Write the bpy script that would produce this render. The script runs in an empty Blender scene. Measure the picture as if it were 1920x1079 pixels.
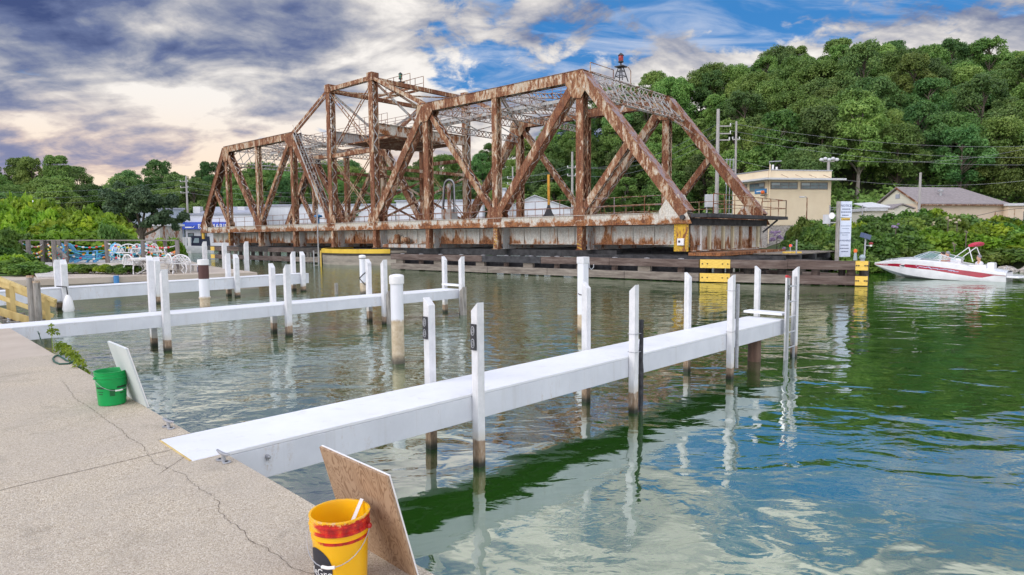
import bpy, math, random
import numpy as np
from mathutils import Vector, Matrix, noise as mnoise
R = math.radians
scene = bpy.context.scene
col = scene.collection
random.seed(7)

# ------------------------------------------------------------------ camera
F, PITCH, ROLL, CAMH = 1213.2, 0.0809, 0.0078, 2.34
cp, sp, cr, sr = math.cos(PITCH), math.sin(PITCH), math.cos(ROLL), math.sin(ROLL)
FWD = Vector((0, cp, -sp)); UPC = Vector((0, sp, cp)); XH = Vector((1, 0, 0))
RIGHT = XH * cr - UPC * sr
UP = XH * sr + UPC * cr
EYE = Vector((0, 0, CAMH))
cam_data = bpy.data.cameras.new('camera'); cam = bpy.data.objects.new('camera', cam_data); col.objects.link(cam)
cam_data.sensor_width = 36; cam_data.lens = 36 * F / 1920
cam_data.clip_start = 0.05; cam_data.clip_end = 3000
M = Matrix((RIGHT, UP, -FWD)).transposed().to_4x4(); M.translation = EYE
cam.matrix_world = M
scene.camera = cam

def ray(px, py):
    return (FWD + RIGHT * ((px - 960) / F) + UP * ((539.5 - py) / F))
def at(px, py, z=0.0):                       # point of the photo on the level z
    d = ray(px, py); return EYE + d * ((z - CAMH) / d.z)
def atd(px, py, Y):                          # point of the photo at ground distance Y
    d = ray(px, py); return EYE + d * (Y / d.y)
def pix(p):
    v = Vector(p) - EYE; w = v.dot(FWD)
    return 960 + F * v.dot(RIGHT) / w, 539.5 - F * v.dot(UP) / w

# ------------------------------------------------------------------ view, world, sun
scene.view_settings.view_transform = 'Standard'; scene.view_settings.look = 'None'
scene.view_settings.gamma = 1; scene.view_settings.exposure = 0.6
try: scene.view_settings.use_curve_mapping = False
except Exception: pass
scene.cycles.max_bounces = 6; scene.cycles.transparent_max_bounces = 6
SUNV = Vector((-0.78, -0.42, 0.52)).normalized()
world = bpy.data.worlds.new('World'); scene.world = world; world.use_nodes = True
nt = world.node_tree; nt.nodes.clear()

class NG:                                     # tiny node-graph helper
    def __init__(s, tree): s.t = tree
    def n(s, typ, **kw):
        nd = s.t.nodes.new(typ)
        for k, v in kw.items(): setattr(nd, k, v)
        return nd
    def link(s, a, b): s.t.links.new(a, b)
    def val(s, sock, v):
        if isinstance(v, bpy.types.NodeSocket): s.link(v, sock)
        else: sock.default_value = v
    def math(s, op, a, b=0.0, c=0.0, clamp=False):
        nd = s.n('ShaderNodeMath', operation=op, use_clamp=clamp)
        s.val(nd.inputs[0], a); s.val(nd.inputs[1], b); s.val(nd.inputs[2], c); return nd.outputs[0]
    def vmath(s, op, a, b=(0, 0, 0)):
        nd = s.n('ShaderNodeVectorMath', operation=op); s.val(nd.inputs[0], a); s.val(nd.inputs[1], b)
        return nd.outputs['Value'] if op in ('DOT_PRODUCT', 'LENGTH') else nd.outputs[0]
    def comb(s, x, y, z):
        nd = s.n('ShaderNodeCombineXYZ'); s.val(nd.inputs[0], x); s.val(nd.inputs[1], y); s.val(nd.inputs[2], z); return nd.outputs[0]
    def sep(s, v):
        nd = s.n('ShaderNodeSeparateXYZ'); s.val(nd.inputs[0], v); return nd.outputs
    def noise(s, vec, scale, detail=6, rough=.55, dist=0.0, out=0):
        nd = s.n('ShaderNodeTexNoise'); s.val(nd.inputs['Vector'], vec); nd.inputs['Scale'].default_value = scale
        nd.inputs['Detail'].default_value = detail; nd.inputs['Roughness'].default_value = rough; nd.inputs['Distortion'].default_value = dist
        return nd.outputs[out]
    def smooth(s, v, lo, hi, a=0.0, b=1.0):
        nd = s.n('ShaderNodeMapRange', interpolation_type='SMOOTHSTEP'); s.val(nd.inputs['Value'], v)
        nd.inputs['From Min'].default_value = lo; nd.inputs['From Max'].default_value = hi
        nd.inputs['To Min'].default_value = a; nd.inputs['To Max'].default_value = b; return nd.outputs[0]
    def mix(s, f, a, b, blend='MIX'):
        nd = s.n('ShaderNodeMix', data_type='RGBA', blend_type=blend, clamp_factor=True)
        s.val(nd.inputs[0], f); s.val(nd.inputs[6], rgba(a)); s.val(nd.inputs[7], rgba(b)); return nd.outputs[2]
    def ramp(s, f, stops, interp='LINEAR'):
        nd = s.n('ShaderNodeValToRGB'); s.val(nd.inputs[0], f); r = nd.color_ramp; r.interpolation = interp
        while len(r.elements) < len(stops): r.elements.new(0.5)
        for e, (p, c) in zip(r.elements, stops): e.position = p; e.color = rgba(c)
        return nd.outputs[0]
def rgba(c):
    if isinstance(c, bpy.types.NodeSocket): return c
    return (c[0], c[1], c[2], 1.0) if len(c) == 3 else c

g = NG(nt)
tc = g.n('ShaderNodeTexCoord').outputs['Generated']
dirn = g.vmath('NORMALIZE', tc)
dx, dy, dz = g.sep(dirn)
zc = g.math('ADD', g.math('MAXIMUM', dz, 0.0), 0.30)
P = g.comb(g.math('DIVIDE', dx, zc), g.math('DIVIDE', dy, zc), 0.0)
def blob(px, py, r0, r1):
    d = ray(px, py).normalized()
    return g.smooth(g.vmath('DOT_PRODUCT', dirn, tuple(d)), math.cos(R(r1)), math.cos(R(r0)))
P1 = g.vmath('ADD', P, (3.1, 1.7, 0.0))
n1 = g.noise(P1, 1.7, 8, .54, .35)
n2 = g.noise(g.vmath('ADD', g.vmath('MULTIPLY', P, (1.0, 1.5, 1)), (9.3, 4.2, 1.0)), 2.5, 9, .55, .55)
n3 = g.noise(g.vmath('ADD', P, (1.3, 8.2, 2.0)), 8.0, 8, .60, .3)
sky = g.n('ShaderNodeTexSky', sky_type='NISHITA'); sky.sun_disc = False
sky.sun_elevation = math.asin(SUNV.z); sky.sun_rotation = math.atan2(SUNV.x, SUNV.y)
sky.air_density = 1.0; sky.dust_density = 0.4; sky.ozone_density = 3.0
hs = g.n('ShaderNodeHueSaturation'); g.link(sky.outputs[0], hs.inputs['Color']); hs.inputs['Saturation'].default_value = 1.3; hs.inputs['Value'].default_value = 1.1
clear = g.vmath('MULTIPLY', g.mix(g.smooth(dz, 0.0, .35, .55, .9), hs.outputs[0], g.mix(g.smooth(dz, .30, .42), (0.30, 1.50, 3.8), (1.15, 2.05, 3.5))), g.comb(*[g.smooth(dz, .33, .52, 1.0, 1.3)] * 3))
# cover: thick to the left and low down, broken with blue to the upper right
wob = g.math('MULTIPLY', g.math('SUBTRACT', n1, .5), .35)
dzw = g.math('ADD', dz, g.math('MULTIPLY', wob, .25))
low = g.math('ADD', dzw, g.math('MULTIPLY', g.smooth(dx, .02, .22), -.068))
open_ = g.math('MULTIPLY', g.smooth(g.math('ADD', dx, wob), -0.26, 0.0), g.smooth(low, 0.150, 0.225))
open_ = g.math('MULTIPLY', open_, g.smooth(dz, .46, .34, .48, 1.0))
cover = g.math('ADD', g.math('MULTIPLY', n1, .55), g.math('MULTIPLY', n3, .45))
cover = g.math('SUBTRACT', g.math('ADD', cover, .13), g.math('MULTIPLY', open_, .192))
mask = g.smooth(cover, .455, .53)
edge = g.smooth(cover, .47, .62)
light = g.math('ADD', g.math('MULTIPLY', n2, .72), g.math('MULTIPLY', n3, .28))
light = g.math('ADD', light, g.math('MULTIPLY', blob(650, 170, 3, 22), .060))
light = g.math('ADD', light, g.math('MULTIPLY', g.math('MULTIPLY', g.smooth(dz, .24, .10), g.smooth(dx, .1, -.2)), .035))
light = g.math('ADD', light, g.math('MULTIPLY', g.smooth(dx, -.05, .35), .05))
light = g.math('SUBTRACT', light, g.math('MULTIPLY', g.math('MULTIPLY', g.smooth(g.math('ADD', dx, wob), -.05, -.38), g.smooth(dzw, .18, .27)), .115))
light = g.math('SUBTRACT', light, g.math('MULTIPLY', blob(560, 25, 1, 8), .08))
cc = g.ramp(light, [(.32, (.060, .090, .22)), (.40, (.14, .18, .33)), (.46, (.28, .31, .41)), (.505, (.45, .455, .51)), (.55, (.64, .62, .62)), (.62, (.92, .88, .84))])
warm = g.math('MULTIPLY', g.smooth(dz, .21, .08), g.smooth(dx, .12, -.30))
peach = g.ramp(light, [(.42, (.24, .26, .42)), (.485, (.38, .34, .43)), (.54, (.68, .52, .47)), (.61, (.98, .78, .60))])
cc = g.mix(g.math('MULTIPLY', warm, .85), cc, peach)
gain = g.math('ADD', g.math('ADD', 6.9, g.math('MULTIPLY', g.smooth(dz, .33, .52), 4.5)), g.math('MULTIPLY', g.math('MAXIMUM', g.smooth(dy, .15, -.35), g.smooth(dz, .60, .85)), 11.0))  # unseen clouds brightened overhead and behind the camera, added to light the scene
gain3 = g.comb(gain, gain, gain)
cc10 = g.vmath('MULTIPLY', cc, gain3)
veil = g.math('MULTIPLY', g.smooth(g.noise(g.vmath('MULTIPLY', P, (.7, 2.2, 1)), 3.2, 8, .62, .8), .44, .70), .55)
clear = g.mix(veil, clear, (5.2, 5.4, 5.9))
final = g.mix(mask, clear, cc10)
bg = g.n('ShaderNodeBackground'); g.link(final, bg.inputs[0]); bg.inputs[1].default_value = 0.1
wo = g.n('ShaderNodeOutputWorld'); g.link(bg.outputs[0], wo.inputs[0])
sun_d = bpy.data.lights.new('sun', 'SUN'); sun_d.energy = 1.5; sun_d.angle = R(40); sun_d.color = (1, .95, .86)
sun_o = bpy.data.objects.new('sun', sun_d); col.objects.link(sun_o)
sun_o.rotation_euler = SUNV.to_track_quat('Z', 'Y').to_euler(); sun_o.location = (-20, -10, 40)

# ------------------------------------------------------------------ materials
def newmat(name):
    m = bpy.data.materials.new(name); m.use_nodes = True; t = m.node_tree; t.nodes.clear()
    g = NG(t); out = g.n('ShaderNodeOutputMaterial'); b = g.n('ShaderNodeBsdfPrincipled'); g.link(b.outputs[0], out.inputs[0])
    return m, g, b, out
def mat(name, stops, scale=3.0, detail=6, rough=.6, bump=0.0, stretch=(1, 1, 1), metal=0.0, bscale=None, dist=0.0, gen='Object', nrough=.6, spec=.5):
    m, g, b, out = newmat(name)
    if not isinstance(stops, list): stops = [(0.35, tuple(c * .88 for c in stops)), (0.65, stops)]
    v = g.n('ShaderNodeTexCoord').outputs[gen]
    v = g.vmath('MULTIPLY', v, stretch)
    n = g.noise(v, scale, detail, nrough, dist)
    g.link(g.ramp(n, stops), b.inputs['Base Color'])
    b.inputs['Roughness'].default_value = rough; b.inputs['Metallic'].default_value = metal
    b.inputs['Specular IOR Level'].default_value = spec
    if bump:
        bn = g.n('ShaderNodeBump'); bn.inputs['Strength'].default_value = bump; bn.inputs['Distance'].default_value = .02
        g.link(g.noise(v, bscale or scale * 4, 8, .6), bn.inputs['Height']); g.link(bn.outputs[0], b.inputs['Normal'])
    return m
def rustmat(name, paint, cover, sc=1.1, dark=(.085, .029, .019), mid=(.22, .088, .044), pale=None, streak=(1, 1, .35), vary=.06, lowz=None):
    """flaking paint over rust; cover = share of rust"""
    m, g, b, out = newmat(name)
    v = g.n('ShaderNodeTexCoord').outputs['Object']
    n1 = g.noise(g.vmath('MULTIPLY', v, streak), sc, 10, .68, .4)
    n2 = g.noise(g.vmath('MULTIPLY', v, streak), sc * 4.5, 8, .65, .2)
    n3 = g.noise(v, sc * 14, 6, .7)
    nn = g.math('ADD', g.math('MULTIPLY', n1, .62), g.math('MULTIPLY', n2, .38))
    rust = g.ramp(n3, [(.36, dark), (.52, mid), (.68, (.40, .20, .095))])
    rust = g.mix(g.smooth(n2, .42, .62, .0, .8), rust, dark)
    pnt = g.mix(g.smooth(n3, .38, .62), tuple(c * .72 for c in paint), paint)
    if pale: pnt = g.mix(g.smooth(n2, .55, .7), pnt, pale)
    th = .5 + (cover - .5) * .32
    rnd = g.n('ShaderNodeObjectInfo').outputs['Random']
    nn = g.math('ADD', nn, g.math('MULTIPLY', g.math('SUBTRACT', rnd, .5), vary))
    if lowz: nn = g.math('ADD', nn, g.smooth(g.sep(v)[2], lowz[0], lowz[1], -.075, .045))
    k = g.smooth(nn, th - .022, th + .022)
    halo = g.smooth(nn, th - .03, th + .075)
    run = g.smooth(g.noise(g.vmath('MULTIPLY', v, (1, 1, .10)), 9.0, 6, .65), .50, .66)
    c = g.mix(halo, (.38, .175, .07), g.mix(g.math('MULTIPLY', run, .55), pnt, (.34, .20, .11)))
    rust = g.mix(g.math('MULTIPLY', run, .5), rust, (.30, .19, .12))
    g.link(g.mix(k, rust, c), b.inputs['Base Color'])
    b.inputs['Roughness'].default_value = .82; b.inputs['Specular IOR Level'].default_value = .25
    bn = g.n('ShaderNodeBump'); bn.inputs['Strength'].default_value = .5; bn.inputs['Distance'].default_value = .03
    g.link(g.math('ADD', n3, k), bn.inputs['Height']); g.link(bn.outputs[0], b.inputs['Normal'])
    return m
def leafmat(name, c1, c2, c3, sc=.5):
    m, g, b, out = newmat(name)
    t = g.n('ShaderNodeTexCoord').outputs['Object']; oi = g.n('ShaderNodeObjectInfo')
    n = g.noise(t, sc, 5, .6)
    nf = g.noise(t, sc * 9, 3, .6)
    base = g.ramp(g.math('ADD', g.math('MULTIPLY', n, .6), g.math('MULTIPLY', nf, .4)), [(.38, c1), (.5, c2), (.62, c3)])
    h = g.n('ShaderNodeHueSaturation'); g.link(base, h.inputs['Color'])
    g.link(g.math('ADD', g.math('MULTIPLY', oi.outputs['Random'], .05), .472), h.inputs['Hue'])
    rn = oi.outputs['Random']; g.link(g.math('ADD', g.math('MULTIPLY', g.math('FRACT', g.math('MULTIPLY', rn, 7.31)), .70), .66), h.inputs['Value'])
    g.link(h.outputs[0], b.inputs['Base Color']); b.inputs['Roughness'].default_value = .55; b.inputs['Specular IOR Level'].default_value = .3
    tr = g.n('ShaderNodeBsdfTranslucent'); g.link(h.outputs[0], tr.inputs[0])
    mx = g.n('ShaderNodeMixShader'); mx.inputs[0].default_value = .38
    g.link(b.outputs[0], mx.inputs[1]); g.link(tr.outputs[0], mx.inputs[2]); g.link(mx.outputs[0], out.inputs[0])
    return m
MT = {}
MT['rust'] = rustmat('rusted_steel', (.54, .45, .34), .55, 1.6, pale=(.64, .59, .52))
MT['rustpale'] = rustmat('peeling_cream_steel', (.46, .36, .25), .50, 1.3, pale=(.62, .58, .50))
MT['greysteel'] = rustmat('grey_painted_steel', (.50, .51, .50), .30, 1.6)
MT['lace'] = rustmat('grey_lacing_steel', (.60, .57, .55), .34, 2.0)
MT['mauve'] = rustmat('mauve_oxidised_cover', (.30, .25, .28), .42, 2.0)
MT['band'] = rustmat('rust_stained_girder', (.62, .59, .52), .43, .8, mid=(.34, .14, .05), streak=(1, 1, .9), lowz=(2.95, 3.42))
MT['girder'] = rustmat('grey_plate_girder', (.62, .62, .58), .34, .7, mid=(.30, .13, .05), lowz=(1.7, 2.5))
MT['yellow'] = rustmat('yellow_paint', (.72, .46, .05), .33, 1.5)
MT['yellowclean'] = mat('yellow_board_paint', [(.3, (.62, .40, .07)), (.6, (.78, .53, .10))], 6, rough=.7, stretch=(1, 1, 4))
MT['black'] = mat('black_tarred_timber', [(.3, (.012, .012, .014)), (.7, (.06, .06, .065))], 3, rough=.8, bump=.4)
MT['dark'] = mat('dark_metal', [(.3, (.02, .02, .022)), (.7, (.05, .048, .05))], 8, rough=.6)
MT['timber'] = mat('weathered_fender_timber', [(.3, (.035, .024, .020)), (.48, (.105, .072, .060)), (.7, (.20, .16, .14))], 1.2, 9, .9, .5, (.6, .6, 5), nrough=.7)
MT['timberpale'] = mat('bleached_fender_timber', [(.3, (.085, .065, .055)), (.5, (.20, .17, .14)), (.7, (.32, .285, .24))], 1.3, 9, .9, .5, (.6, .6, 5), nrough=.7)
MT['timberdark'] = mat('dark_wet_timber', [(.3, (.018, .015, .013)), (.7, (.08, .065, .055))], 2, 8, .8, .4, (1, 1, 3))
MT['white'] = mat('white_vinyl_sleeve', [(.3, (.66, .66, .66)), (.55, (.80, .79, .78))], 1.3, 8, .42, .05, (1, 1, .4))
def whitepier():
    m, g, b, out = newmat('white_pier_fascia')
    v = g.n('ShaderNodeTexCoord').outputs['Object']; z = g.sep(v)[2]
    n = g.noise(v, 1.2, 8, .65); n2 = g.noise(g.vmath('MULTIPLY', v, (1, 1, .25)), 9, 6, .7); n3 = g.noise(v, 45, 4, .7)
    base = g.ramp(n, [(.3, (.54, .56, .60)), (.6, (.66, .68, .72))])
    dirt = g.math('MULTIPLY', g.smooth(n2, .53, .68), g.smooth(n, .44, .6))
    dirt = g.math('MULTIPLY', dirt, g.smooth(n3, .4, .6))
    c = g.mix(g.math('MULTIPLY', dirt, .8), base, (.42, .33, .25))
    spk = g.smooth(g.noise(v, 38, 5, .75), .69, .73); c = g.mix(g.math('MULTIPLY', spk, .6), c, (.25, .20, .15))
    run = g.smooth(g.noise(g.vmath('MULTIPLY', v, (1, 1, .05)), 7, 6, .7), .54, .72); c = g.mix(g.math('MULTIPLY', run, .22), c, (.40, .38, .34))
    g.link(c, b.inputs['Base Color']); b.inputs['Roughness'].default_value = .4; b.inputs['Coat Weight'].default_value = .2
    return m
MT['fascia'] = whitepier()
def piertop():
    m, g, b, out = newmat('white_pier_deck')
    v = g.n('ShaderNodeTexCoord').outputs['Object']
    n = g.noise(v, .8, 8, .65); n2 = g.noise(v, 60, 4, .7); n3 = g.noise(g.vmath('MULTIPLY', v, (1, 1, 1)), 7, 6, .7)
    c = g.ramp(n, [(.3, (.66, .67, .69)), (.65, (.78, .79, .81))])
    c = g.mix(g.smooth(n3, .54, .75, 0, .5), c, (.55, .52, .48))
    spk = g.smooth(g.noise(v, 30, 5, .75), .68, .72); c = g.mix(g.math('MULTIPLY', spk, .6), c, (.30, .26, .22))
    g.link(c, b.inputs['Base Color']); b.inputs['Roughness'].default_value = .62
    bn = g.n('ShaderNodeBump'); bn.inputs['Strength'].default_value = .35; bn.inputs['Distance'].default_value = .004
    g.link(n2, bn.inputs['Height']); g.link(bn.outputs[0], b.inputs['Normal'])
    return m
MT['deckwhite'] = piertop()
def postmat(name='white_post_with_weathered_foot', zl=.22):
    m, g, b, out = newmat(name)
    geo = g.n('ShaderNodeNewGeometry'); v = geo.outputs['Position']; z = g.sep(v)[2]
    n = g.noise(v, 14, 8, .7); low = g.noise(g.vmath('MULTIPLY', v, (1, 1, 0)), .9, 2, .5)
    nz = g.math('ADD', g.math('ADD', z, g.math('MULTIPLY', g.math('SUBTRACT', n, .5), .07)), g.math('MULTIPLY', g.math('SUBTRACT', low, .5), .35))
    white = g.ramp(g.noise(v, 5, 8, .7), [(.3, (.56, .57, .58)), (.6, (.72, .72, .73))])
    wood = g.ramp(g.noise(g.vmath('MULTIPLY', v, (1, 1, .3)), 22, 8, .75), [(.3, (.10, .06, .035)), (.5, (.30, .20, .12)), (.7, (.50, .42, .34))])
    stain = g.mix(g.smooth(nz, zl + .14, zl, 0, .5), white, (.55, .47, .34))
    c = g.mix(g.smooth(nz, zl + .012, zl - .012), stain, wood)
    run = g.smooth(g.noise(g.vmath('MULTIPLY', v, (1, 1, .06)), 40, 5, .7), .52, .70)
    c = g.mix(g.math('MULTIPLY', run, .30), c, (.36, .33, .28))
    chip = g.smooth(g.noise(g.vmath('MULTIPLY', v, (1, 1, .4)), 26, 7, .75), .665, .70)
    c = g.mix(g.math('MULTIPLY', chip, .75), c, (.16, .13, .10))
    c = g.mix(g.smooth(z, .13, .02), c, (.022, .024, .014))
    g.link(c, b.inputs['Base Color']); b.inputs['Roughness'].default_value = .5
    return m
MT['post'] = postmat()
MT['brownpost'] = mat('wet_brown_piling', [(.3, (.05, .028, .02)), (.55, (.14, .08, .055)), (.75, (.24, .16, .11))], 5, 8, .7, .4, (1, 1, .3))
MT['greywood'] = mat('grey_driftwood_post', [(.3, (.12, .105, .09)), (.5, (.30, .28, .25)), (.7, (.42, .40, .37))], 4, 9, .9, .5, (3, 3, .5), nrough=.7)
MT['yellowwood'] = mat('yellow_treated_lumber', [(.3, (.48, .34, .12)), (.55, (.64, .49, .20)), (.75, (.70, .57, .28))], 3, 8, .7, .2, (2, 2, .6))
MT['rubber'] = mat('cracked_black_rubber', [(.3, (.015, .015, .017)), (.6, (.05, .05, .055)), (.8, (.13, .13, .14))], 12, 8, .75, .5)
MT['galv'] = mat('galvanised_steel', [(.3, (.30, .31, .33)), (.7, (.48, .49, .51))], 12, 6, .45, .2, metal=.5)
MT['alu'] = mat('aluminium', [(.3, (.55, .56, .58)), (.7, (.72, .73, .75))], 9, 6, .35, metal=.6)
MT['red'] = mat('red_paint', (.55, .03, .04), 5, rough=.4)
MT['orange'] = mat('orange_lamp_plastic', (.85, .16, .02), 5, rough=.35)
MT['blue'] = mat('blue_paint', (.05, .22, .48), 5, rough=.5)
MT['skyblue'] = mat('weathered_blue_slats', [(.3, (.07, .26, .50)), (.6, (.15, .42, .70))], 6, rough=.6)
MT['navy'] = mat('navy_canvas', (.015, .02, .045), 5, rough=.8)
MT['glass'] = mat('dark_glass', [(.3, (.05, .09, .10)), (.7, (.16, .24, .26))], .8, rough=.12)
MT['paleglass'] = mat('reflecting_window_glass', [(.3, (.20, .27, .30)), (.7, (.38, .46, .48))], .7, rough=.12)
MT['gelcoat'] = mat('white_gelcoat', (.80, .80, .82), 3, rough=.18)
MT['boatred'] = mat('crimson_gelcoat', [(.3, (.30, .012, .035)), (.7, (.42, .02, .05))], 3, rough=.2)
MT['canvasred'] = mat('crimson_canvas', (.52, .03, .07), 9, rough=.8, bump=.3)
MT['skin'] = mat('skin', (.55, .32, .22), 6, rough=.6)
MT['tanwall'] = mat('cream_stucco_wall', [(.3, (.74, .61, .42)), (.7, (.82, .70, .50))], .9, 8, .85, .15)
MT['pinkwall'] = mat('pale_pink_block_wall', [(.3, (.62, .50, .37)), (.7, (.68, .56, .43))], 1.1, 8, .9, .1)
MT['cream'] = mat('cream_siding', [(.3, (.58, .56, .46)), (.7, (.66, .64, .54))], 1.2, 6, .8, .5, (.1, .1, 14), bscale=3)
MT['shingle'] = mat('grey_brown_shingles', [(.3, (.20, .175, .175)), (.7, (.30, .265, .265))], 3, 9, .95, .5, (1, 1, 3))
MT['brick'] = mat('grey_rubble_base', [(.35, (.20, .18, .16)), (.5, (.42, .38, .34)), (.65, (.52, .48, .44))], 6, 3, .9, .5, (1, 1, 2.5))
MT['metalroof'] = mat('pale_metal_roof', (.62, .63, .65), 2, rough=.5)
MT['shedwall'] = mat('white_sheet_metal_wall', [(.3, (.60, .62, .66)), (.7, (.70, .72, .76))], 2, rough=.6, stretch=(6, .1, .1))
MT['greyroof'] = mat('grey_roof_panels', [(.3, (.28, .30, .36)), (.7, (.38, .40, .46))], 2, rough=.6)
MT['pole'] = mat('silvered_utility_pole', [(.3, (.30, .28, .27)), (.7, (.46, .44, .42))], 4, 6, .85, .2, (3, 3, .3))
MT['ink'] = mat('dark_ink', (.03, .03, .04), 4, rough=.6)
MT['inkblue'] = mat('blue_grey_ink', (.13, .16, .26), 4, rough=.6)
MT['signwhite'] = mat('sign_panel_white', [(.3, (.60, .66, .78)), (.7, (.70, .75, .86))], 3, rough=.5)
MT['letterwhite'] = mat('white_lettering', (.82, .82, .82), 4, rough=.5)
MT['bark'] = mat('bark', [(.3, (.05, .038, .03)), (.7, (.16, .13, .10))], 4, 8, .9, .5, (2, 2, .4))
MT['palebark'] = mat('pale_bark', [(.3, (.22, .19, .16)), (.7, (.36, .33, .29))], 4, 8, .9, .5, (2, 2, .4))
MT['treeleaf'] = leafmat('hillside_foliage', (.075, .155, .034), (.165, .275, .062), (.265, .375, .100), .22)
MT['treeleaf2'] = leafmat('darker_oak_foliage', (.060, .140, .042), (.125, .235, .066), (.205, .320, .092), .22)
MT['pine'] = leafmat('blue_green_juniper', (.050, .105, .060), (.090, .170, .085), (.140, .235, .110), .8)
MT['vine'] = leafmat('bright_vine_leaves', (.090, .190, .014), (.210, .360, .026), (.360, .500, .045), 1.1)
MT['bush'] = leafmat('shrub_leaves', (.055, .120, .024), (.125, .230, .038), (.220, .330, .060), 1.0)
MT['lilac'] = leafmat('purple_blossom', (.36, .26, .40), (.48, .36, .52), (.58, .46, .62), 2.0)
MT['creamflower'] = leafmat('cream_blossom', (.45, .42, .28), (.60, .56, .40), (.66, .62, .48), 2.0)

# ------------------------------------------------------------------ mesh builder
def tag(o, label=None, cat=None, group=None, kind=None):
    if label: o['label'] = label
    if cat: o['category'] = cat
    if group: o['group'] = group
    if kind: o['kind'] = kind
    return o
def empty(name, loc, label=None, cat=None, group=None):
    o = bpy.data.objects.new(name, None); col.objects.link(o); o.location = loc; o.empty_display_size = .2
    return tag(o, label, cat, group)
def wloc(o):
    v = Vector((0, 0, 0))
    while o is not None: v = v + o.location; o = o.parent
    return v
class MB:
    def __init__(s): s.v = []; s.f = []; s.m = []
    def add(s, vs, fs, mi=0):
        b = len(s.v); s.v += [tuple(v) for v in vs]; s.f += [tuple(i + b for i in f) for f in fs]
        s.m += [mi] * len(fs); return s
    def obox(s, c, X, Y, Z, mi=0):            # centre and three half-vectors
        c = Vector(c); vs = [c + X * a + Y * b + Z * d for a in (-1, 1) for b in (-1, 1) for d in (-1, 1)]
        fs = [(0, 1, 3, 2), (4, 6, 7, 5), (0, 4, 5, 1), (2, 3, 7, 6), (0, 2, 6, 4), (1, 5, 7, 3)]
        if X.cross(Y).dot(Z) < 0: fs = [f[::-1] for f in fs]
        return s.add(vs, fs, mi)
    def box(s, c, sx, sy, sz, rz=0.0, mi=0):   # full sizes, rotation about z
        X = Vector((math.cos(rz), math.sin(rz), 0)) * sx / 2; Y = Vector((-math.sin(rz), math.cos(rz), 0)) * sy / 2
        return s.obox(c, X, Y, Vector((0, 0, sz / 2)), mi)
    def bar(s, a, b, w, h, up=(0, 0, 1), mi=0):  # beam from a to b; w across, h along up
        a = Vector(a); b = Vector(b); d = b - a
        if d.length < 1e-6: return s
        dn = d.normalized(); u = Vector(up); side = dn.cross(u)
        if side.length < 1e-4: side = dn.cross(Vector((1, 0, 0)))
        side.normalize(); u = side.cross(dn).normalized()
        return s.obox((a + b) / 2, d / 2, side * w / 2, u * h / 2, mi)
    def tube(s, pts, r, n=8, mi=0, cap=True):
        pts = [Vector(p) for p in pts]; k = len(pts); rr = r if isinstance(r, (list, tuple)) else [r] * k
        vs = []; ref = None
        for i, p in enumerate(pts):
            t = (pts[min(i + 1, k - 1)] - pts[max(i - 1, 0)]).normalized()
            if ref is None: ref = Vector((0, 0, 1)) if abs(t.z) < .9 else Vector((1, 0, 0))
            a = t.cross(ref).normalized(); b = a.cross(t).normalized(); ref = b
            for j in range(n):
                an = 2 * math.pi * j / n; vs.append(p + (a * math.cos(an) + b * math.sin(an)) * rr[i])
        fs = [(i * n + j, i * n + (j + 1) % n, (i + 1) * n + (j + 1) % n, (i + 1) * n + j) for i in range(k - 1) for j in range(n)]
        if cap: fs.append(tuple(range(n))[::-1]); fs.append(tuple((k - 1) * n + j for j in range(n)))
        return s.add(vs, fs, mi)
    def lathe(s, prof, c=(0, 0, 0), n=24, mi=0, cap=True):   # prof: (r, z) bottom to top
        c = Vector(c); vs = []
        for r, z in prof:
            for j in range(n):
                an = 2 * math.pi * j / n; vs.append(c + Vector((r * math.cos(an), r * math.sin(an), z)))
        k = len(prof)
        fs = [(i * n + j, i * n + (j + 1) % n, (i + 1) * n + (j + 1) % n, (i + 1) * n + j) for i in range(k - 1) for j in range(n)]
        if cap: fs.append(tuple(range(n))[::-1]); fs.append(tuple((k - 1) * n + j for j in range(n)))
        return s.add(vs, fs, mi)
    def prism(s, poly, ext, mi=0):             # poly: 3-D points of one face, ext: extrusion vector
        n = len(poly); e = Vector(ext); p = [Vector(q) for q in poly]
        vs = p + [q + e for q in p]
        fs = [tuple(range(n))[::-1], tuple(range(n, 2 * n))] + [(i, (i + 1) % n, n + (i + 1) % n, n + i) for i in range(n)]
        return s.add(vs, fs, mi)
    def ball(s, c, r, n=10, mi=0, sc=(1, 1, 1)):
        prof = [(math.sin(math.pi * i / n) * r, -math.cos(math.pi * i / n) * r) for i in range(n + 1)]
        c = Vector(c); b = MB(); b.lathe([(max(a, 1e-4), z) for a, z in prof], (0, 0, 0), n * 2)
        return s.add([c + Vector((v[0] * sc[0], v[1] * sc[1], v[2] * sc[2])) for v in b.v], b.f, mi)
    def build(s, name, mats, parent=None, smooth=False, bevel=0.0):
        me = bpy.data.meshes.new(name)
        off = wloc(parent) if parent is not None else Vector((0, 0, 0))
        me.from_pydata([(v[0] - off[0], v[1] - off[1], v[2] - off[2]) for v in s.v], [], s.f)
        for mm in (mats if isinstance(mats, (list, tuple)) else [mats]): me.materials.append(MT[mm] if isinstance(mm, str) else mm)
        me.polygons.foreach_set('material_index', s.m)
        if smooth:
            me.polygons.foreach_set('use_smooth', [True] * len(s.f))
            try: me.set_sharp_from_angle(angle=R(38))
            except Exception: pass
        me.update()
        o = bpy.data.objects.new(name, me); col.objects.link(o); o.parent = parent
        if bevel:
            b = o.modifiers.new('bevel', 'BEVEL'); b.width = bevel; b.segments = 2; b.limit_method = 'ANGLE'
        return o
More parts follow.
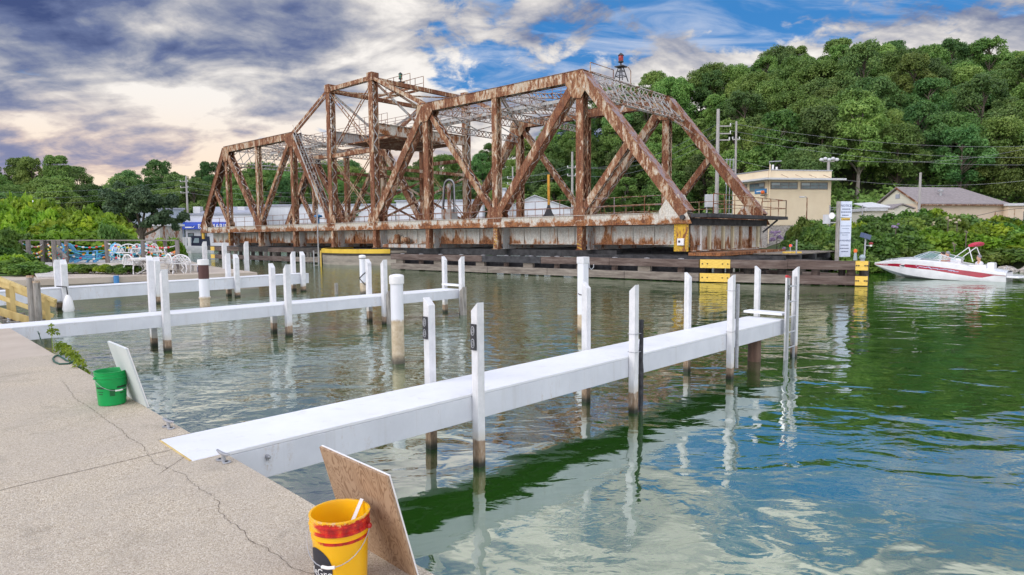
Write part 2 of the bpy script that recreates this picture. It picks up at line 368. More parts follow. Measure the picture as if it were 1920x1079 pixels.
def copy_tree(o, parent=None):
    c = o.copy(); col.objects.link(c); c.parent = parent
    for ch in o.children: copy_tree(ch, c)
    return c
def text_obj(name, s, size, origin, xd, yd, m, parent=None, ext=.003, align='LEFT', wrap=None):
    cu = bpy.data.curves.new(name, 'FONT'); cu.body = s; cu.size = size; cu.extrude = 0; cu.align_x = align; cu.resolution_u = 3
    to = bpy.data.objects.new(name, cu); col.objects.link(to)
    bpy.context.view_layer.update()
    me0 = bpy.data.meshes.new_from_object(to.evaluated_get(bpy.context.evaluated_depsgraph_get()))
    vs = [tuple(v.co) for v in me0.vertices]; fs = [tuple(p.vertices) for p in me0.polygons]
    bpy.data.objects.remove(to); bpy.data.curves.remove(cu); bpy.data.meshes.remove(me0)
    mb = MB(); O = Vector(origin); xd = Vector(xd).normalized(); yd = Vector(yd).normalized(); zd = xd.cross(yd)
    def tr(v, e):
        if wrap: return wrap(v[0], v[1], e)
        return O + xd * v[0] + yd * v[1] + zd * e
    n = len(vs)
    ec = {}
    for f in fs:
        for i in range(len(f)):
            a, b = f[i], f[(i + 1) % len(f)]; ec[(a, b)] = 1
    side = [(a, b, b + n, a + n) for (a, b) in ec if (b, a) not in ec]
    mb.add([tr(v, 0) for v in vs] + [tr(v, ext) for v in vs], [tuple(i + n for i in f) for f in fs] + [s_[::-1] for s_ in side] if False else [tuple(i + n for i in f) for f in fs] + side)
    return mb.build(name, m, parent)

# ------------------------------------------------------------------ foliage builder
def leaves(puffs, per, size, seed, flat=1.0):
    """puffs: list of (x,y,z,r). leaf quads on and inside each puff"""
    rg = np.random.RandomState(seed); V = []
    pf = np.array(puffs, dtype=float)
    w = pf[:, 3] ** 2; cnt = np.maximum((per * len(pf) * w / w.sum()).astype(int), 6)
    C = []; N = []
    for (x, y, z, r), k in zip(pf, cnt):
        d = rg.normal(size=(k, 3)); d /= np.linalg.norm(d, axis=1)[:, None]
        d[:, 2] = np.where(d[:, 2] < -.35, -d[:, 2], d[:, 2])
        rad = r * (1 - .45 * rg.rand(k) ** 2.2) * (1 + .10 * rg.normal(size=k))
        C.append(np.array([x, y, z]) + d * rad[:, None] * np.array([1, 1, flat])); N.append(d)
    C = np.vstack(C); N = np.vstack(N)
    N = N + rg.normal(size=N.shape) * .65 + np.array([0, 0, .35]); N /= np.linalg.norm(N, axis=1)[:, None]
    A = np.cross(N, rg.normal(size=N.shape)); A /= np.linalg.norm(A, axis=1)[:, None]; B = np.cross(N, A)
    s = size * (.6 + .8 * rg.rand(len(C)))[:, None]
    v = np.stack([C - A * s * .62, C - B * s * .36 - A * s * .05, C + A * s * .62 - N * s * .12, C + B * s * .36 + A * s * .05], axis=1)
    return v.reshape(-1, 3)
def leaf_mesh(name, verts, m):
    n = len(verts) // 4; me = bpy.data.meshes.new(name)
    me.vertices.add(len(verts)); me.vertices.foreach_set('co', verts.astype(np.float32).ravel())
    me.loops.add(len(verts)); me.loops.foreach_set('vertex_index', np.arange(len(verts), dtype=np.int32))
    me.polygons.add(n); me.polygons.foreach_set('loop_start', np.arange(0, len(verts), 4, dtype=np.int32))
    try: me.polygons.foreach_set('loop_total', np.full(n, 4, dtype=np.int32))
    except Exception: pass
    me.materials.append(MT[m]); me.update(calc_edges=True); me.validate(); return me
def crown_puffs(rg, H, r, base, n, squash=.8):
    out = []
    for i in range(n):
        u = rg.random(); an = rg.random() * 6.283
        z = base + (H - base) * (.08 + .86 * u)
        prof = math.sin(math.pi * min(max((z - base) / (H - base), .0), 1) ** .75) ** .6
        rad = r * prof * (.35 + .65 * rg.random() ** .5)
        pr = r * (.24 + .20 * rg.random())
        out.append((math.cos(an) * rad * .85, math.sin(an) * rad * .85, min(z, H - pr * .8), pr))
    return out
def trunk_mb(H, r0, puffs, rg, lean=.3):
    mb = MB(); pts = []; k = 6
    lx, ly = rg.uniform(-lean, lean), rg.uniform(-lean, lean)
    for i in range(k): t = i / (k - 1); pts.append((lx * t * t, ly * t * t, H * .8 * t))
    mb.tube(pts, [r0 * (1 - .75 * i / (k - 1)) for i in range(k)], 8)
    for p in puffs[::3]:
        zz = max(p[2] - rg.uniform(1, 2.2) * H / 10, H * .2); t = min(zz / (H * .8), 1)
        a = Vector((lx * t * t, ly * t * t, zz)); b = Vector(p[:3])
        mb.tube([a, a.lerp(b, .5) + Vector((0, 0, .08 * H * .3)), b], [r0 * .35, r0 * .22, r0 * .08], 5)
    return mb
# ================================================================== SETTING
D = 0.74                                       # level of the concrete walkway
TH = -0.7884; DU = Vector((math.sin(TH), math.cos(TH), 0)); DN = Vector((math.cos(TH), -math.sin(TH), 0)); DE = Vector((2.5825, 0, 0))
def DP(a, b, z=D): return DE + DU * a + DN * b + Vector((0, 0, z))   # a along the walkway edge, b out over the water
def interp(x, tab):
    if x <= tab[0][0]: return tab[0][1]
    for (x0, y0), (x1, y1) in zip(tab, tab[1:]):
        if x <= x1: return y0 + (y1 - y0) * (x - x0) / (x1 - x0)
    return tab[-1][1]
# --- water
m, g, b, out = newmat('green_river_water')
geo = g.n('ShaderNodeNewGeometry'); pos = geo.outputs['Position']
w1 = g.noise(g.vmath('MULTIPLY', pos, (1.0, 1.45, 1)), .62, 2, .45, .9)
w2 = g.noise(g.vmath('MULTIPLY', g.vmath('ADD', pos, (7, 3, 0)), (1.0, 1.5, 1)), 1.6, 3, .5, .6)
w3 = g.noise(g.vmath('MULTIPLY', pos, (1.0, 1.3, 1)), 6.0, 3, .55, .4)
py_ = g.sep(pos)[1]; px_ = g.sep(pos)[0]
patch = g.smooth(g.noise(pos, .16, 3, .5), .40, .62)
inner = g.math('MULTIPLY', g.smooth(py_, 6.0, 12.0), g.smooth(px_, 6.0, -1.0))
amp3 = g.math('ADD', g.math('MULTIPLY', patch, .0022), g.math('MULTIPLY', inner, .0042))
hgt = g.math('ADD', g.math('MULTIPLY', w1, .035), g.math('MULTIPLY', w2, g.math('ADD', .008, g.math('MULTIPLY', inner, .019))))
hgt = g.math('ADD', hgt, g.math('MULTIPLY', w3, amp3))
bn = g.n('ShaderNodeBump'); bn.inputs['Strength'].default_value = 1.0; bn.inputs['Distance'].default_value = 1.0
g.link(hgt, bn.inputs['Height'])
g.t.nodes.remove(b)
dif = g.n('ShaderNodeBsdfDiffuse'); dif.inputs[0].default_value = (.020, .082, .007, 1)
glo = g.n('ShaderNodeBsdfGlossy'); glo.inputs['Roughness'].default_value = .03; glo.inputs[0].default_value = (.93, .97, .97, 1)
g.link(bn.outputs[0], glo.inputs['Normal'])
lw = g.n('ShaderNodeLayerWeight'); lw.inputs[0].default_value = .5; g.link(bn.outputs[0], lw.inputs['Normal'])
fac = g.smooth(lw.outputs['Facing'], .30, .95, .25, .74)
mx = g.n('ShaderNodeMixShader'); g.link(fac, mx.inputs[0]); g.link(dif.outputs[0], mx.inputs[1]); g.link(glo.outputs[0], mx.inputs[2]); g.link(mx.outputs[0], out.inputs[0])
MT['water'] = m
mb = MB(); mb.add([(-420, -60, 0), (420, -60, 0), (420, 420, 0), (-420, 420, 0)], [(0, 1, 2, 3)])
tag(mb.build('water', 'water'), kind='structure')

# --- land
SHORE = [(-2.2, 62), (-1.3, 62), (-.79, 62), (-.66, 70), (-.58, 112), (.10, 108), (.24, 80), (.33, 62), (.40, 50), (.45, 42), (.52, 38.5), (.60, 37.2), (.8, 36.2), (2.4, 36)]
SKYL = [(-300, 330), (0, 292), (60, 285), (130, 282), (170, 315), (240, 318), (330, 312), (400, 305), (560, 296), (700, 292), (800, 286), (880, 262), (1000, 236), (1080, 200), (1200, 152), (1300, 128), (1400, 117), (1500, 100), (1640, 80), (1760, 98), (1850, 100), (1920, 106), (2100, 90), (2500, 120), (3500, 200)]
def ground_h(X, Y):
    a = X / max(Y, 1); ys = interp(a, SHORE); d = Y - ys
    px = 960 + F * a
    if d < 0: return -1.3 if d < -2 else -1.3 + 1.2 * (d + 2) / 2 - .0
    right = min(max((a - .2) / .25, 0), 1)
    h = min(d / 2.5, 1) * (.55 + .35 * right) - .1
    h += right * min(max((d - 2) / 10, 0), 1) * 1.0
    Y0 = 128 - 40 * right; Y1 = 172
    sk = 2.34 + (441 + (960 - px) * .0078 - interp(px, SKYL)) / F * Y1 - 11.9
    t = min(max((Y - Y0) / (Y1 - Y0), 0), 1.0); t = t * t * (3 - 2 * t) * .35 + t * .65
    h += t * max(sk - h, 0)
    if Y > Y1: h -= (Y - Y1) * .12
    return h
def hn(X, Y): return ground_h(X, Y) + mnoise.noise(Vector((X * .12, Y * .12, 0))) * .25
mb = MB(); NA = 130; AS = [-2.2 + 4.6 * i / NA for i in range(NA + 1)]
YS = [26 + (230 - 26) * (j / 90) ** 1.35 for j in range(91)] + [420]
vs = [(a * y, y, hn(a * y, y) if y < 400 else -3) for y in YS for a in AS]
fs = [(j * (NA + 1) + i, j * (NA + 1) + i + 1, (j + 1) * (NA + 1) + i + 1, (j + 1) * (NA + 1) + i) for j in range(len(YS) - 1) for i in range(NA)]
mb.add(vs, fs)
MT['soil'] = mat('wooded_ground', [(.3, (.018, .035, .010)), (.5, (.04, .065, .018)), (.7, (.09, .085, .04))], .6, 8, .95, .5)
tag(mb.build('ground', 'soil', smooth=True), kind='structure')

# --- hillside trees
def make_tree(name, H, r, seed, n, per, lsz, leaf, bark, base=.28, squash=.8, r0=.28):
    rg = random.Random(seed)
    puffs = [(p[0], p[1], p[2], p[3] * .74) for p in crown_puffs(rg, H, r, H * base, n, squash)]; puffs = puffs[:3 * n // 4] + [(p[0] * 1.12, p[1] * 1.12, p[2] + .4, p[3] * .5) for p in puffs[3 * n // 4:]]
    root = empty(name, (0, 0, 0))
    cr_ = bpy.data.objects.new('crown', leaf_mesh('crown', leaves(puffs, per, lsz, seed), leaf)); col.objects.link(cr_); cr_.parent = root
    trunk_mb(H, r0, puffs, rg).build('trunk', bark, root, smooth=True)
    return root
protos = []
for k in range(9):
    H = [13, 12, 14.5, 11.5, 13.5, 12.5, 15, 12, 13][k]; r = [4.8, 5.2, 4.6, 5.4, 4.2, 5.6, 4.4, 4.8, 5.0][k]
    protos.append(make_tree('broadleaf_tree', H, r, 40 + k, 66, 235, .30, 'treeleaf' if k % 3 else 'treeleaf2', 'palebark' if k == 4 else 'bark', .22 if k % 2 else .3))
used = [False] * len(protos)
rg = random.Random(5); spots = []
Y = 93.0
while Y < 178:
    amin, amax = -.86, .87
    stepx = 7.9 if Y > 120 else 7.2
    n = int((amax - amin) * Y / stepx); off = rg.random()
    for i in range(n + 1):
        X = amin * Y + (i + off) * stepx + rg.uniform(-1.8, 1.8); YY = Y + rg.uniform(-2.4, 2.4)
        a = X / YY
        right = min(max((a - .2) / .25, 0), 1)
        if YY < 129 - 36 * right: continue
        if a < .1 and YY > 172: continue
        if 0.28 < a < .86 and YY < 97: continue
        spots.append((X, YY))
    Y += 8.0
spots.sort(key=lambda p: p[1]); 
print('hill trees', len(spots))
spots = spots[:290]
for i, (X, Y) in enumerate(spots):
    k = rg.randrange(len(protos)); a = X / Y
    if not used[k]: o = protos[k]; used[k] = True
    else: o = copy_tree(protos[k])
    s = rg.uniform(.82, 1.18)
    o.location = (X, Y, hn(X, Y) - .6); o.rotation_euler.z = rg.random() * 6.28; s *= (.84 if a < .12 else 1); o.scale = (s, s, s * rg.uniform(.92, 1.08))
    lab, grp = ('leafy green broadleaf tree in the dense wood covering the high hill', 'trees covering the high hill') if a > .12 else ('leafy green broadleaf tree in the low wood beyond the marina sheds', 'trees of the low wood beyond the sheds')
    tag(o, lab, 'tree', grp)
for k, u in enumerate(used):
    if not u:
        for c in list(protos[k].children): bpy.data.objects.remove(c)
        bpy.data.objects.remove(protos[k])
# undergrowth that fills in below the crowns
rgn = np.random.RandomState(3); vv = []
for k in range(2600):
    a = rgn.uniform(-.9, .9); right = min(max((a - .2) / .25, 0), 1); Y = rgn.uniform(128 - 38 * right, 176); X = a * Y
    z = hn(X, Y)
    vv.append((X, Y, z + rgn.uniform(.2, 1.6), rgn.uniform(1.2, 2.4)))
o = bpy.data.objects.new('undergrowth', leaf_mesh('undergrowth', leaves(vv, 40, .6, 77), 'treeleaf')); col.objects.link(o)
tag(o, 'dark leafy undergrowth filling the wood under the hillside trees', 'undergrowth', kind='stuff')
# ================================================================== WALKWAY
def concrete():
    m, g, b, out = newmat('exposed_aggregate_concrete')
    v = g.n('ShaderNodeTexCoord').outputs['Object']
    big = g.noise(v, .9, 6, .6); med = g.noise(v, 6, 6, .65)
    vo = g.n('ShaderNodeTexVoronoi'); vo.inputs['Scale'].default_value = 170; g.link(v, vo.inputs['Vector'])
    hsv = g.sep(vo.outputs['Color'])[0]
    stone = g.ramp(hsv, [(.0, (.27, .205, .145)), (.25, (.42, .35, .255)), (.55, (.52, .445, .33)), (.8, (.58, .505, .385)), (.95, (.71, .64, .53))])
    c = g.mix(g.smooth(big, .35, .65, .0, .45), stone, (.42, .37, .31))
    c = g.mix(g.smooth(med, .55, .75, 0, .3), c, (.56, .47, .35))
    st = g.noise(g.vmath('ADD', v, (5, 2, 0)), 1.7, 9, .7, .6)
    c = g.mix(g.smooth(st, .53, .68, 0, .42), c, (.25, .215, .17))
    c = g.mix(g.smooth(g.noise(v, 26, 6, .75), .66, .72, 0, .5), c, (.66, .62, .55))
    g.link(c, b.inputs['Base Color']); b.inputs['Roughness'].default_value = .85
    bn = g.n('ShaderNodeBump'); bn.inputs['Strength'].default_value = .55; bn.inputs['Distance'].default_value = .004
    g.link(g.math('ADD', g.math('MULTIPLY', vo.outputs['Distance'], -1.0), hsv), bn.inputs['Height']); g.link(bn.outputs[0], b.inputs['Normal'])
    return m
MT['aggregate'] = concrete()
MT['concrete'] = mat('stained_seawall_concrete', [(.3, (.16, .14, .115)), (.5, (.30, .265, .22)), (.7, (.42, .375, .31))], .9, 9, .9, .4, (.5, .5, 2.4), nrough=.65)
MT['smoothconc'] = mat('smooth_tan_concrete', [(.3, (.42, .35, .28)), (.7, (.52, .45, .37))], 1.0, 8, .9, .2)
# outline with the notch that takes the nearest pier
W1A, W1B = 6.6545, 6.6545 + .6934
NB = -(at(427, 848, D) - at(365, 862, D)).length
edge = [DP(-3, 0), DP(W1A, 0), DP(W1A, NB), DP(W1B + .03, NB), DP(W1B + .03, 0), DP(12.6, 0)]
back = [DP(12.6, -7), DP(-3, -7)]
mb = MB(); poly = edge + back
mb.prism([Vector((p.x, p.y, -1.2)) for p in poly], (0, 0, D + 1.2))
wk = mb.build('walkway', 'aggregate'); tag(wk, kind='structure')
mb = MB(); p2 = [DP(12.604, -.001), DP(12.604, -7), DP(21.5, -7), DP(21.5, 0)]
mb.prism([Vector((p.x, p.y, -1.2)) for p in p2], (0, 0, D + 1.2 - .003)); tag(mb.build('far_walkway', 'smoothconc'), kind='structure')
# cracks and the saw-cut joint, lying in the walkway surface
def strip(pts, w, name, m, z=D + .003, jit=0.0):
    mb = MB(); rg = random.Random(len(pts)); fine = []
    for p, q in zip(pts, pts[1:]):
        P0 = at(p[0], p[1], D); P1_ = at(q[0], q[1], D); n = max(int((P1_ - P0).length / .03), 1)
        for i in range(n):
            t = i / n; c = P0.lerp(P1_, t); dd = (P1_ - P0).normalized(); sd = Vector((-dd.y, dd.x, 0))
            fine.append((c + sd * rg.uniform(-jit, jit), sd))
    fine.append((P1_, sd)); vs = []; fs = []
    for i, (c, sd) in enumerate(fine):
        ww = w * (.45 + 1.1 * rg.random()) if jit else w
        vs += [(c.x - sd.x * ww, c.y - sd.y * ww, z), (c.x + sd.x * ww, c.y + sd.y * ww, z)]
        if i: fs.append((2 * i - 2, 2 * i, 2 * i + 1, 2 * i - 1))
    mb.add(vs, fs); return mb.build(name, m, wk)
MT['crack'] = mat('dark_crack', [(.3, (.09, .07, .055)), (.7, (.20, .165, .13))], 30, rough=.95)
CR = [(118, 715), (140, 748), (165, 762), (200, 788), (227, 806), (240, 822), (268, 835), (276, 850), (292, 870), (345, 890), (372, 916), (400, 930), (410, 945), (412, 962), (430, 978), (460, 1000), (472, 1018), (500, 1030), (530, 1050), (548, 1064), (590, 1079), (640, 1100)]
strip(CR, .0015, 'crack', 'crack', jit=.009)
strip([(-80, 940), (86, 899), (200, 873), (326, 843)], .003, 'joint', 'crack')
strip([(-60, 716), (40, 702), (130, 692), (158, 690)], .002, 'joint', 'crack')
strip([(300, 888), (330, 868), (345, 858)], .0018, 'crack', 'crack', jit=.006)

# ================================================================== PIERS
def line_px(P0, dr, px, z):
    lo, hi = 0.0, 40.0
    f = lambda t: pix((P0.x + dr.x * t, P0.y + dr.y * t, z))[0] - px
    for _ in range(50):
        mid = (lo + hi) / 2
        if f(mid) < 0: lo = mid
        else: hi = mid
    return lo
def z_at(p, py):                               # height over point p that shows at picture row py
    lo, hi = -1.0, 20.0
    for _ in range(50):
        mid = (lo + hi) / 2
        if pix((p.x, p.y, mid))[1] > py: lo = mid
        else: hi = mid
    return lo
def pier(a0, w, b0, b1, thk, label, zt=D + .006):
    root = empty('finger_pier', DP(a0, b0, 0), label, 'pier', 'white finger piers off the walkway')
    lo, hi = a0, a0 + w
    c = DP((lo + hi) / 2, (b0 + b1) / 2, zt - .014)
    MB().obox(c, DN * ((b1 - b0) / 2), DU * (w / 2), Vector((0, 0, .014))).build('deck_board', 'deckwhite', root, bevel=.004)
    fb0 = max(b0, .004)
    zt2 = zt - .030; h = thk - .03
    for aa, s_ in ((lo + .012, -1), (hi - .012, 1)):
        c = DP(aa, (fb0 + b1) / 2, zt2 - h / 2)
        MB().obox(c, DN * ((b1 - fb0) / 2), DU * .012, Vector((0, 0, h / 2))).build('fascia', 'fascia', root, bevel=.006)
    c = DP((lo + hi) / 2, b1 - .012, zt2 - h / 2)
    MB().obox(c, DN * .012, DU * (w / 2 - .026), Vector((0, 0, h / 2))).build('end_board', 'fascia', root)
    mb = MB()
    for k in range(3):
        mb.obox(DP(lo + w * (.2 + .3 * k), (fb0 + b1) / 2, zt2 - h * .45), DN * ((b1 - fb0) / 2 - .03), DU * .02, Vector((0, 0, h * .38)))
    mb.build('joist', 'timberdark', root)
    return root
def post(root, p, ztop, slope=0, size=.092, m='post', zbot=-1.2, name='post', hi=.9):
    """square sleeve; slope +1: top cut falls towards -DU (camera side), -1 the other way"""
    s = size / 2; zl = ztop - size * hi if slope else ztop
    cs = [(-s, -s), (s, -s), (s, s), (-s, s)]      # (DU, DN)
    vs = []
    for (a, b_) in cs: q = p + DU * a + DN * b_; vs.append((q.x, q.y, zbot))
    for (a, b_) in cs:
        q = p + DU * a + DN * b_
        z = ztop if slope == 0 else (ztop if a * slope > 0 else zl)
        vs.append((q.x, q.y, z))
    mb = MB(); mb.add(vs, [(0, 1, 2, 3), (4, 7, 6, 5), (0, 4, 5, 1), (1, 5, 6, 2), (2, 6, 7, 3), (3, 7, 4, 0)][::1])
    return mb.build(name, m, root, bevel=.004)
def fpost(root, a_face, px, py_top, side, **kw):
    """side -1: on the camera face of the pier, +1: on the far face"""
    sz = kw.get('size', .092); aa = a_face + side * (sz / 2 + .004)
    P0 = DP(aa, 0, 0); t = line_px(P0, DN, px, D); p = P0 + DN * t
    zt = z_at(p, py_top); post(root, p, zt, slope=-side * -1 if side else 0, **kw); return p, zt
# pier 1 (nearest)
P1END = line_px(DP(W1A, 0, 0), DN, 1472, D)
pr1 = pier(W1A, .6934, NB, P1END, .2774, 'long white finger pier nearest to the camera, with a ladder at its end')
w = .6934
def front(root, a, px, py, **kw): return fpost(root, a, px, py, -1, **kw)
def rear(root, a, px, py, **kw): return fpost(root, a, px, py, 1, **kw)
for px, py in ((897, 567), (1188, 534), (1370, 515), ):
    front(pr1, W1A, px, py)
for px, py in ((807, 558), (1099, 529), (1289, 511), (1419, 499)):
    p, zt = rear(pr1, W1A + w, px, py)
# end post behind ladder
p_end, zt_end = front(pr1, W1A, 1490, 500, size=.10)
MB().obox(DP(W1A + .347, NB - .008, D + .0035 - .01), DN * .006, DU * .33, Vector((0, 0, .012))).build('edge_strip', 'yellowwood', pr1)
# number plates on the two near posts
def plate(root, px, py0, py1, a_face, side, txt):
    aa = a_face + side * (.046 + .004); P0 = DP(aa, 0, 0); t = line_px(P0, DN, px, D)
    p = P0 + DN * (t - .046 - .012); z0 = z_at(p, py1); z1 = z_at(p, py0)
    c = Vector((p.x, p.y, (z0 + z1) / 2))
    pl = MB().obox(c, DN * .008, DU * .038, Vector((0, 0, (z1 - z0) / 2))).build('number_plate', 'rubber', root, bevel=.004)
    mb = MB()
    for k in (0, 1):
        cc = c + DN * -.010 + Vector((0, 0, (.5 - k) * (z1 - z0) * .48))
        pts = [cc + DU * .022 * math.cos(q) + Vector((0, 0, (z1 - z0) * .17 * math.sin(q))) for q in [2 * math.pi * i / 14 for i in range(15)]]
        mb.tube(pts, .005, 5)
        pts = [cc + DU * .011 * math.cos(q) + Vector((0, 0, (z1 - z0) * .08 * math.sin(q))) for q in [2 * math.pi * i / 10 for i in range(11)]]
        mb.tube(pts, .0035, 5)
    mb.build('numeral', 'galv', pl)
plate(pr1, 897, 608, 657, W1A, -1, '66'); plate(pr1, 807, 594, 636, W1A + w, 1, '66')
# rub strips
def rubstrip(root, a_face, px, y0, y1, m, off=.10, size=.045):
    P0 = DP(a_face - .07, 0, 0); t = line_px(P0, DN, px, D); p = P0 + DN * t
    z1 = z_at(p, y0); z0 = z_at(p, y1)
    rg = random.Random(int(px)); pts = []
    n = 9
    for i in range(n + 1): pts.append(Vector((p.x, p.y, z0 + (z1 - z0) * i / n)) + DN * rg.uniform(-.005, .005))
    mb = MB(); mb.tube(pts, [size / 2 * rg.uniform(.85, 1.15) for _ in pts], 6)
    return mb.build('rub_strip', m, root)
rubstrip(pr1, W1A - .02, 1202, 600, 772, 'rubber', size=.065)
o = rubstrip(pr1, W1A - .02, 1382, 533, 690, 'galv', size=.055)
def wraps(root, a_face, px, rows):
    mb = MB(); P0 = DP(a_face - .05, 0, 0); t = line_px(P0, DN, px, D); p = P0 + DN * t
    for r_ in rows:
        z = z_at(p, r_); q = [p + DU * a + DN * b_ + Vector((0, 0, z)) for a, b_ in ((-.055, -.055), (-.055, .12), (.055, .12), (.055, -.055), (-.055, -.055))]
        mb.tube(q, .004, 5)
    mb.build('wire_tie', 'galv', root)
wraps(pr1, W1A, 1188, (626, 660)); wraps(pr1, W1A, 1370, (545, 622))
# raised plank across the end of pier 1, hook bolt
cb = DP(W1A + .02, P1END + .02, D + .11)
c0 = DP(W1A - .0, P1END - .10, D + .10); c1 = DP(W1A + w + .05, P1END - .10, D + .10)
MB().bar(c0 + DN * .10, c1 + DN * .10, .28, .045).build('end_plank', 'deckwhite', pr1, bevel=.008)
pb = DP(W1A - .004, 0, 0); t = line_px(pb, DN, 501, .6); pb = pb + DN * t; zb = z_at(pb, 856)
mb = MB(); q = Vector((pb.x, pb.y, zb)); mb.tube([q + DU * .01, q - DU * .03], .017, 8); mb.ball(q - DU * .034, .014, 6); mb.box(q - Vector((0, 0, .022)) - DU * .01, .012, .02, .02, .8)
mb.build('bolt', 'galv', pr1, smooth=True)
# ladder at the end
lp = DP(W1A - .09, 0, 0); t0 = line_px(lp, DN, 1474, D)
lr = empty('ladder', lp + DN * t0, 'aluminium ladder with red tipped rails hanging off the end of the nearest pier', 'ladder')
zt = z_at(lp + DN * t0, 521); LW = .34
def rail(dn, du, zt_, name='side_rail'):
    c = lp + DN * (t0 + dn) + DU * du
    mb = MB(); zz = (zt_ - .9) / 2
    c.z = (zt_ - .6) / 2; h = Vector((0, 0, (zt_ + .6) / 2))
    mb.obox(c, DN * .03, DU * .004, h); mb.obox(c + DU * .014 + DN * .0275, DN * .0025, DU * .012, h); mb.obox(c + DU * .014 - DN * .0275, DN * .0025, DU * .012, h)
    r = mb.build(name, 'alu', lr)
    MB().box((c.x + DU.x * .012, c.y + DU.y * .012, zt_ + .012), .068, .034, .024, math.atan2(DN.y, DN.x)).build('tip', 'red', r)
    return r, c
r1_, c1_ = rail(0.015, 0, zt); r2_, c2_ = rail(.015, -.0, zt) if False else (None, None)
# the rails stand one behind the other along the pier end
def lrail(p, ztp, m='alu', tip='red', wdt=.026, label=None):
    c = Vector((p.x, p.y, (ztp - .7) / 2)); h = Vector((0, 0, (ztp + .7) / 2)); mb = MB()
    mb.obox(c, DN * wdt, DU * .004, h); mb.obox(c + DU * .014 + DN * (wdt - .002), DN * .002, DU * .012, h); mb.obox(c + DU * .014 - DN * (wdt - .002), DN * .002, DU * .012, h)
    r = mb.build('side_rail', m, lr)
    if tip: MB().box((c.x + DU.x * .012, c.y + DU.y * .012, ztp + .012), wdt * 2 + .012, .034, .024, math.atan2(DN.y, DN.x)).build('tip', tip, r)
B0 = lp + DN * (t0 + .10); B1 = lp + DN * (t0 + .42)
lrail(B0, zt - .01, wdt=.034); lrail(B0 - DN * .075, zt + .02, wdt=.03); lrail(B1, zt - .0, 'galv', None, wdt=.034)
nr = 9
for k in range(nr):
    z = -.35 + k * .285
    if z > zt - .05: break
    MB().tube([Vector((B0.x, B0.y, z)), Vector((B1.x, B1.y, z))], .014, 8).build('rung', 'alu', lr)
text_obj('lettering', 'KELLER', .085, lp + DN * (t0 + .045) - DU * .006 + Vector((0, 0, z_at(lp + DN * t0, 535) - .0)), (0, 0, -1), DN, 'ink', lr)
# big concrete-filled pile under the end of pier 1
def pile(px, py_w, r, ztop, m, label, cat='piling', cap=None, pts=None, bands=None, grp=None):
    p = at(px, py_w, 0); root = empty('piling', (p.x, p.y, 0), label, cat, grp)
    mb = MB(); mb.lathe([(r, -1.5), (r, ztop)], (p.x, p.y, 0), 20); mb.build('shaft', m, root, smooth=True)
    if cap:
        mb = MB(); mb.lathe([(r * 1.16, ztop - .14), (r * 1.18, ztop - .02), (r * 1.16, ztop), (r * 1.0, ztop + .02), (r * .5, ztop + .035), (.001, ztop + .04)], (p.x, p.y, 0), 20); mb.build('cap', cap, root, smooth=True)
    return root, p
pile(1414, 677, .115, D - .31, 'brownpost', 'thick brown wooden piling under the outer end of the nearest pier')
def pvcmat(name, zl, h1):
    m, g, b, out = newmat(name); pos = g.n('ShaderNodeNewGeometry').outputs['Position']; z = g.sep(pos)[2]; n = g.noise(pos, 9, 8, .7)
    nz = g.math('ADD', z, g.math('MULTIPLY', g.math('SUBTRACT', n, .5), .10))
    white = (.74, .75, .79); tan = g.ramp(n, [(.35, (.42, .32, .20)), (.65, (.62, .52, .38))])
    c = g.mix(g.smooth(nz, zl + .03, zl - .03), white, tan); c = g.mix(g.smooth(nz, .22, .02), c, (.10, .085, .065))
    g.link(c, b.inputs['Base Color']); b.inputs['Roughness'].default_value = .35; return m
MT['pvc'] = pvcmat('white_pile_sleeve', .80, 0); MT['pvc2'] = pvcmat('white_pile_sleeve_clean', .45, 0)
# --- pier 2
W2 = 16.4079 * 1.0
P2F = 16.4079
print('pier2 check', pix(DP(P2F, 0, D)), 'pier1 end', P1END)
W2A = P2F
W2W = abs(at(307, 586.7, D).dot(DU) - at(305, 592.5, D).dot(DU)) if False else .75
P2END = line_px(DP(W2A, 0, 0), DN, 868, D)
pr2 = pier(W2A, W2W, -.3, P2END, .262, 'long white finger pier second from the camera, ending before the bridge')
for px, py in ((311, 505), (540, 496), (721, 487), (866, 481)): front(pr2, W2A, px, py, size=.13)
for px, py in ((286, 480), (512, 494), (692, 486), (834, 481)): rear(pr2, W2A + W2W, px, py, size=.12)
for px, py in ((730, 545), (868, 538)):
    front(pr2, W2A - .10, px, py, size=.15, m='greywood', name='bumper_post')
MB().bar(DP(W2A - .05, P2END - .06, D + .12), DP(W2A + W2W + .05, P2END - .06, D + .12), .2, .05).build('end_plank', 'deckwhite', pr2)
# --- pier 3
p3a = at(80, 543, D); p3b = at(575, 513.5, D)
d3 = (p3b - p3a); d3.z = 0; L3 = d3.length; d3.normalize(); n3 = Vector((-d3.y, d3.x, 0))
print('pier3', p3a, p3b, d3, DN)
pr3 = empty('finger_pier', (p3a.x, p3a.y, 0), 'long white finger pier farthest from the camera, below the concrete seawall', 'pier', 'white finger piers off the walkway')
thk3 = .40
A3 = p3a - d3 * 3.2; E3 = p3b + d3 * .1
MB().bar(A3 + n3 * .35, E3 + n3 * .35, .7, .03).build('deck_board', 'deckwhite', pr3)
zz = Vector((0, 0, -.02 - thk3 / 2))
MB().bar(A3 + n3 * .015 + zz, E3 + n3 * .015 + zz, .03, thk3 - .01).build('fascia', 'fascia', pr3)
MB().bar(A3 + n3 * .685 + zz, E3 + n3 * .685 + zz, .03, thk3 - .01).build('fascia', 'fascia', pr3)
MB().bar(E3 + n3 * .034 + zz, E3 + n3 * .666 + zz, .03, thk3 - .01).build('end_board', 'fascia', pr3)
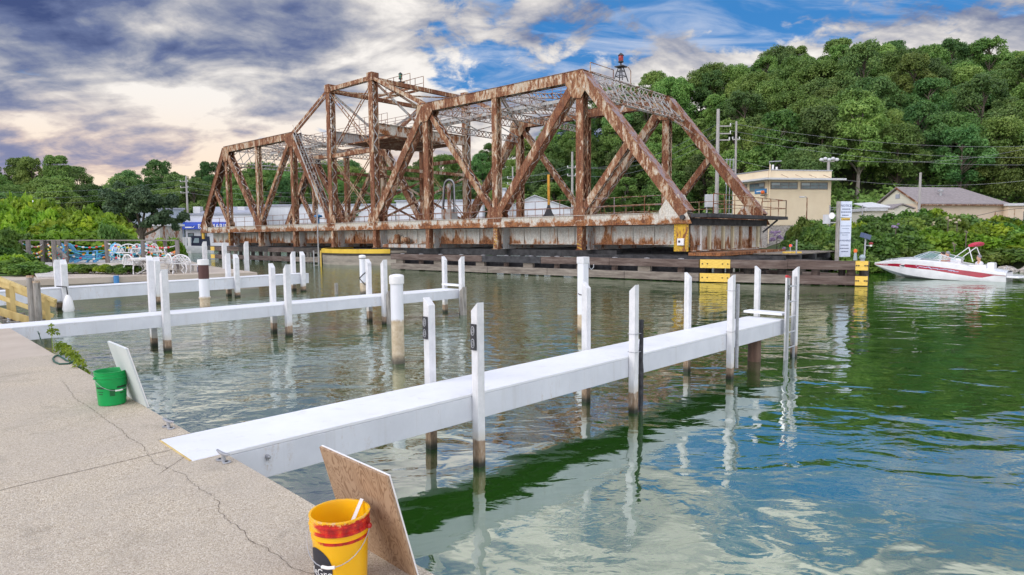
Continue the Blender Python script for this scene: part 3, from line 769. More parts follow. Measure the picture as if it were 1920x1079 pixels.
def post3(px, py, off, size=.17, z0=-1.2, m='post', name='post'):
    P0 = Vector((A3.x, A3.y, 0)) + n3 * off; t = line_px(P0, d3, px, D); p = P0 + d3 * t
    return post(pr3, p, z_at(p, py), slope=(1 if off < 0 else -1), size=size, m=m, name=name, zbot=z0)
for px, py in ((122, 487), (296, 482), (444, 477), (568, 472)): post3(px, py, -.10)
for px, py in ((109, 487), (428, 475), (550, 472)): post3(px, py, .80)
# fender hanging on pier 3
P0 = Vector((A3.x, A3.y, 0)) - n3 * .3; t = line_px(P0, d3, 126, D); p = P0 + d3 * t
fr = empty('boat_fender', (p.x, p.y, D), 'white mop shaped boat fender hanging from the farthest pier', 'fender')
mb = MB(); mb.lathe([(.14, -.50), (.17, -.42), (.13, -.15), (.07, 0), (.03, .05)], (p.x, p.y, D - .25), 10); mb.build('bumper', 'white', fr, smooth=True)
MB().tube([(p.x, p.y, D - .2), (p.x - .02, p.y, D + .05), (p.x - .3, p.y - .05, D + .08)], .02, 6).build('rope', 'dark', fr)
# loose pilings with sleeves
r_, p_ = pile(747, 681, .117, z_at(at(747, 681), 518), 'pvc', 'thick white capped piling with tan foot standing before the second pier', cap='white', grp='white sleeved pilings')
r_, p_ = pile(681, 551, .12, z_at(at(681, 551), 480), 'pvc2', 'slim white capped piling with a rope round it behind the second pier', cap='white', grp='white sleeved pilings')
mb = MB()
for zz_, tl in ((1.45, .0), (.75, .12), (.5, -.15)):
    mb.tube([(p_.x + .13 * math.cos(q), p_.y + .13 * math.sin(q), zz_ + tl * math.cos(q)) for q in [2 * math.pi * i / 16 for i in range(17)]], .022, 5)
mb.build('rope', 'dark', r_)
pb_ = at(385, 583, 0)
r_ = empty('piling', (pb_.x, pb_.y, 0), 'white piling with a broad brown band under its cap beside the second pier', 'piling', 'white sleeved pilings')
q = at(385, 583); zs = [z_at(q, y) for y in (487, 497, 523, 560)]
MB().lathe([(.155, -1.4), (.155, zs[3]), (.175, zs[3]), (.175, zs[3] + .06), (.155, zs[3] + .06), (.155, zs[2])], (q.x, q.y, 0), 20).build('shaft', 'pvc2', r_, smooth=True)
MB().lathe([(.157, zs[2]), (.157, zs[1])], (q.x, q.y, 0), 20).build('band', mat('brown_band', (.09, .035, .03), 4), r_, smooth=True)
MB().lathe([(.175, zs[1]), (.175, zs[0]), (.001, zs[0] + .02)], (q.x, q.y, 0), 20).build('cap', 'white', r_, smooth=True)
# grey square piling with hook beyond pier 1
q = at(1093, 625, 0)
r_ = empty('piling', (q.x, q.y, 0), 'grey white piling with a metal hook on top rising behind the nearest pier', 'piling', 'white sleeved pilings')
zt_ = z_at(q, 482)
MB().box((q.x, q.y, zt_ / 2 - .6), .19, .19, zt_ + 1.2, .75).build('shaft', 'pvc2', r_, bevel=.01)
MB().box((q.x, q.y, zt_ - .08), .215, .215, .16, .75).build('cap', 'post', r_, bevel=.01)
MB().tube([(q.x + .14, q.y, zt_ - .02), (q.x + .15, q.y, zt_ - .25), (q.x + .20, q.y, zt_ - .30), (q.x + .25, q.y, zt_ - .25), (q.x + .25, q.y, zt_ - .18)], .012, 6).build('hook', 'galv', r_)
MB().tube([(q.x + .115 * math.cos(a), q.y + .115 * math.sin(a), .95 + .03 * math.sin(a)) for a in [i * .45 for i in range(15)]], .012, 5).build('rope', 'dark', r_)
# slim stub in the water near pier 2
q = at(631, 552, 0)
tag(MB().box((q.x, q.y, 0), .12, .12, .9, .5).build('stub_post', 'greywood'), 'short grey wooden stub sticking out of the water left of the yellow edged pier', 'post')

# ================================================================== THINGS ON THE WALKWAY
def bucket(name, p, rb, rt, h, m, label, rot=0):
    root = empty(name, (p.x, p.y, p.z), label, 'bucket')
    rr = lambda z: rb + (rt - rb) * z / h
    prof = [(rb - .008, 0), (rb, .006), (rr(h * .66), h * .66), (rr(h * .70) + .004, h * .70), (rr(h * .735) + .004, h * .735), (rr(h * .74), h * .74), (rr(h * .80), h * .80),
            (rr(h * .81) + .009, h * .81), (rr(h * .84) + .009, h * .84), (rr(h * .85) + .002, h * .85), (rr(h * .90) + .002, h * .90), (rr(h * .91) + .007, h * .91), (rr(h * .93) + .007, h * .93), (rr(h * .94) + .002, h * .94),
            (rr(h * .975) + .003, h * .975), (rt + .008, h * .985), (rt + .008, h), (rt - .002, h), (rt - .005, h * .97), (rb - .006, .012), (.001, .010)]
    MB().lathe(prof, (p.x, p.y, p.z), 56).build('shell', m, root, smooth=True)
    mb = MB(); 
    pts = []
    for i in range(17):
        q = math.pi * i / 16; th = q + rot
        sag = math.sin(q); R_ = rt + .012 + .012 * sag
        pts.append((p.x + R_ * math.cos(th), p.y + R_ * math.sin(th), p.z + h * .82 - sag * h * .36))
    mb.tube(pts, .0022, 6); hd = mb.build('wire_handle', 'galv', root)
    mid = [Vector(pts[i]) for i in (7, 8, 9)]
    MB().tube(mid, .0075, 8).build('grip', 'white', hd, smooth=True)
    for th in (rot, rot + math.pi):
        q = Vector((p.x + (rt + .008) * math.cos(th), p.y + (rt + .008) * math.sin(th), p.z + h * .82)); MB().ball(q, .014, 6).build('handle_boss', m, root, smooth=True)
    return root
def yellowplastic():
    m, g, b, out = newmat('yellow_bucket_plastic'); v = g.n('ShaderNodeTexCoord').outputs['Object']
    x, y, z = g.sep(v)
    n = g.noise(v, 14, 8, .7, 1.2); n2 = g.noise(g.vmath('MULTIPLY', v, (1, 1, .5)), 30, 6, .7)
    zz = g.math('ADD', z, g.math('MULTIPLY', g.math('SUBTRACT', n, .5), .10))
    ring = g.math('MULTIPLY', g.smooth(zz, .20, .245), g.smooth(zz, .36, .325))
    ang = g.math('ADD', g.math('MULTIPLY', x, .9), g.math('MULTIPLY', y, .2))
    outer = g.smooth(g.vmath('LENGTH', g.comb(x, y, 0)), .125, .13)
    side = g.smooth(ang, -.14, -.04)
    k = g.math('MULTIPLY', g.math('MULTIPLY', ring, outer), side)
    k = g.smooth(g.math('ADD', k, g.math('MULTIPLY', g.math('SUBTRACT', n2, .5), .5)), .27, .55)
    drip = g.math('MULTIPLY', g.math('MULTIPLY', g.smooth(zz, .15, .22), g.smooth(n2, .50, .62)), g.math('MULTIPLY', outer, side))
    c = g.mix(g.math('MULTIPLY', drip, .6), (.86, .46, .006), (.55, .45, .42))
    c = g.mix(k, c, g.ramp(n2, [(.35, (.28, .01, .012)), (.55, (.52, .02, .015)), (.7, (.72, .10, .01))]))
    g.link(c, b.inputs['Base Color']); b.inputs['Roughness'].default_value = .32; b.inputs['Subsurface Weight'].default_value = .1; return m
MT['ybucket'] = yellowplastic(); MT['gbucket'] = mat('green_bucket_plastic', [(.3, (.0, .30, .065)), (.7, (.0, .36, .085))], 6, rough=.35)
yb = at(641, 1098, D); yb = Vector((yb.x, yb.y, D)); 
YR, YH = .128, .355
by_ = bucket('bucket', yb, .114, YR, YH, 'ybucket', 'yellow plastic bucket smeared with red paint, leaning board behind it', rot=-3.25)
# black oval emblem and lettering, wrapped round the shell
tocam = math.atan2(-yb.y, -yb.x)
def wrapy(x, y, e, a0, z0, R_=.1245, cpt=yb):
    rad = R_ + .0012 + e - .0
    th = a0 + x / R_
    rloc = .114 + (YR - .114) * (z0 + y) / YH + .0016 + e
    return Vector((cpt.x + rloc * math.cos(th), cpt.y + rloc * math.sin(th), cpt.z + z0 + y))
lc = tocam - .98
mb = MB(); N_ = 26; vs = []; fs = []
for i in range(-N_, N_ + 1):
    xx = i / N_; hh = math.sqrt(max(1 - xx * xx, 0))
    for k in range(9): vs.append(wrapy(xx * .083, (k / 4 - 1) * hh * .098, 0, lc, .128))
for i in range(2 * N_):
    for k in range(8): a_ = i * 9 + k; fs.append((a_, a_ + 9, a_ + 10, a_ + 1))
mb.add(vs, fs); em = mb.build('emblem', 'ink', by_)
text_obj('lettering', 'cleGro', .052, (0, 0, 0), (1, 0, 0), (0, 1, 0), 'letterwhite', em, ext=.0005,
         wrap=lambda x, y, e: wrapy(x - .062, y, e + .0012, lc, .098))
# paint brush handle standing in the bucket
bt = yb + Vector((.035, .07, 0)); top = yb + Vector((.058, .11, 0))
mb = MB(); a0_ = Vector((yb.x + .050, yb.y + .02, D + YH - .065)); a1_ = Vector((yb.x + .082, yb.y + .088, D + YH + .018))
mb.bar(a0_, a1_, .016, .006, (0, -1, .3)); ph = tag(mb.build('paint_stirrer', 'white'), 'short white plastic stick hooked inside the rim of the yellow bucket', 'stick')
# boards
def plank_board(name, pr, L, h, l, thick, mface, medge, label, cat):
    """pr: nearer bottom corner on the walkway; board runs along DU, leans l towards the land"""
    root = empty(name, tuple(pr), label, cat)
    upv = (Vector((0, 0, h)) - DN * l).normalized(); H_ = math.hypot(h, l); nrm = DU.cross(upv).normalized()
    if nrm.dot(DN) < 0: nrm = -nrm
    c = Vector(pr) + DU * L / 2 + upv * H_ / 2 + nrm * (thick * .3)
    MB().obox(c, DU * L / 2, upv * H_ / 2, nrm * thick * .3).build('ply_core', mface, root)
    c2 = c + nrm * thick * .5
    MB().obox(c2 + nrm * .0, DU * (L / 2 + .001), upv * (H_ / 2 + .001), nrm * thick * .2).build('white_facing', medge, root)
    return root, upv, nrm
def ply():
    m, g, b, out = newmat('plywood_grain'); v = g.n('ShaderNodeTexCoord').outputs['Object']
    v2 = g.vmath('MULTIPLY', v, (3.2, 3.2, .75)); d_ = g.noise(v2, 2.4, 3, .5, 1.6, out=0)
    wv = g.math('SINE', g.math('MULTIPLY', d_, 95.0)); fine = g.noise(g.vmath('MULTIPLY', v, (1, 1, .15)), 90, 4, .7)
    k = g.math('ADD', g.math('MULTIPLY', g.smooth(wv, -.2, 1.0), .62), g.math('MULTIPLY', fine, .4))
    c = g.ramp(k, [(.15, (.40, .275, .175)), (.5, (.33, .215, .13)), (.9, (.22, .13, .07))])
    g.link(c, b.inputs['Base Color']); b.inputs['Roughness'].default_value = .75; return m
MT['ply'] = ply()
pr = at(780, 1086, D)
rt_, upv, nrm = plank_board('leaning_board', pr, .60, .53, .148, .020, 'ply', 'white', 'brown plywood offcut with one white face leaning on the yellow bucket', 'board')
stc = Vector(pr) + DU * .44 + upv * .36 - nrm * .0025
text_obj('stamp', 'PLYWOOD', .038, stc + upv * .09, -upv, -DU if False else DU * 1.0, mat('faint_stamp', (.17, .10, .06), 4, rough=.8), rt_, ext=.001) if False else None
pg_ = at(276, 765, D)
plank_board('leaning_board', pg_, .64, .58, .15, .020, mat('primed_board_face', [(.3, (.50, .55, .54)), (.7, (.60, .65, .64))], 2, rough=.7), 'white', 'pale white painted board leaning on the green bucket', 'board')
gb = at(211, 757, D); gb = Vector((gb.x, gb.y, D))
GH = .33
bg_ = bucket('bucket', gb, .118, .136, GH, 'gbucket', 'bright green plastic bucket with black printing at the edge of the walkway', rot=-2.2)
tg = math.atan2(-gb.y, -gb.x)
def wrapg(x, y, e, a0, z0):
    r_ = .118 + (.136 - .118) * (z0 + y) / GH + .0016 + e; th = a0 + x / .127
    return Vector((gb.x + r_ * math.cos(th), gb.y + r_ * math.sin(th), gb.z + z0 + y))
mb = MB()
for k in range(6):
    vs = [wrapg(-.022 + .044 * i / 6, .022 - k * .0115 + j * .0075, 0, tg + .03, .135) for i in range(7) for j in (0, 1)]
    mb.add(vs, [(2 * i, 2 * i + 2, 2 * i + 3, 2 * i + 1) for i in range(6)])
gp = mat('dark_green_print', (.01, .06, .025), 4); mb.build('printed_panel', gp, bg_)
for (a0, w_) in ((.78, .055), (-.80, .05)):
    for k, (hh, ww) in enumerate(((.020, 1), (.006, .7), (.008, .55))):
        y0 = (.02, -.012, -.035)[k]
        mb = MB()
        for sgm in range(1):
            n_ = 1; xs = -w_ * ww + 2 * w_ * ww * sgm / n_; xe = xs + 2 * w_ * ww / n_ * .9
            vs = [wrapg(xs + (xe - xs) * i / 6, y0 + j * hh * (.8 + .2 * (i % 2)), 0, tg + a0, .15) for i in range(7) for j in (0, 1)]
            mb.add(vs, [(2 * i, 2 * i + 2, 2 * i + 3, 2 * i + 1) for i in range(6)])
        mb.build('printing', gp, bg_)
# cleats
def cleat(p, label, rz):
    root = empty('dock_cleat', (p.x, p.y, D), label, 'cleat', 'metal cleats bolted to the walkway')
    X = Vector((math.cos(rz), math.sin(rz), 0)); Yv = Vector((-math.sin(rz), math.cos(rz), 0)); P_ = Vector((p.x, p.y, D))
    mb = MB(); poly = [P_ + X * a + Yv * b_ for a, b_ in ((-.07, -.015), (-.06, -.028), (-.035, -.028), (-.02, -.014), (.02, -.014), (.035, -.028), (.06, -.028), (.07, -.015), (.07, .015), (.06, .028), (.035, .028), (.02, .014), (-.02, .014), (-.035, .028), (-.06, .028), (-.07, .015))]
    mb.prism(poly, (0, 0, .012)); mb.build('base', 'galv', root, bevel=.003)
    mb = MB()
    for a in (-.046, .046): mb.lathe([(.012, .0125), (.012, .016), (.001, .0165)], P_ + X * a, 10)
    mb.build('bolt', 'dark', root)
    mb = MB(); mb.tube([P_ + Vector((0, 0, .01)), P_ + Vector((0, 0, .05))], [.017, .013], 10)
    mb.tube([P_ + X * a + Vector((0, 0, z)) for a, z in ((-.085, .068), (-.05, .060), (0, .056), (.05, .060), (.085, .068))], [.008, .012, .014, .012, .008], 10)
    mb.build('horn', 'galv', root, smooth=True)
rz = math.atan2(DU.y, DU.x)
cleat(at(316, 803, D), 'weathered metal cleat on the walkway just left of the nearest pier', rz + .15)
cleat(at(419, 866, D), 'weathered metal cleat on the walkway in front of the nearest pier', rz + .1)
cleat(at(16, 604, D), 'small metal cleat at the foot of the second pier', rz)
# vine over the edge and the hose
pv = [at(x, y, D) for x, y in ((98, 648), (108, 655), (116, 660), (124, 664), (131, 672), (138, 682), (144, 690))]
pf = []
for i, q in enumerate(pv):
    pf += [(q.x + DN.x * .03, q.y + DN.y * .03, D + .02 + (.02 if i else .16), .075), (q.x + DN.x * .08, q.y + DN.y * .08, D - .08, .06)]
pf.append((pv[0].x, pv[0].y, D + .30, .035)); pf.append((pv[0].x, pv[0].y, D + .22, .05))
root = empty('creeping_plant', tuple(pv[2]), 'small bright green plant creeping over the walkway edge beside the hose', 'plant')
lv = leaves([(p[0] - pv[2].x, p[1] - pv[2].y, p[2] - pv[2].z, p[3]) for p in pf], 60, .032, 4)
o = bpy.data.objects.new('foliage', leaf_mesh('foliage', lv, 'vine')); col.objects.link(o); o.parent = root
MB().tube([pv[0] - Vector((0, 0, .3)), pv[0] + Vector((0, 0, .3))], .004, 5).build('stem', 'vine', root)
mb = MB(); hp = []
for x, y in ((140, 679), (128, 682), (112, 683), (102, 679), (99, 673), (103, 668), (110, 667), (117, 671), (124, 676), (140, 679)):
    q = at(x, y, D + .012); hp.append(q)
mb.tube(hp, .011, 8)
q0 = at(146, 684, D); mb.tube([hp[0], q0, q0 + DN * .08 - Vector((0, 0, .3))], .011, 8)
mb.tube([at(79, 645, D + .01), at(76, 636, D + .2) , at(73, 626, D + .28), at(71, 622, D + .1)], .009, 8)
tag(mb.build('hose', mat('green_hose', (.02, .09, .06), 5, rough=.4), smooth=True), 'coiled dark green hose lying at the walkway edge beside the creeping plant', 'hose')
# ================================================================== SWING BRIDGE
BTH = -0.8378; BD = Vector((math.sin(BTH), math.cos(BTH), 0)); BN = Vector((math.cos(BTH), -math.sin(BTH), 0)); BA = Vector((9.4549, 34.6623, 0))
BW = 10.36; ZG, ZB, ZT, ZTOP, ZTW = 1.40, 2.87, 3.49, 12.05, 15.35
T = [0.0, 7.0, 14.0, 21.0, 27.6, 33.75, 40.2, 47.0, 53.8, 60.5]
def B(t, s, z): return BA + BD * t + BN * s + Vector((0, 0, z))
br = empty('swing_bridge', tuple(B(30.4, BW / 2, 0)), 'huge rusty steel truss swing bridge standing open over the river', 'bridge')
def member(name, a, b, hp, wt, web='rust', lace='lace', s0=0, cover=False, xl=False, plates=True):
    """laced member between a and b in a truss plane: hp depth in plane, wt across"""
    a = Vector(a); b = Vector(b); d = (b - a); L = d.length; d.normalize(); u = d.cross(BN).normalized()
    mb = MB(); c = (a + b) / 2
    for sg in (-1, 1):
        off = BN * sg * (wt / 2 - .02)
        mb.obox(c + off, d * L / 2, u * hp / 2, BN * .018)
        for e in (-1, 1): mb.obox(c + BN * sg * (wt / 2 - .06 - .002) + u * e * (hp / 2 - .016), d * L / 2, u * .0135, BN * .035)
    n = max(int(L / (wt * (1.0 if not xl else 1.25))), 2)
    if cover:
        mb.obox(c + u * (hp / 2 + .014) * (1 if u.z > 0 else -1), d * (L / 2), u * .012, BN * (wt / 2 + .05), mi=2)
    for e in (-1, 1):
        if cover and (u * e).z > 0: continue
        for i in range(n):
            p = a + d * L * i / n; q = a + d * L * (i + 1) / n; sg = 1 if i % 2 else -1
            o_ = u * e * (hp / 2 - .035)
            mb.bar(p + o_ + BN * sg * (wt / 2 - .08), q + o_ - BN * sg * (wt / 2 - .08), .085, .014, up=u, mi=1)
            if xl: mb.bar(p + o_ * .97 - BN * sg * (wt / 2 - .08), q + o_ * .97 + BN * sg * (wt / 2 - .08), .085, .014, up=u, mi=1)
    return mb.build(name, [web, lace, 'mauve'], br)
def gusset(name, p, pts, m='rustpale', s=0, wt=.6):
    mb = MB()
    for sg in (-1, 1):
        poly = [p + BD * a + Vector((0, 0, z)) + BN * (sg * (wt / 2 + .004) - .009) for a, z in pts]
        mb.prism(poly, BN * .018)
        for a, z in [(x_ * .8, y_ * .8) for x_, y_ in pts]:
            pass
    return mb.build(name, m, br)
for s in (0.0, BW):
    near = s == 0
    W1_ = 'rust' ; zt = ZTOP - .33
    # chords and end posts of both arms
    for (ta, tb, i0, i1) in ((T[0], T[1], 0, 0), (T[9], T[8], 0, 0)):
        sg = 1 if tb > ta else -1
        member('end_post', B(ta + sg * .1, s, ZB + .5), B(tb - sg * .1, s, zt), .60, .74, 'rust' if near or ta == 0 else 'rust', cover=True)
        tm = ta + (tb - ta) * .5
        member('sub_strut', B(tb, s, ZT + .1), B(tm, s, (ZT + zt) / 2 + .1), .42, .40)
    for ta, tb in ((T[1], T[3]), (T[6], T[8])):
        member('top_chord', B(ta - .25, s, zt), B(tb + .25, s, zt), .62, .60, 'rust', cover=True)
    for ta, tb in ((T[1], T[2]), (T[8], T[7])):
        member('diagonal', B(ta, s, zt), B(tb, s, ZT), .56, .62)
    for ta, tb in ((T[3], T[2]), (T[6], T[7])):
        member('counter_diagonal', B(ta, s, zt), B(tb, s, ZT + .05), .38, .46, 'rustpale')
    for ta, tb in ((T[3], T[4]), (T[6], T[5])):
        member('tower_diagonal', B(ta, s, zt), B(tb, s, ZT), .60, .70)
    for t in (T[1], T[2], T[3], T[6], T[7], T[8]):
        z0 = ZT
        member('vertical_post', B(t, s, z0), B(t, s, zt), .52 if t in (T[1], T[3]) else .44, .52, 'rust', 'rustpale')
    for t in (T[4], T[5]):
        member('tower_column', B(t, s, ZT), B(t, s, ZTW), .52, .62, 'rust', 'greysteel')
        mb = MB(); mb.obox(B(t, s, ZTW - .3), BD * .33, BN * .36, Vector((0, 0, .34))); mb.build('column_head', 'rust', br)
    # bars from the tower top to the arms
    for ta, tb in ((T[4], T[3]), (T[5], T[6])):
        mb = MB(); 
        for e in (-.17, .17): mb.bar(B(ta, s + e, ZTW - .3), B(tb, s + e, zt + .2), .03, .26, up=BN.cross(BD))
        mb.build('tie_bar', 'rust', br)
    member('tower_strut', B(T[4], s, ZTW - .35), B(T[5], s, ZTW - .35), .34, .36)
    for e, (ta, tb) in enumerate(((T[4], T[5]), (T[5], T[4]))):
        mb = MB(); a = B(ta, s, ZTW - .7); b_ = B(tb, s, 9.4); d = (b_ - a).normalized(); u = d.cross(BN)
        for k in (-.14, .14): mb.bar(a + u * k, b_ + u * k, .06, .05)
        for i in range(1, 7): q = a.lerp(b_, i / 7); mb.bar(q - u * .14, q + u * .14, .05, .05)
        mb.build('brace', 'rustpale', br)
        mb = MB(); a = B(ta, s, 9.2); b_ = B(tb, s, ZT + .2); d = (b_ - a).normalized(); u = d.cross(BN)
        for k in (-.11, .11): mb.bar(a + u * k, b_ + u * k, .06, .05)
        mb.build('brace', 'rustpale', br)
    member('tower_strut', B(T[4], s, 9.3), B(T[5], s, 9.3), .32, .30, 'rust')
    # bottom band
    mb = MB(); zc_ = (ZB + ZT) / 2; L = T[9] - T[0]
    for e in (-1, 1): mb.obox(B(L / 2, s + e * .26, zc_), BD * L / 2, BN * .012, Vector((0, 0, .31)))
    mb.obox(B(L / 2, s, ZT - .008), BD * (L / 2 + .02), BN * .34, Vector((0, 0, .014)))
    mb.obox(B(L / 2, s, ZB + .004), BD * (L / 2 + .02), BN * .32, Vector((0, 0, .016)))
    for i in range(40):
        t = (i + .5) * L / 40; 
        mb.obox(B(t, s, ZB + .02), BD * .5, BN * .30, Vector((0, 0, .004)))
    if near:
        for i in range(300):
            t = .15 + i * .2
            for zz in (ZB + .07, ZT - .07): mb.box(B(t, s - .273, zz), .028, .02, .028, -BTH)
    mb.build('bottom_chord', 'band', br)
    # splice plates and rivets
    sv = -1 if near else 1
    for t in T[1:-1]: MB().obox(B(t, s + sv * .278, zc_ + .02), BD * .55, BN * .006, Vector((0, 0, .29))).build('splice_plate', 'band', br)
    if 0:
        for i in range(300):
            t = .15 + i * .2
            if t > L: break
            for zz in (ZB + .07, ZT - .07): mb.box(B(t, s - .273, zz), .028, .02, .028, -BTH)
    # gussets
    for t in (T[1], T[8]):
        sg = 1 if t == T[1] else -1
        gusset('gusset', B(t, s, zt), [(-.3 * sg, .25), (.95 * sg, .25), (.95 * sg, -.45), (.45 * sg, -1.25), (-.15 * sg, -1.35), (-.75 * sg, -.5)][::sg], 'rustpale', wt=.66)
    for t in (T[3], T[6]):
        gusset('gusset', B(t, s, zt), [(-.75, .25), (.75, .25), (.9, -.4), (.35, -1.0), (-.35, -1.0), (-.9, -.4)], 'rustpale', wt=.66)
    for t in (T[2], T[4], T[5], T[7]):
        gusset('gusset', B(t, s, ZT), [(-.55, -.3), (.55, -.3), (.75, .15), (.5, .72), (-.5, .72), (-.75, .15)], 'rust', wt=.56)
    for t in (T[1], T[8]):
        gusset('gusset', B(t, s, ZT), [(-.4, -.3), (.4, -.3), (.45, .3), (.3, .55), (-.3, .55), (-.45, .3)], 'rust', wt=.56)
    for t, sg in ((T[0], 1), (T[9], -1)):
        gusset('end_gusset', B(t, s, ZT), [(-.35 * sg, -.62), (1.5 * sg, -.58), (1.6 * sg, .1), (1.0 * sg, .95), (.45 * sg, .95)][::sg], 'band', wt=.68)
    # outer posts below the band (ends of the floor beams)
    for i, t in enumerate(T[1:-1]):
        mb = MB(); mb.obox(B(t + .02, s + (0 if near else 0), (ZG + ZB) / 2), BD * .20, BN * .20, Vector((0, 0, (ZB - ZG) / 2 - .003)))
        mb.obox(B(t + .02, s, ZG + .012), BD * .28, BN * .27, Vector((0, 0, .014)))
        mb.build('hanger_post', 'rust', br)
# warning stripes on three of the hanger posts
for t in (T[1], T[2], T[8]):
    mb = MB()
    for k in range(7):
        z = ZG + .10 + k * .2; c = B(t + .02, -.206, z)
        mb.prism([c + BD * a + Vector((0, 0, b_)) for a, b_ in ((-.17, -.07), (.17, .05), (.17, .12), (-.17, 0))], BN * .004)
    mb.build('warning_stripes', 'yellow', br)
# floor beams, stringer girders, ties
for t in T:
    if t in (T[0], T[9]): continue
    mb = MB(); mb.obox(B(t - .28, BW / 2, (ZG + ZB) / 2 - .01), BN * (BW / 2 - .22), BD * .015, Vector((0, 0, .70)))
    for z in (ZG + .03, ZB - .09): mb.obox(B(t - .28, BW / 2, z), BN * (BW / 2 - .22), BD * .16, Vector((0, 0, .018)))
    for k in range(6): mb.obox(B(t - .28 - .03, .8 + k * 1.75, (ZG + ZB) / 2 - .01), BN * .04, BD * .03, Vector((0, 0, .66)))
    mb.build('floor_beam', 'greysteel', br)
for i in range(9):
    t0, t1 = T[i], T[i + 1]
    for s in (.85, BW - .85):
        mb = MB(); c = B((t0 + t1) / 2 - .28 + .28 * 0, s, (1.74 + 2.80) / 2); Lh = (t1 - t0) / 2 - .05
        mb.obox(c, BD * Lh, BN * .012, Vector((0, 0, .53)))
        for z in (1.74, 2.80): mb.obox(B((t0 + t1) / 2 - .28, s, z), BD * Lh, BN * .16, Vector((0, 0, .018)))
        k = 5 if t1 - t0 > 6.5 else 4
        for j in range(1, k): mb.obox(B(t0 - .28 + (t1 - t0) * j / k, s - .05, 2.27), BD * .018, BN * .045, Vector((0, 0, .50)))
        mb.build('plate_girder', 'girder', br)
mb = MB()
for i in range(100): mb.obox(B(.5 + i * .6, BW / 2, 3.02), BD * .11, BN * (BW / 2 - .5), Vector((0, 0, .11)))
o = mb.build('sleepers', 'timberdark', br); tag(o, kind='stuff')
mb = MB()
for s in (2.2, 4.0, 6.3, 8.1): mb.obox(B(30.2, s, 2.60), BD * 30, BN * .12, Vector((0, 0, .26)))
mb.build('stringer', 'dark', br)
mb = MB()
for s in (2.35, 3.78, 6.55, 7.98): mb.obox(B(30.2, s, 3.20), BD * 30.1, BN * .035, Vector((0, 0, .07)))
mb.build('rail_track', 'rust', br)
# lateral bracing between the top chords
def lattice(name, a, b, h, m='lace', up=Vector((0, 0, 1)), n=None, bw=.07, cross=True):
    """open latticed strut from a to b: two booms and crossing bars"""
    a = Vector(a); b = Vector(b); mb = MB(); u = Vector(up).normalized() * h / 2
    mb.bar(a + u, b + u, .14, .05, up=up); mb.bar(a - u, b - u, .14, .05, up=up)
    n = n or max(int((b - a).length / (h * .9)), 2)
    for i in range(n):
        p = a.lerp(b, i / n); q = a.lerp(b, (i + 1) / n)
        mb.bar(p - u, q + u, .012, bw, up=up); 
        if cross: mb.bar(p + u, q - u, .014, bw, up=up)
    return mb.build(name, m, br)
zt = ZTOP - .33
for t in (T[2], T[3], T[6], T[7]):
    lattice('top_strut', B(t, .3, zt - .0), B(t, BW - .3, zt - .0), .55)
    lattice('sway_frame', B(t, .3, zt - 1.25), B(t, BW - .3, zt - 1.25), .45, 'greysteel')
    mb = MB()
    for k in range(4):
        a = .4 + k * (BW - .8) / 4; b_ = a + (BW - .8) / 4
        mb.bar(B(t, a, zt - .3 if k % 2 else zt - 1.0), B(t, b_, zt - 1.0 if k % 2 else zt - .3), .07, .07)
    mb.build('sway_brace', 'greysteel', br)
# portal frames follow the slope of the end posts
for (t1, t0) in ((T[1], T[0]), (T[8], T[9])):
    dirp = (B(t0, 0, ZT) - B(t1, 0, zt)).normalized()
    up_ = -dirp
    a0, b0 = B(t1, .3, ZTOP - .2), B(t1, BW - .3, ZTOP - .2)
    lattice('portal_frame', a0, b0, .5, 'lace', n=18)
    lattice('portal_frame', a0 + dirp * 2.0, b0 + dirp * 2.0, .45, 'greysteel', up=up_, n=20)
    mb = MB()
    for k in range(10):
        a = a0.lerp(b0, k / 10) + dirp * .15; b_ = a0.lerp(b0, (k + 1) / 10) + dirp * 1.85
        mb.bar(a, b_, .07, .05, up=up_); mb.bar(a0.lerp(b0, (k + 1) / 10) + dirp * .15, a0.lerp(b0, k / 10) + dirp * 1.85, .07, .05, up=up_)
    mb.build('portal_lacing', 'greysteel', br)
    for s_ in (0, 1):
        p = (a0 if s_ == 0 else b0); q = BN * (2.2 if s_ == 0 else -2.2)
        mb = MB(); mb.bar(p + dirp * 3.6, p + q + dirp * 2.1, .1, .12, up=up_); mb.build('knee_brace', 'greysteel', br)
for (ta, tb) in ((T[1], T[2]), (T[2], T[3]), (T[6], T[7]), (T[7], T[8])):
    for (sa, sb) in ((.3, BW - .3), (BW - .3, .3)):
        lattice('lateral_brace', B(ta, sa, zt + .05), B(tb, sb, zt + .05), .30, 'lace', up=BD.cross(Vector((0, 0, 1))) if False else Vector((0, 0, 1)), cross=False)
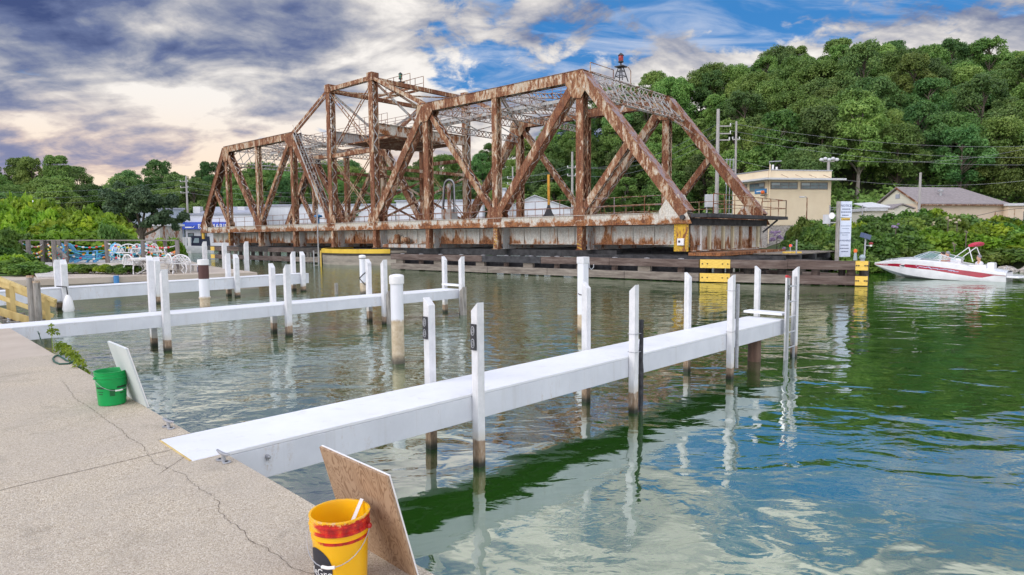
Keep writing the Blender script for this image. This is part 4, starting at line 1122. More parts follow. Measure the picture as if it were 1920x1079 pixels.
# struts, ties across the tower
for t in (T[4], T[5]):
    member_ = MB(); a = B(t, .3, ZTW - .45); b_ = B(t, BW - .3, ZTW - .45)
    member_.bar(a, b_, .30, .34); member_.build('tower_cross_beam', 'rustpale', br)
    mb = MB(); mb.obox(B(t, BW / 2, 11.05), BN * (BW / 2 - .3), BD * .015, Vector((0, 0, .42)))
    for z in (10.63, 11.47): mb.obox(B(t, BW / 2, z), BN * (BW / 2 - .3), BD * .16, Vector((0, 0, .02)))
    for k in range(7): mb.obox(B(t - .06, 1.2 + k * 1.32, 11.05), BN * .03, BD * .04, Vector((0, 0, .40)))
    mb.build('cross_girder', 'band' if t == T[4] else 'greysteel', br)
    mb = MB()
    mb.bar(B(t, .3, ZTW - .7), B(t, BW / 2, 11.6), .07, .2); mb.bar(B(t, BW - .3, ZTW - .7), B(t, BW / 2, 11.6), .07, .2)
    mb.build('tower_sway', 'greysteel', br)
    mb = MB(); mb.bar(B(t, .3, 7.9), B(t, BW - .3, 7.9), .22, .26)
    mb.bar(B(t, .4, ZT + .2), B(t, BW - .4, 7.6), .07, .18); mb.bar(B(t, BW - .4, ZT + .2), B(t, .4, 7.6), .08, .18)
    mb.build('cross_brace', 'rust', br)
for (sa, sb) in ((.3, BW - .3), (BW - .3, .3)):
    mb = MB()
    for e in (-.12, .12): mb.bar(B(T[4] + e, sa, ZTW - .5), B(T[5] + e, sb, ZTW - .5), .06, .08)
    mb.build('tower_lateral', 'rustpale', br)
for s in (3.4, 6.9):
    mb = MB(); mb.obox(B((T[4] + T[5]) / 2, s, 10.75), BD * 3.0, BN * .1, Vector((0, 0, .35))); mb.build('platform_girder', 'rust', br)
# machinery platform in the tower and gallery along the middle
mb = MB(); mb.obox(B((T[4] + T[5]) / 2, BW / 2, 10.50), BD * 3.0, BN * 3.6, Vector((0, 0, .06))); mb.build('platform', 'rust', br)
for s in (BW / 2 - .45, BW / 2 + .45):
    mb = MB(); mb.obox(B(30.4, s, ZTOP - .35), BD * 23, BN * .05, Vector((0, 0, .11))); mb.build('gallery_beam', 'greysteel', br)
mb = MB()
for i in range(75): mb.obox(B(7.6 + i * .62, BW / 2, ZTOP - .22), BD * .12, BN * .5, Vector((0, 0, .018)))
mb.build('gallery_planks', 'timber', br)
def railing(name, pts, h, sp, m='rustpale', r=.022, rails=(1.0, .5)):
    mb = MB()
    for a, b in zip(pts, pts[1:]):
        a = Vector(a); b = Vector(b); n = max(int(round((b - a).length / sp)), 1)
        for f in rails: mb.tube([a + Vector((0, 0, h * f)), b + Vector((0, 0, h * f))], r * .85, 5)
        for i in range(n + 1): q = a.lerp(b, i / n); mb.tube([q, q + Vector((0, 0, h))], r, 5)
    return mb
for s in (BW / 2 - .5, BW / 2 + .5):
    railing('', [B(8.5, s, ZTOP - .2), B(53, s, ZTOP - .2)], 1.0, 1.5, r=.024).build('gallery_railing', 'mauve', br)
railing('', [B(T[4] + .3, 1.6, 11.4), B(T[5] - .3, 1.6, 11.4)], 1.1, .8).build('platform_railing', 'mauve', br)
railing('', [B(T[4] + .3, BW - 1.6, 11.4), B(T[5] - .3, BW - 1.6, 11.4)], 1.1, .8).build('platform_railing', 'mauve', br)
# sloping gantries (stairs up to the lantern over the tower)
mb = MB()
for s in (4.6, 5.6): mb.bar(B(T[4] + .2, s, ZTW - .3), B(T[5] - .2, s, ZTW - .3), .12, .18)
mb.build('lantern_beam', 'rust', br)
railing('', [B(28.4, 4.5, ZTW - .2), B(31.8, 4.5, ZTW - .2), B(31.8, 6.0, ZTW - .2), B(28.4, 6.0, ZTW - .2)], 1.15, 1.2, r=.03).build('lantern_railing', 'rust', br)
def lantern(t, s, z0, z1, col_, parent_name, r=.16, legs=True):
    root = empty('navigation_lamp', tuple(B(t, s, z0)), parent_name, 'lamp', 'navigation lamps on top of the bridge')
    mb = MB(); zl = z1 - .62
    if legs:
        for a, b_ in ((-.34, -.34), (.34, -.34), (.34, .34), (-.34, .34)): mb.bar(B(t + a, s + b_, z0), B(t + a * .3, s + b_ * .3, zl - .25), .055, .055)
        for f in (.35, .7):
            e = .34 * (1 - .7 * f); zz = z0 + (zl - .25 - z0) * f
            for k in range(4): a, b_, c_, d_ = [(-e, -e, e, -e), (e, -e, e, e), (e, e, -e, e), (-e, e, -e, -e)][k]; mb.bar(B(t + a, s + b_, zz), B(t + c_, s + d_, zz), .035, .035)
        mb.obox(B(t, s, zl - .25), BD * .30, BN * .30, Vector((0, 0, .025)))
    else: mb.tube([B(t, s, z0), B(t, s, zl)], .035, 6)
    mb.tube([B(t, s, zl - .3), B(t, s, zl)], .05, 8)
    mb.build('stand', 'dark', root)
    c = B(t, s, zl); k = r / .16
    MB().lathe([(.10 * k, 0), (.17 * k, .03), (.17 * k, .08), (.13 * k, .10)], c, 14).build('base', 'dark', root)
    MB().lathe([(.135 * k, .10), (.15 * k, .2), (.15 * k, .34), (.135 * k, .44)], c, 14).build('lens', col_, root, smooth=True)
    MB().lathe([(.18 * k, .44), (.18 * k, .47), (.10 * k, .56), (.03 * k, .62)], c, 14).build('hood', 'dark', root)
    return root
MT['redlens'] = mat('red_lens', (.28, .015, .015), 5, rough=.2); MT['greenlens'] = mat('green_lens', (.02, .16, .10), 5, rough=.2)
def z_for(t, s, py): return z_at(B(t, s, 0), py)
lantern(T[1] + .1, 4.4, ZTOP + .1, z_for(T[1], 4.4, 99), 'redlens', 'red navigation lamp on a tall black stand over the right end of the bridge', r=.17)
mb = MB(); q0 = B(T[1] + .1, 4.9, z_for(T[1], 4.4, 124)); mb.tube([q0, B(T[1] + .1, 5.3, q0.z + .1), B(T[1] + .1, 5.6, q0.z - .1), B(T[1] + .1, 5.6, ZTOP)], .03, 6); mb.build('grab_rail', 'rust', br)
railing('', [B(T[1] + .8, 2.0, ZTOP - .1), B(T[1] + .8, 4.6, ZTOP - .1)], 1.1, 1.9, r=.03).build('lamp_railing', 'rust', br)
lantern(30.2, 4.9, ZTW - .2, z_for(30.2, 4.9, 136), 'greenlens', 'green navigation lamp over the middle tower of the bridge', r=.17)
lantern(T[8] - 6.4, 5.0, ZTOP - .2, z_for(T[7], 5.0, 248), 'greenlens', 'small green navigation lamp over the left arm of the bridge', r=.15, legs=False)
# stair ladder beside the left tower diagonal
mb = MB(); a = B(T[6] - .75, -.1, zt + .1); b_ = B(T[5] + .55, -.1, ZT + .3)
for e in (-.3, .3): mb.bar(a + BN * e, b_ + BN * e, .05, .12)
for i in range(30): q = a.lerp(b_, (i + .5) / 30); mb.bar(q - BN * .3, q + BN * .3, .14, .03)
for e in (-.3, .3): mb.tube([a + BN * e + Vector((0, 0, .8)), b_ + BN * e + Vector((0, 0, .8))], .02, 5)
for i in range(6): q = a.lerp(b_, (i + .5) / 6); mb.tube([q - BN * .3, q - BN * .3 + Vector((0, 0, .8))], .018, 5)
mb.build('stair', 'greysteel', br)
# deck railing along both trusses
railing('', [B(.6, -.2, ZT), B(60, -.2, ZT)], .95, 2.0, r=.022, rails=(1.0, .5)).build('deck_railing', 'mauve', br)
railing('', [B(.6, BW + .2, ZT), B(60, BW + .2, ZT)], 1.05, 2.0, r=.026).build('deck_railing', 'rustpale', br)
railing('', [B(4, BW / 2, ZT - .2), B(58, BW / 2, ZT - .2)], .9, 2.6, r=.02).build('deck_railing', 'mauve', br)
# end of the bridge towards the camera's right: yellow plate, end floor beam, black sill, ledge with railing
mb = MB(); zc_ = (ZG + ZB) / 2
mb.obox(B(.36, -.14, zc_ + .02), BD * .42, BN * .012, Vector((0, 0, .76))); mb.build('end_plate', 'yellow', br)
mb = MB()
for k in range(9):
    for e in (-.36, .36): mb.box(B(.36 + e, -.16, ZG + .12 + k * .165), .035, .03, .035, -BTH)
mb.build('rivets', 'dark', br)
MB().obox(B(.34, -.22, ZG + .50), BD * .19, BN * .06, Vector((0, 0, .19))).build('buffer_box', 'white', br, bevel=.02)
MB().obox(B(.40, -.285, ZG + .52), BD * .06, BN * .004, Vector((0, 0, .06))).build('buffer_hole', 'ink', br)
MB().tube([B(.15, -.30, ZT - .28), B(.15, -.52, ZT - .28)], .13, 12).build('horn', 'dark', br)
mb = MB(); mb.obox(B(.0, BW / 2, 2.1), BN * (BW / 2 - .2), BD * .02, Vector((0, 0, .70)))
mb.obox(B(-.05, BW / 2, 1.42), BN * (BW / 2), BD * .25, Vector((0, 0, .03))); mb.build('end_floor_beam', 'girder', br)
ek = MT['endcream'] = mat('cream_stiffener', [(.3, (.56, .50, .34)), (.7, (.66, .60, .42))], 5, rough=.7)
for i, s in enumerate((1.1, 2.3, 4.1, 5.4, 6.6, 8.1, 9.3)):
    MB().obox(B(-.10, s, 2.10), BN * .10, BD * .07, Vector((0, 0, .66))).build('stiffener', 'white' if i == 0 else ('rustpale' if i in (4, 5) else 'endcream'), br)
mb = MB(); mb.obox(B(-.15, BW / 2 - .1, 2.98), BN * (BW / 2 - .2), BD * .22, Vector((0, 0, .18))); mb.build('sill_timber', 'black', br)
mb = MB(); mb.obox(B(-.65, BW / 2 + .6, 3.30), BN * (BW / 2 + .8), BD * .45, Vector((0, 0, .10))); mb.build('ledge', 'black', br)
railing('', [B(-1.0, .8, 3.4), B(-1.0, BW + 1.3, 3.4), B(.6, BW + 1.3, 3.4)], 1.05, 1.4, r=.03).build('ledge_railing', 'rustpale', br)
MB().bar(B(-.5, BW + 1.2, 3.2), B(.1, BW + .3, 2.4), .08, .1).build('ledge_bracket', 'dark', br)
# far left end yellow bracket
MB().obox(B(T[9] + .15, -.1, 2.5), BD * .28, BN * .06, Vector((0, 0, .33))).build('end_plate', 'yellow', br)
# blue capstan, hoist loop, orange mast, bell-shaped casting on the deck
def onb(px, s): # t so that the photo column px hits line s
    lo, hi = -2.0, 62.0
    for _ in range(50):
        mid = (lo + hi) / 2
        if pix(B(mid, s, ZT))[0] > px: lo = mid
        else: hi = mid
    return lo
t = onb(597, 1.2); c = B(t, 1.2, ZT - .2)
r_ = empty('valve_stand', tuple(c), 'blue hand wheel stand on the deck of the bridge by the left tower', 'valve')
MB().lathe([(.25, 0), (.25, .1), (.12, .15), (.12, .8), (.2, .85)], c, 12).build('column', 'blue', r_)
MB().lathe([(.36, .86), (.40, .95), (.36, 1.04), (.1, 1.12)], c, 14).build('wheel', 'blue', r_)
t = onb(843, 4.5); c = B(t, 4.5, ZT - .2)
r_ = empty('hoist_frame', tuple(c), 'grey cable loop rising from a pale box at the middle of the bridge deck', 'machine')
MB().obox(c + Vector((0, 0, .6)), BD * .55, BN * .4, Vector((0, 0, .6))).build('cabinet', 'greysteel', r_)
for k, R_ in enumerate((.62, .5)):
    pts = [c + BD * (R_ * math.cos(q)) + Vector((0, 0, 3.1 + .9 * R_ * math.sin(q))) for q in [math.pi * i / 12 for i in range(13)]]
    pts = [c + BD * (R_ * 1.5) + Vector((0, 0, .9))] + pts + [c - BD * (R_ * 1.1) + Vector((0, 0, .9))]
    MB().tube(pts, .055, 7).build('cable', ('galv', 'dark')[k], r_, smooth=True)
MB().tube([c + Vector((0, 0, 1.2)), c + Vector((0, 0, 3.3))], .16, 8).build('mast', 'greysteel', r_)
t = onb(1029, 2.4); c = B(t, 2.4, ZT - .1); 
r_ = empty('orange_mast', tuple(c), 'thin rusty orange mast standing on a dark cone on the bridge deck', 'mast')
MB().lathe([(.50, 0), (.46, .12), (.24, .45), (.10, .9), (.08, 1.0)], c, 12).build('cone_base', 'dark', r_, smooth=True)
MB().tube([c + Vector((0, 0, .9)), c + Vector((0, 0, z_for(t, 2.4, 325) - ZT))], .09, 8).build('pole', mat('orange_rusty_mast', [(.35, (.35, .12, .02)), (.55, (.72, .36, .05))], 4, 6, .8, stretch=(1, 1, .5)), r_)
# drums and gear on the beam below the band
mb = MB(); t = onb(745, .5)
mb.lathe([(.22, 0), (.24, .05), (.24, .6), (.18, .7)], B(t, .45, ZG + .38), 12); mb.build('drum', 'rustpale', br)
mb = MB(); t = onb(762, .5); mb.ball(B(t, .4, ZG + .62), .26, 7, sc=(1.5, 1, .9)); mb.tube([B(t + .3, .3, ZG + .4), B(t + .3, .3, ZG + .9)], .1, 8); mb.build('gear_housing', 'rustpale', br, smooth=True)
ta, tb = onb(717, -.1), onb(805, -.1)
MB().obox(B((ta + tb) / 2, -.05, ZG + .16), BD * abs(ta - tb) / 2, BN * .08, Vector((0, 0, .13))).build('grey_beam', 'greysteel', br)
# ---- centre pier
cpx = B(30.4, BW / 2, 0)
dirl = (605 - 960) / F; cx_ = cpx.x; cy_ = cpx.y
RP = abs(cx_ - dirl * cy_) / math.sqrt(1 + dirl * dirl)
print('pivot radius', RP, 'front', (cy_ - RP))
pp = empty('pivot_pier', (cpx.x, cpx.y, 0), 'round stone pier with a yellow rim under the middle of the bridge', 'pier')
MB().lathe([(RP, -1.5), (RP, .98)], cpx, 64).build('drum_wall', 'concrete', pp)
mb = MB(); mb.lathe([(RP + .03, .78), (RP + .05, .80), (RP + .05, 1.0), (RP + .0, 1.0)], cpx, 64, cap=False); mb.build('timber_ring', 'timberdark', pp)
MB().lathe([(RP - .02, .98), (RP - .02, 1.15), (RP - 1.5, 1.16), (.01, 1.16)], cpx, 64).build('pier_cap', 'concrete', pp)
mb = MB()
def rang(px):
    lo, hi = math.pi * .93, math.pi * 1.5
    for _ in range(50):
        mid = (lo + hi) / 2
        if pix((cpx.x + RP * math.cos(mid), cpx.y + RP * math.sin(mid), 1.1))[0] < px: lo = mid
        else: hi = mid
    return lo
a0_, a1_ = math.pi * .8, rang(736)
ar = [a0_ + (a1_ - a0_) * i / 24 for i in range(25)]
for qa, qb in zip(ar, ar[1:]):
    mb.prism([cpx + Vector((r_ * math.cos(q_), r_ * math.sin(q_), .96)) for r_, q_ in ((RP - .2, qa), (RP + .12, qa), (RP + .12, qb), (RP - .2, qb))], (0, 0, .34))
mb.build('yellow_rim', mat('sunny_yellow_rim', [(.3, (.58, .38, .03)), (.6, (.74, .50, .05))], 1.2, 8, .6), pp)
# ================================================================== FENDERS
def P(px, py, z): q = at(px, py, z); return Vector((q.x, q.y, 0))
FA = atd(735, 478, 45.5); FA.z = 0; FK = atd(1313, 487, 31.2); FK.z = 0
FE = atd(1628, 488, 28.0); FE.z = 0
zr1 = (z_at(FK, 487) + z_at(FK, 502)) / 2; hr = z_at(FK, 487) - z_at(FK, 502)
zr2 = (z_at(FK, 513) + z_at(FK, 527)) / 2
print('fender z', zr1, hr, zr2, z_at(FE, 488), z_at(FE, 502), z_at(FE, 533), z_at(FA, 476))
fe = empty('timber_fender', tuple(FK), 'long weathered timber fender with yellow boards running along the front of the bridge', 'fender')
def seg(name, a, b, z, h, m, w=.28, gap=.0):
    a = Vector((a.x, a.y, z)); b = Vector((b.x, b.y, z)); return MB().bar(a, b, w, h).build(name, m, fe, bevel=.012)
dF = (FA - FK).normalized(); dG = (FE - FK).normalized(); nF = Vector((dF.y, -dF.x, 0)); 
if nF.y < 0: nF = -nF
nG = Vector((-dG.y, dG.x, 0))
if nG.y < 0: nG = -nG
LF = (FA - FK).length; LG = (FE - FK).length
seg('back_wale', FK + nF * .75, FA + nF * .75, (zr1 + zr2) / 2, .55, 'black')
k = 0
for (u0, u1, m) in ((0, .22, 'timber'), (.22, .42, 'timber'), (.42, .62, 'black'), (.62, 1, 'timber')):
    seg('rail', FK + dF * LF * u0 + dF * .01, FK + dF * LF * u1 - dF * .01, zr1, hr, m)
for (u0, u1) in ((0, .18), (.18, .40), (.40, .6), (.6, 1)):
    seg('rail', FK + dF * LF * u0 + dF * .01, FK + dF * LF * u1 - dF * .01, zr2, hr, 'timberpale')
for (u0, u1, m) in ((0.01, .55, 'timber'), (.55, 1, 'timber')):
    seg('rail', FK + dG * LG * u0, FK + dG * LG * u1 - dG * .01, zr1, hr, m); seg('rail', FK + dG * LG * u0, FK + dG * LG * u1 - dG * .01, zr2, hr, m if u0 > .5 else 'timberpale')
def yb_(a, b, z, nn): 
    a = Vector((a.x, a.y, z)) - nn * .15; b = Vector((b.x, b.y, z)) - nn * .15
    o = MB().bar(a, b, .04, hr + .02).build('yellow_board', 'yellowclean', fe)
    d_ = (b - a).normalized(); mb = MB()
    for f in (.08, .25, .75, .92): q = a.lerp(b, f) - nn * .022; mb.box(q, .05, .05, .05)
    mb.build('bolt', 'dark', o)
def ft(P0, dr, px):
    lo, hi = 0, 30.0
    for _ in range(40):
        mid = (lo + hi) / 2; q = P0 + dr * mid
        if pix((q.x, q.y, zr1))[0] < px: lo = mid
        else: hi = mid
    return lo
for z in (zr1, zr2):
    yb_(FK + dG * .02, FK + dG * ft(FK, dG, 1370), z, nG); yb_(FK + dG * ft(FK, dG, 1604), FE, z, nG)
for k in range(12):
    q = FK + dF * (LF * (k + .6) / 12) + nF * .32
    MB().tube([(q.x, q.y, -1.2), (q.x, q.y, zr1 + .16)], .17, 10).build('pile', 'timberdark' if k % 2 else 'timber', fe)
    q2 = FK + dF * (LF * (k + .6) / 12) + nF * .08
    if k % 2: MB().box((q.x - nF.x * .2, q.y - nF.y * .2, (zr1 + zr2) / 2), .7, .2, zr1 - zr2 - hr - .01, math.atan2(dF.y, dF.x)).build('spacer_block', 'timberpale', fe)
    MB().lathe([(.15, 0), (.15, .05), (.001, .07)], (q.x, q.y, zr1 + .165), 8).build('pile_cap', 'galv', fe)
for k in range(5):
    q = FK + dG * (LG * (k + .55) / 5) + nG * .32
    MB().tube([(q.x, q.y, -1.2), (q.x, q.y, zr1 + .1)], .18, 10).build('pile', 'timber' if k > 2 else 'timberdark', fe)
seg('low_wale', FK + dG * LG * .45 + nG * .1, FE - dG * .3 + nG * .1, zr2 - hr * 1.15, hr, 'timberdark'); 
MB().box((FE.x - dG.x * .25 + nG.x * .2, FE.y - dG.y * .25 + nG.y * .2, -.1), .5, .5, .7, math.atan2(dG.y, dG.x)).build('end_pile', 'timber', fe, bevel=.04)
# back fender line and cross braces under the bridge end
fb = empty('rest_pier', tuple(B(-1, BW / 2, 0)), 'dark timber rest pier of black beams under the right end of the bridge', 'pier')
def beam(a, b, w, h, m, name='beam'): return MB().bar(a, b, w, h).build(name, m, fb)
for s in (-.4, 1.6, 4.0, 6.5, 9.0, 11.0):
    beam(B(-4.5, s, 1.02), B(6.5, s, 1.02), .3, .3, 'black')
for t in (-4, -2, 0, 2, 4, 6):
    beam(B(t, -1.2, .74), B(t, 11.8, .74), .3, .28, 'black', 'cross_beam')
    for s in (-.6, 2.4, 5.4, 8.4, 11.2):
        q = B(t, s, 0); MB().tube([(q.x, q.y, -1.2), (q.x, q.y, .62)], .16, 8).build('pile', 'timberdark', fb)
for k in range(9): beam(B(-4.2 + k * .42, 3.5, 1.20), B(-4.2 + k * .42, 11.6, 1.20), .38, .06, 'timberpale', 'deck_plank')
MB().obox(B(-1.2, 4.0, 1.27), BD * .9, BN * 4.6, Vector((0, 0, .08))).build('rest_sill', 'band', fb)
# inner walkway beams that run back from the fender head
fi = empty('fender_walk', tuple(FE), 'narrow timber walk behind the fender carrying the sign and the signal lamps', 'walkway')
q0 = FE - dG * .4 + nG * .5; q1 = FE - dG * 6.5 + nG * .9; q2_ = B(-3.5, 2, 0)
for (a, b_, w_, m_) in ((q0, q1, .5, 'timberpale'), (q1, q2_, .5, 'timberpale'), (FE + nG * 2.2, FE - dG * 5.5 + nG * 5.5, .3, 'timber'), (FE - dG * .2 + nG * .3, FE + nG * 2.3, .3, 'timber')):
    MB().bar(Vector((a.x, a.y, zr1 + .02)), Vector((b_.x, b_.y, zr1 + .02)), w_, .12).build('plank', m_, fi)
    MB().bar(Vector((a.x, a.y, zr2)), Vector((b_.x, b_.y, zr2)), .25, .28).build('wale', 'timber', fi)
    for f in (.1, .5, .9):
        q = a.lerp(b_, f); MB().tube([(q.x, q.y, -1.2), (q.x, q.y, zr1 - .05)], .15, 8).build('pile', 'timberdark', fi)
# left fender
def lf(px, Y): q = atd(px, 470, Y); return Vector((q.x, q.y, 0))
L0, L1 = lf(602, 56), lf(398, 70)
fl = empty('timber_fender', tuple(L0), 'dark timber fender on piles along the left arm of the bridge', 'fender')
dl = (L1 - L0).normalized(); LL = (L1 - L0).length; nl = Vector((dl.y, -dl.x, 0)); nl = nl if nl.y > 0 else -nl
za, zb_ = z_at(L0, 466), z_at(L0, 474); zc1, zc2 = z_at(L0, 484), z_at(L0, 492)
for i, (u0, u1) in enumerate(((0, .2), (.2, .42), (.42, .7), (.7, 1))):
    for (zz, hh, mm) in (((za + zb_) / 2, .42, 'timber' if i % 2 else 'timberdark'), ((zc1 + zc2) / 2, .42, 'timberpale' if i == 0 else 'timber')):
        MB().bar(L0 + dl * (LL * u0 + .01) + Vector((0, 0, zz)), L0 + dl * (LL * u1 - .01) + Vector((0, 0, zz)), .3, hh).build('rail', mm, fl)
for k in range(16):
    q = L0 + dl * (LL * (k + .5) / 16) + nl * (.35 + (k % 2) * 1.2); MB().tube([(q.x, q.y, -1.2), (q.x, q.y, zb_ + .2)], .2, 8).build('pile', 'timberdark' if k % 3 else 'greywood', fl)
mb = MB()
for zz in ((za + zb_) / 2, (zc1 + zc2) / 2): q = L1 + Vector((0, 0, zz)) - nl * .16; mb.bar(q - dl * .9, q, .04, .42)
mb.build('yellow_board', 'yellowclean', fl)
fm = empty('inner_fender', tuple(B(45, BW / 2, 0)), 'black timber staging under the left arm of the bridge', 'fender')
for s in (1, 4.5, 8, 11): MB().bar(B(38, s, 1.1), B(62, s, 1.1), .3, .5).build('beam', 'black', fm)
for t in range(39, 63, 4):
    for s in (1, 6, 11): q = B(t, s, 0); MB().tube([(q.x, q.y, -1.2), (q.x, q.y, .9)], .18, 7).build('pile', 'timberdark', fm)
fn = empty('inner_fender', tuple(B(15, BW / 2, 0)), 'black timber staging under the right arm of the bridge', 'fender')
for s in (1, 4.5, 8, 11): MB().bar(B(5, s, 1.16), B(25, s, 1.16), .5, .42).build('beam', 'black', fn)
for t in range(8, 24, 3):
    for s in (1, 6, 11): q = B(t, s, 0); MB().tube([(q.x, q.y, -1.2), (q.x, q.y, .9)], .18, 7).build('pile', 'timberdark', fn)
# thin pipe ladder beside the yellow rimmed pier
q = lf(588, 50.5)
pl = empty('ladder', tuple(q), 'thin dark ladder standing in the water left of the yellow rimmed pier', 'ladder')
for e in (0, .55):
    MB().tube([q + Vector((e, 0, -1)), q + Vector((e, 0, 1.25))], .05, 6).build('side_rail', 'galv' if not e else 'yellowclean', pl)
for k in range(4): MB().tube([q + Vector((0, 0, .1 + k * .32)), q + Vector((.55, 0, .1 + k * .32))], .03, 5).build('rung', 'greywood', pl)
q = lf(597, 53.5); tag(MB().tube([q + Vector((0, 0, -1)), q + Vector((0, 0, 4.6))], .05, 6).build('standpipe', 'galv', None), 'thin grey standpipe rising in front of the bridge left of the pivot pier', 'pipe')
# ================================================================== LEFT BANK
def G(px, py, z): q = at(px, py, z); return Vector((q.x, q.y, z))
sw_front = [G(-160, 536, D), G(20, 526, D), G(260, 517.5, D), G(484, 511, D)]
sw = sw_front + [G(393, 499, D), G(352, 489, D), Vector((-33, 64, D)), Vector((-42, 72, D)), Vector((-75, 72, D)), Vector((-60, 24, D))]
mb = MB(); mb.prism([Vector((p.x, p.y, -1.2)) for p in sw[::-1]][::-1], (0, 0, D + 1.2 - .24)); tag(mb.build('seawall', 'concrete'), kind='structure')
mb = MB(); mb.prism([Vector((p.x, p.y - (.10 if i < 4 else 0), D - .236)) for i, p in enumerate(sw)], (0, 0, .236)); tag(mb.build('seawall_walk', 'smoothconc'), kind='structure')
mb = MB()
for a, b in zip(sw_front, sw_front[1:]):
    n = int((b - a).length / 3)
mb2 = MB(); mb2.prism([Vector((p.x, p.y, D + .004)) for p in [G(-120, 522, D), G(60, 517, D), G(120, 507, D), G(240, 506, D), G(330, 492, D), Vector((-33.5, 63, D)), Vector((-74, 70, D)), Vector((-58, 28, D))]], (0, 0, .05))
MT['grass'] = mat('rough_grass', [(.3, (.03, .07, .012)), (.6, (.09, .17, .03)), (.75, (.16, .22, .06))], 3, 8, .95, .8)
tag(mb2.build('bank_grass', 'grass'), kind='structure')

def bush_protos():
    out = []
    for k, (leaf, per, lsz) in enumerate((('vine', 150, .17), ('bush', 170, .15), ('vine', 150, .18), ('bush', 170, .14), ('treeleaf', 160, .15))):
        rg = random.Random(90 + k); puffs = []
        for i in range(20):
            an = rg.random() * 6.28; rr = rg.random() ** .6
            puffs.append((math.cos(an) * rr * 1.0, math.sin(an) * rr * 1.0, .25 + .75 * rg.random() * (1 - .45 * rr), .28 + .22 * rg.random()))
        for i in range(9):
            an = rg.random() * 6.28; rr = .5 + .6 * rg.random(); puffs.append((math.cos(an) * rr, math.sin(an) * rr, .35 + .95 * rg.random() * (1.3 - rr), .10 + .07 * rg.random()))
        root = empty('shrub', (0, 0, 0)); o = bpy.data.objects.new('foliage', leaf_mesh('foliage', leaves(puffs, per, lsz, 300 + k), leaf)); col.objects.link(o); o.parent = root
        mb = MB()
        for i in range(5): p = puffs[i]; mb.tube([(0, 0, -.1), (p[0] * .4, p[1] * .4, p[2] * .5), p[:3]], [.04, .03, .01], 5)
        mb.build('stem', 'bark', root); out.append(root)
    return out
BP = bush_protos(); bused = [False] * 5
def shrub(k, X, Y, z, r, h, label, grp=None, cat='shrub'):
    if not bused[k]: o = BP[k]; bused[k] = True
    else: o = copy_tree(BP[k])
    rg = random.Random(int(X * 97 + Y * 31))
    o.location = (X, Y, z); o.rotation_euler.z = rg.random() * 6.28; o.scale = (r, r, h)
    return tag(o, label, cat, grp)
rg = random.Random(12)
TOPL = [(-300, 350), (-60, 365), (0, 371), (20, 372), (45, 395), (75, 392), (95, 386), (120, 398), (150, 403), (185, 402), (215, 418), (235, 432), (250, 446)]
for row, (Y, f) in enumerate(((37.5, .62), (40, .85), (43, 1.0))):
    px = -40 + row * 14
    while px < 244:
        X = (px - 960) / F * Y; zt_ = z_at(Vector((X, Y, 0)), interp(px, TOPL)); hh = (zt_ - D) * f
        shrub(rg.choice((0, 2, 2, 0)), X, Y + rg.uniform(-.5, .5), D, rg.uniform(1.3, 1.7), hh / 1.15, 'bright yellow green vine covered shrub behind the wooden deck', 'vine shrubs behind the deck')
        px += rg.uniform(34, 46)
for px, Y, h in ((10, 29.5, .7), (34, 29.3, .6), (52, 28.2, .45), (20, 31.5, .9), (-10, 31, 1.0), (0, 34, 1.6), (25, 35, 1.7), (-25, 34, 2)):
    shrub(rg.choice((1, 0, 1)), (px - 960) / F * Y, Y, D, .85, h, 'low green shrub growing beside the planked ramp', 'low shrubs beside the ramp')
for px in (136, 158, 178, 200, 222, 243):
    Y = 29.9 - (px - 136) * .012; shrub(1 if px % 4 else 0, (px - 960) / F * Y, Y, D, .45, .34, 'knee high green plant under the front of the wooden deck', 'low plants under the deck front', 'plant')
for px, yy in ((205, 430), (226, 438), (242, 447)):
    Y = 37; shrub(4, (px - 960) / F * Y, Y, D, .5, 2.0 - (px - 205) * .02, 'feathery pale green shrub at the right end of the vine hedge', 'feathery shrubs')
for px in (318, 300): 
    Y = 36.5; shrub(0, (px - 960) / F * Y, Y, D, .8, 1.25, 'round yellow green shrub hung with coloured floats behind the deck railing', 'shrubs behind the deck railing')
# juniper
rgt = random.Random(3); pf = []
for cx_, cz_, rr in ((-1.9, 4.6, 1.5), (-.6, 5.6, 1.2), (1.4, 4.3, 1.5), (2.6, 3.4, 1.1), (0, 4.2, 1.3), (-2.6, 3.6, 1.0), (1.0, 5.0, 1.1), (3.0, 2.7, .8), (-1.4, 3.1, 1.0), (1.6, 3.0, 1.1)):
    for i in range(6): pf.append((cx_ + rgt.uniform(-.8, .8) * rr, rgt.uniform(-1.3, 1.3), cz_ + rgt.uniform(-.6, .5) * rr, rr * rgt.uniform(.3, .5)))
Xj, Yj = (268 - 960) / F * 58, 58
rt = empty('juniper_tree', (Xj, Yj, D), 'dark blue green spreading juniper tree beyond the wooden deck', 'tree')
o = bpy.data.objects.new('crown', leaf_mesh('crown', leaves(pf, 260, .20, 8), 'pine')); col.objects.link(o); o.parent = rt
mb = MB(); mb.tube([(Xj, Yj, D), (Xj + .1, Yj, D + 2.2)], [.32, .22], 8)
for dx_, dz_ in ((-2, 4.2), (1.4, 4), (2.5, 3), (-.5, 5), (-2.4, 3.4), (.6, 4.6)): mb.tube([(Xj + .1, Yj, D + 1.8), (Xj + dx_ * .5, Yj, D + dz_ * .75), (Xj + dx_, Yj, D + dz_)], [.15, .1, .04], 6)
mb.build('trunk', 'bark', rt)

